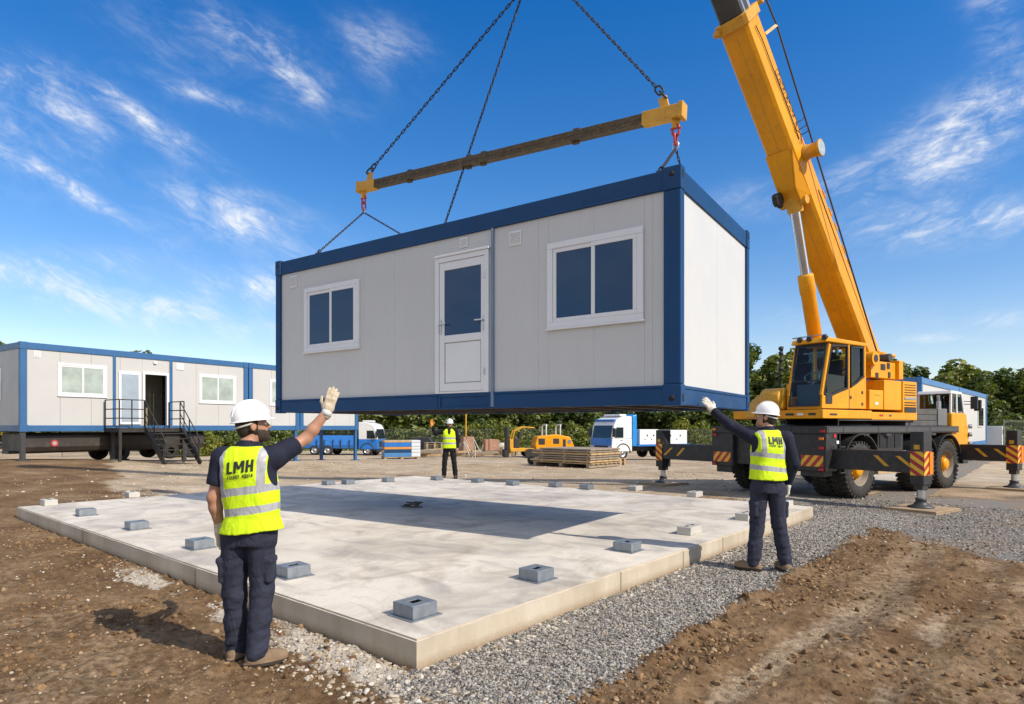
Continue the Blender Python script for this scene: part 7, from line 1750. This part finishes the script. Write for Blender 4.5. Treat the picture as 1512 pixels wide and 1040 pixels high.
    # lettering laid on the back
    if vest.get('print'):
        bvh = BVHTree.FromPolygons([Vector(v) for v in V.astype(float)], [tuple(map(int, q)) for q in Q])
        def lay(name, polys, cx, cz, slope):
            """polys: quads in print space (x right as seen from behind, z up)"""
            m = MB()
            for poly in polys:
                (xa, za), (xb, zb), (xc, zc), (xd_, zd) = poly; n = 5; vs = []
                for i in range(n):
                    for j in range(n):
                        u_, v_ = i/(n-1), j/(n-1)
                        x = (1-u_)*(1-v_)*xa+u_*(1-v_)*xb+u_*v_*xc+(1-u_)*v_*xd_; z = (1-u_)*(1-v_)*za+u_*(1-v_)*zb+u_*v_*zc+(1-u_)*v_*zd
                        w = o0+r*(cx+x)+up*(cz+z+slope*x)-f*0.6
                        hit = bvh.ray_cast(Vector(w), Vector(f), 1.0)
                        pt = Vector(hit[0])-Vector(f)*0.005 if hit[0] is not None else Vector(w)+Vector(f)*0.45
                        vs.append(pt)
                m.add(vs, [(i*n+j, (i+1)*n+j, (i+1)*n+j+1, i*n+j+1) for i in range(n-1) for j in range(n-1)], 0, True)
            return m.build(name, INK, vo)
        pr = vest['print']; H_, W_ = pr['h'], pr['w']; s_ = H_*0.21
        def bar(x0, z0, x1, z1, t):   # slanted bar of horizontal thickness t
            return ((x0, z0), (x0+t, z0), (x1+t, z1), (x1, z1))
        Lx, Mx, Hx = -W_/2, -W_/2+W_*0.27, W_/2-W_*0.27
        h2 = H_/2; mw = W_*0.40
        big = [bar(Lx, -h2, Lx, h2, s_), ((Lx+s_, -h2), (Lx+W_*0.22, -h2), (Lx+W_*0.22, -h2+s_*0.9), (Lx+s_, -h2+s_*0.9)),
               bar(Mx, -h2, Mx, h2, s_), bar(Mx+mw-s_, -h2, Mx+mw-s_, h2, s_), bar(Mx+mw/2-s_*0.55, -h2*0.35, Mx+s_*0.3, h2, s_), bar(Mx+mw/2-s_*0.45, -h2*0.35, Mx+mw-s_*1.3, h2, s_),
               bar(Hx, -h2, Hx, h2, s_), bar(Hx+W_*0.27-s_, -h2, Hx+W_*0.27-s_, h2, s_), ((Hx+s_, -s_*0.45), (Hx+W_*0.27-s_, -s_*0.45), (Hx+W_*0.27-s_, s_*0.45), (Hx+s_, s_*0.45))]
        lay('print_letters', big, pr['x'], pr['z'], pr['slope'])
        # the small second line: letter by letter strokes F E R R O Y  A Q U I A
        G5 = {'F': [(0,0,0,1),(0,1,1,1),(0,.5,.8,.5)], 'E': [(0,0,0,1),(0,1,1,1),(0,.5,.8,.5),(0,0,1,0)], 'R': [(0,0,0,1),(0,1,1,1),(1,.5,1,1),(0,.5,1,.5),(.3,.5,1,0)], 'O': [(0,0,0,1),(0,1,1,1),(1,0,1,1),(0,0,1,0)], 'Y': [(.5,0,.5,.5),(.5,.5,0,1),(.5,.5,1,1)],
              'A': [(0,0,.5,1),(.5,1,1,0),(.2,.4,.8,.4)], 'Q': [(0,0,0,1),(0,1,1,1),(1,0,1,1),(0,0,1,0),(.6,.35,1.1,-.15)], 'U': [(0,0,0,1),(0,0,1,0),(1,0,1,1)], 'I': [(.5,0,.5,1)]}
        txt = 'FEEROY AQUIA'; cw = W_*0.98/len(txt); gh = pr['h2']; th = gh*0.17; small = []
        for i, ch in enumerate(txt):
            for (xa, za, xb, zb) in G5.get(ch, []):
                X0, Z0, X1, Z1 = -W_*0.49+i*cw+xa*cw*0.68, (za-0.5)*gh, -W_*0.49+i*cw+xb*cw*0.68, (zb-0.5)*gh
                dx, dz = X1-X0, Z1-Z0; l = math.hypot(dx, dz); nx, nz = -dz/l*th/2, dx/l*th/2
                small.append(((X0+nx, Z0+nz), (X0-nx, Z0-nz), (X1-nx, Z1-nz), (X1+nx, Z1+nz)))
        lay('print_line', small, pr['x']+0.005, pr['z2'], pr['slope'])
    # gloves
    for s, h_ in hands.items():
        w = wr[s]
        fn = lambda p: hand_sdf(p, w, h_['d'], h_['n'], h_['t'], h_.get('curl', 0.25), h_.get('sc', 1.12), h_.get('spread', 0.006), 1.08)
        dd_ = unit(h_['d']); c = w+dd_*0.08; V, Q = nets(fn, c-0.19, c+0.19, h_.get('h', 0.0045)); g = npmesh(h_.get('name', 'glove'), V, Q, h_['mat'], root)
        if h_.get('cuff', True):
            m = MB(); m.lathe([(0.030, -0.035), (0.036, -0.035), (0.0375, -0.015), (0.036, 0.008), (0.030, 0.008)], Vector(w), Vector(dd_), 20); m.build('cuff', STRAPM, g)
    return root
def stations(hem, sh_z, neck_z, cx=0.0, k=1.0):
    return [(hem, cx, 0.0, 0.165*k, 0.118*k), (hem+0.12, cx, 0.0, 0.160*k, 0.112*k), (sh_z-0.28, cx*0.6, 0.0, 0.172*k, 0.118*k), (sh_z-0.13, cx*0.3, -0.002, 0.182*k, 0.122*k), (sh_z-0.02, 0, -0.006, 0.185*k, 0.100*k), (sh_z+0.035, 0, -0.010, 0.145*k, 0.076*k), (neck_z, 0, -0.010, 0.085*k, 0.062*k)]
# ---- the near worker in a short-sleeved shirt
v1 = vest_mat('lime_vest_near', [(1.170, 1.222), (1.035, 1.087)], 0.13, 0.140, 0.026, 2)
wl = G(366, 977)
J1 = dict(head=(0.020, 0.03, 1.635), neck=(0.0, -0.005, 1.485), pel=(0.0, 0, 0.92), shL=(-0.168, 0.0, 1.415), shR=(0.185, 0.02, 1.425), elL=(-0.222, -0.03, 1.145), wrL=(-0.200, 0.02, 0.925), elR=(0.345, 0.165, 1.545), wrR=(0.487, 0.205, 1.742),
          hpL=(-0.085, 0, 0.90), hpR=(0.090, 0, 0.90), knL=(-0.105, 0.03, 0.50), knR=(0.092, 0.02, 0.50), anL=(-0.100, 0.06, 0.085), anR=(0.085, -0.05, 0.085), toL=(-0.045, 0.24, 0.04), toR=(0.235, 0.045, 0.04))
person((wl.x, wl.y, hz(wl.x, wl.y)-0.012), 'person with short navy sleeves and lime vest, seen from behind, raising a gloved hand', J1, (0.04, 1, 0), (0.84, 0.55, 0.16), stations(0.90, 1.425, 1.495, 0.035),
       dict(mat=v1, hem=0.905, hx=0.218, hy=0.150, slope=0.10, print=dict(x=0.008, z=1.362, z2=1.298, w=0.180, h=0.080, h2=0.023, slope=0.13)), 0.0095, SKIN, 'short', NAVY, TROUS, BOOT,
       {'R': dict(d=(0.26, 0.10, 0.95), n=(0.1, -1, 0.1), t=(-1, 0, 0.25), curl=0.16, mat=GLOVE, spread=0.010, sc=1.02), 'L': dict(d=(0.05, 0.12, -1), n=(-1, 0.1, 0), t=(0.1, 1, 0), curl=0.5, mat=GLOVE)}, beard=1)
# ---- the worker in long sleeves by the crane
v2 = vest_mat('lime_vest_crane_side', [(1.255, 1.308), (1.110, 1.163)], -0.12, 0.125, 0.026, 2)
J2 = dict(head=(-0.012, 0.02, 1.705), neck=(0.0, -0.005, 1.555), pel=(0.0, 0, 0.97), shL=(-0.190, 0.05, 1.500), shR=(0.190, -0.03, 1.475), elL=(-0.385, 0.13, 1.625), wrL=(-0.535, 0.22, 1.785), elR=(0.265, -0.06, 1.19), wrR=(0.225, 0.02, 0.965),
          hpL=(-0.090, 0.02, 0.94), hpR=(0.090, 0, 0.94), knL=(-0.100, 0.05, 0.53), knR=(0.120, 0.0, 0.53), anL=(-0.150, 0.03, 0.085), anR=(0.185, -0.03, 0.085), toL=(-0.31, 0.12, 0.04), toR=(0.17, 0.15, 0.04))
wr_ = Vector((2.845, 7.0, 0)); 
person((wr_.x, wr_.y, hz(wr_.x, wr_.y)+0.015), 'person with long navy sleeves and lime vest reaching up to the hoisted cabin end', J2, (-0.22, 0.975, 0), (-0.84, 0.54, 0.14), stations(0.95, 1.495, 1.565, 0.0),
       dict(mat=v2, hem=1.01, hx=0.215, hy=0.148, slope=-0.05, print=dict(x=0.004, z=1.452, z2=1.392, w=0.166, h=0.082, h2=0.022, slope=-0.06)), 0.011, SKIN2, 'long', NAVY, TROUS, BOOT,
       {'L': dict(d=(-0.52, 0.30, 0.80), n=(0.3, -0.9, 0.2), t=(0.6, 0.3, 0.6), curl=0.22, mat=GLOVE2, sc=1.1, h=0.006), 'R': dict(d=(-0.02, 0.12, -1), n=(1, -0.1, 0), t=(0, 1, 0), curl=0.5, mat=GLOVE2, sc=1.15, h=0.006)})
# ---- the far worker facing us
v3 = vest_mat('lime_vest_far', [(1.225, 1.285), (1.065, 1.125)], 0.0, 0.0, 0.0, 2)
J3 = dict(head=(0.02, -0.02, 1.685), neck=(0.0, 0.0, 1.54), pel=(0.0, 0, 0.95), shL=(0.205, 0, 1.48), shR=(-0.205, 0, 1.48), elL=(0.275, 0.02, 1.19), wrL=(0.255, -0.04, 0.95), elR=(-0.430, -0.03, 1.40), wrR=(-0.535, -0.10, 1.65),
          hpL=(0.095, 0, 0.92), hpR=(-0.095, 0, 0.92), knL=(0.150, -0.02, 0.51), knR=(-0.145, -0.02, 0.51), anL=(0.190, 0, 0.085), anR=(-0.165, 0, 0.085), toL=(0.215, -0.17, 0.04), toR=(-0.19, -0.17, 0.04))
wf = P(663.5, 706, 19.6); ORANGE = fabric('orange_glove', (0.70, 0.30, 0.08), 0.15)
person((wf.x, wf.y, hz(wf.x, wf.y)), 'person in black clothes and lime vest facing us beyond the slab, one hand raised', J3, (0, -1, 0), (0.06, -1, 0.0), stations(0.92, 1.485, 1.55, 0.0, 1.05),
       dict(mat=v3, hem=0.94, hx=0.225, hy=0.155, vneck=True), 0.016, SKIN, 'long', BLACKC, BLACKC, BOOT,
       {'R': dict(d=(0.0, -0.1, 1), n=(0, 1, 0), t=(1, 0, 0.2), curl=0.3, mat=ORANGE, sc=1.2, h=0.008), 'L': dict(d=(0.02, -0.1, -1), n=(1, 0, 0), t=(0, -1, 0), curl=0.5, mat=SKIN, sc=1.0, h=0.008, name='hand', cuff=False)}, beard=1)
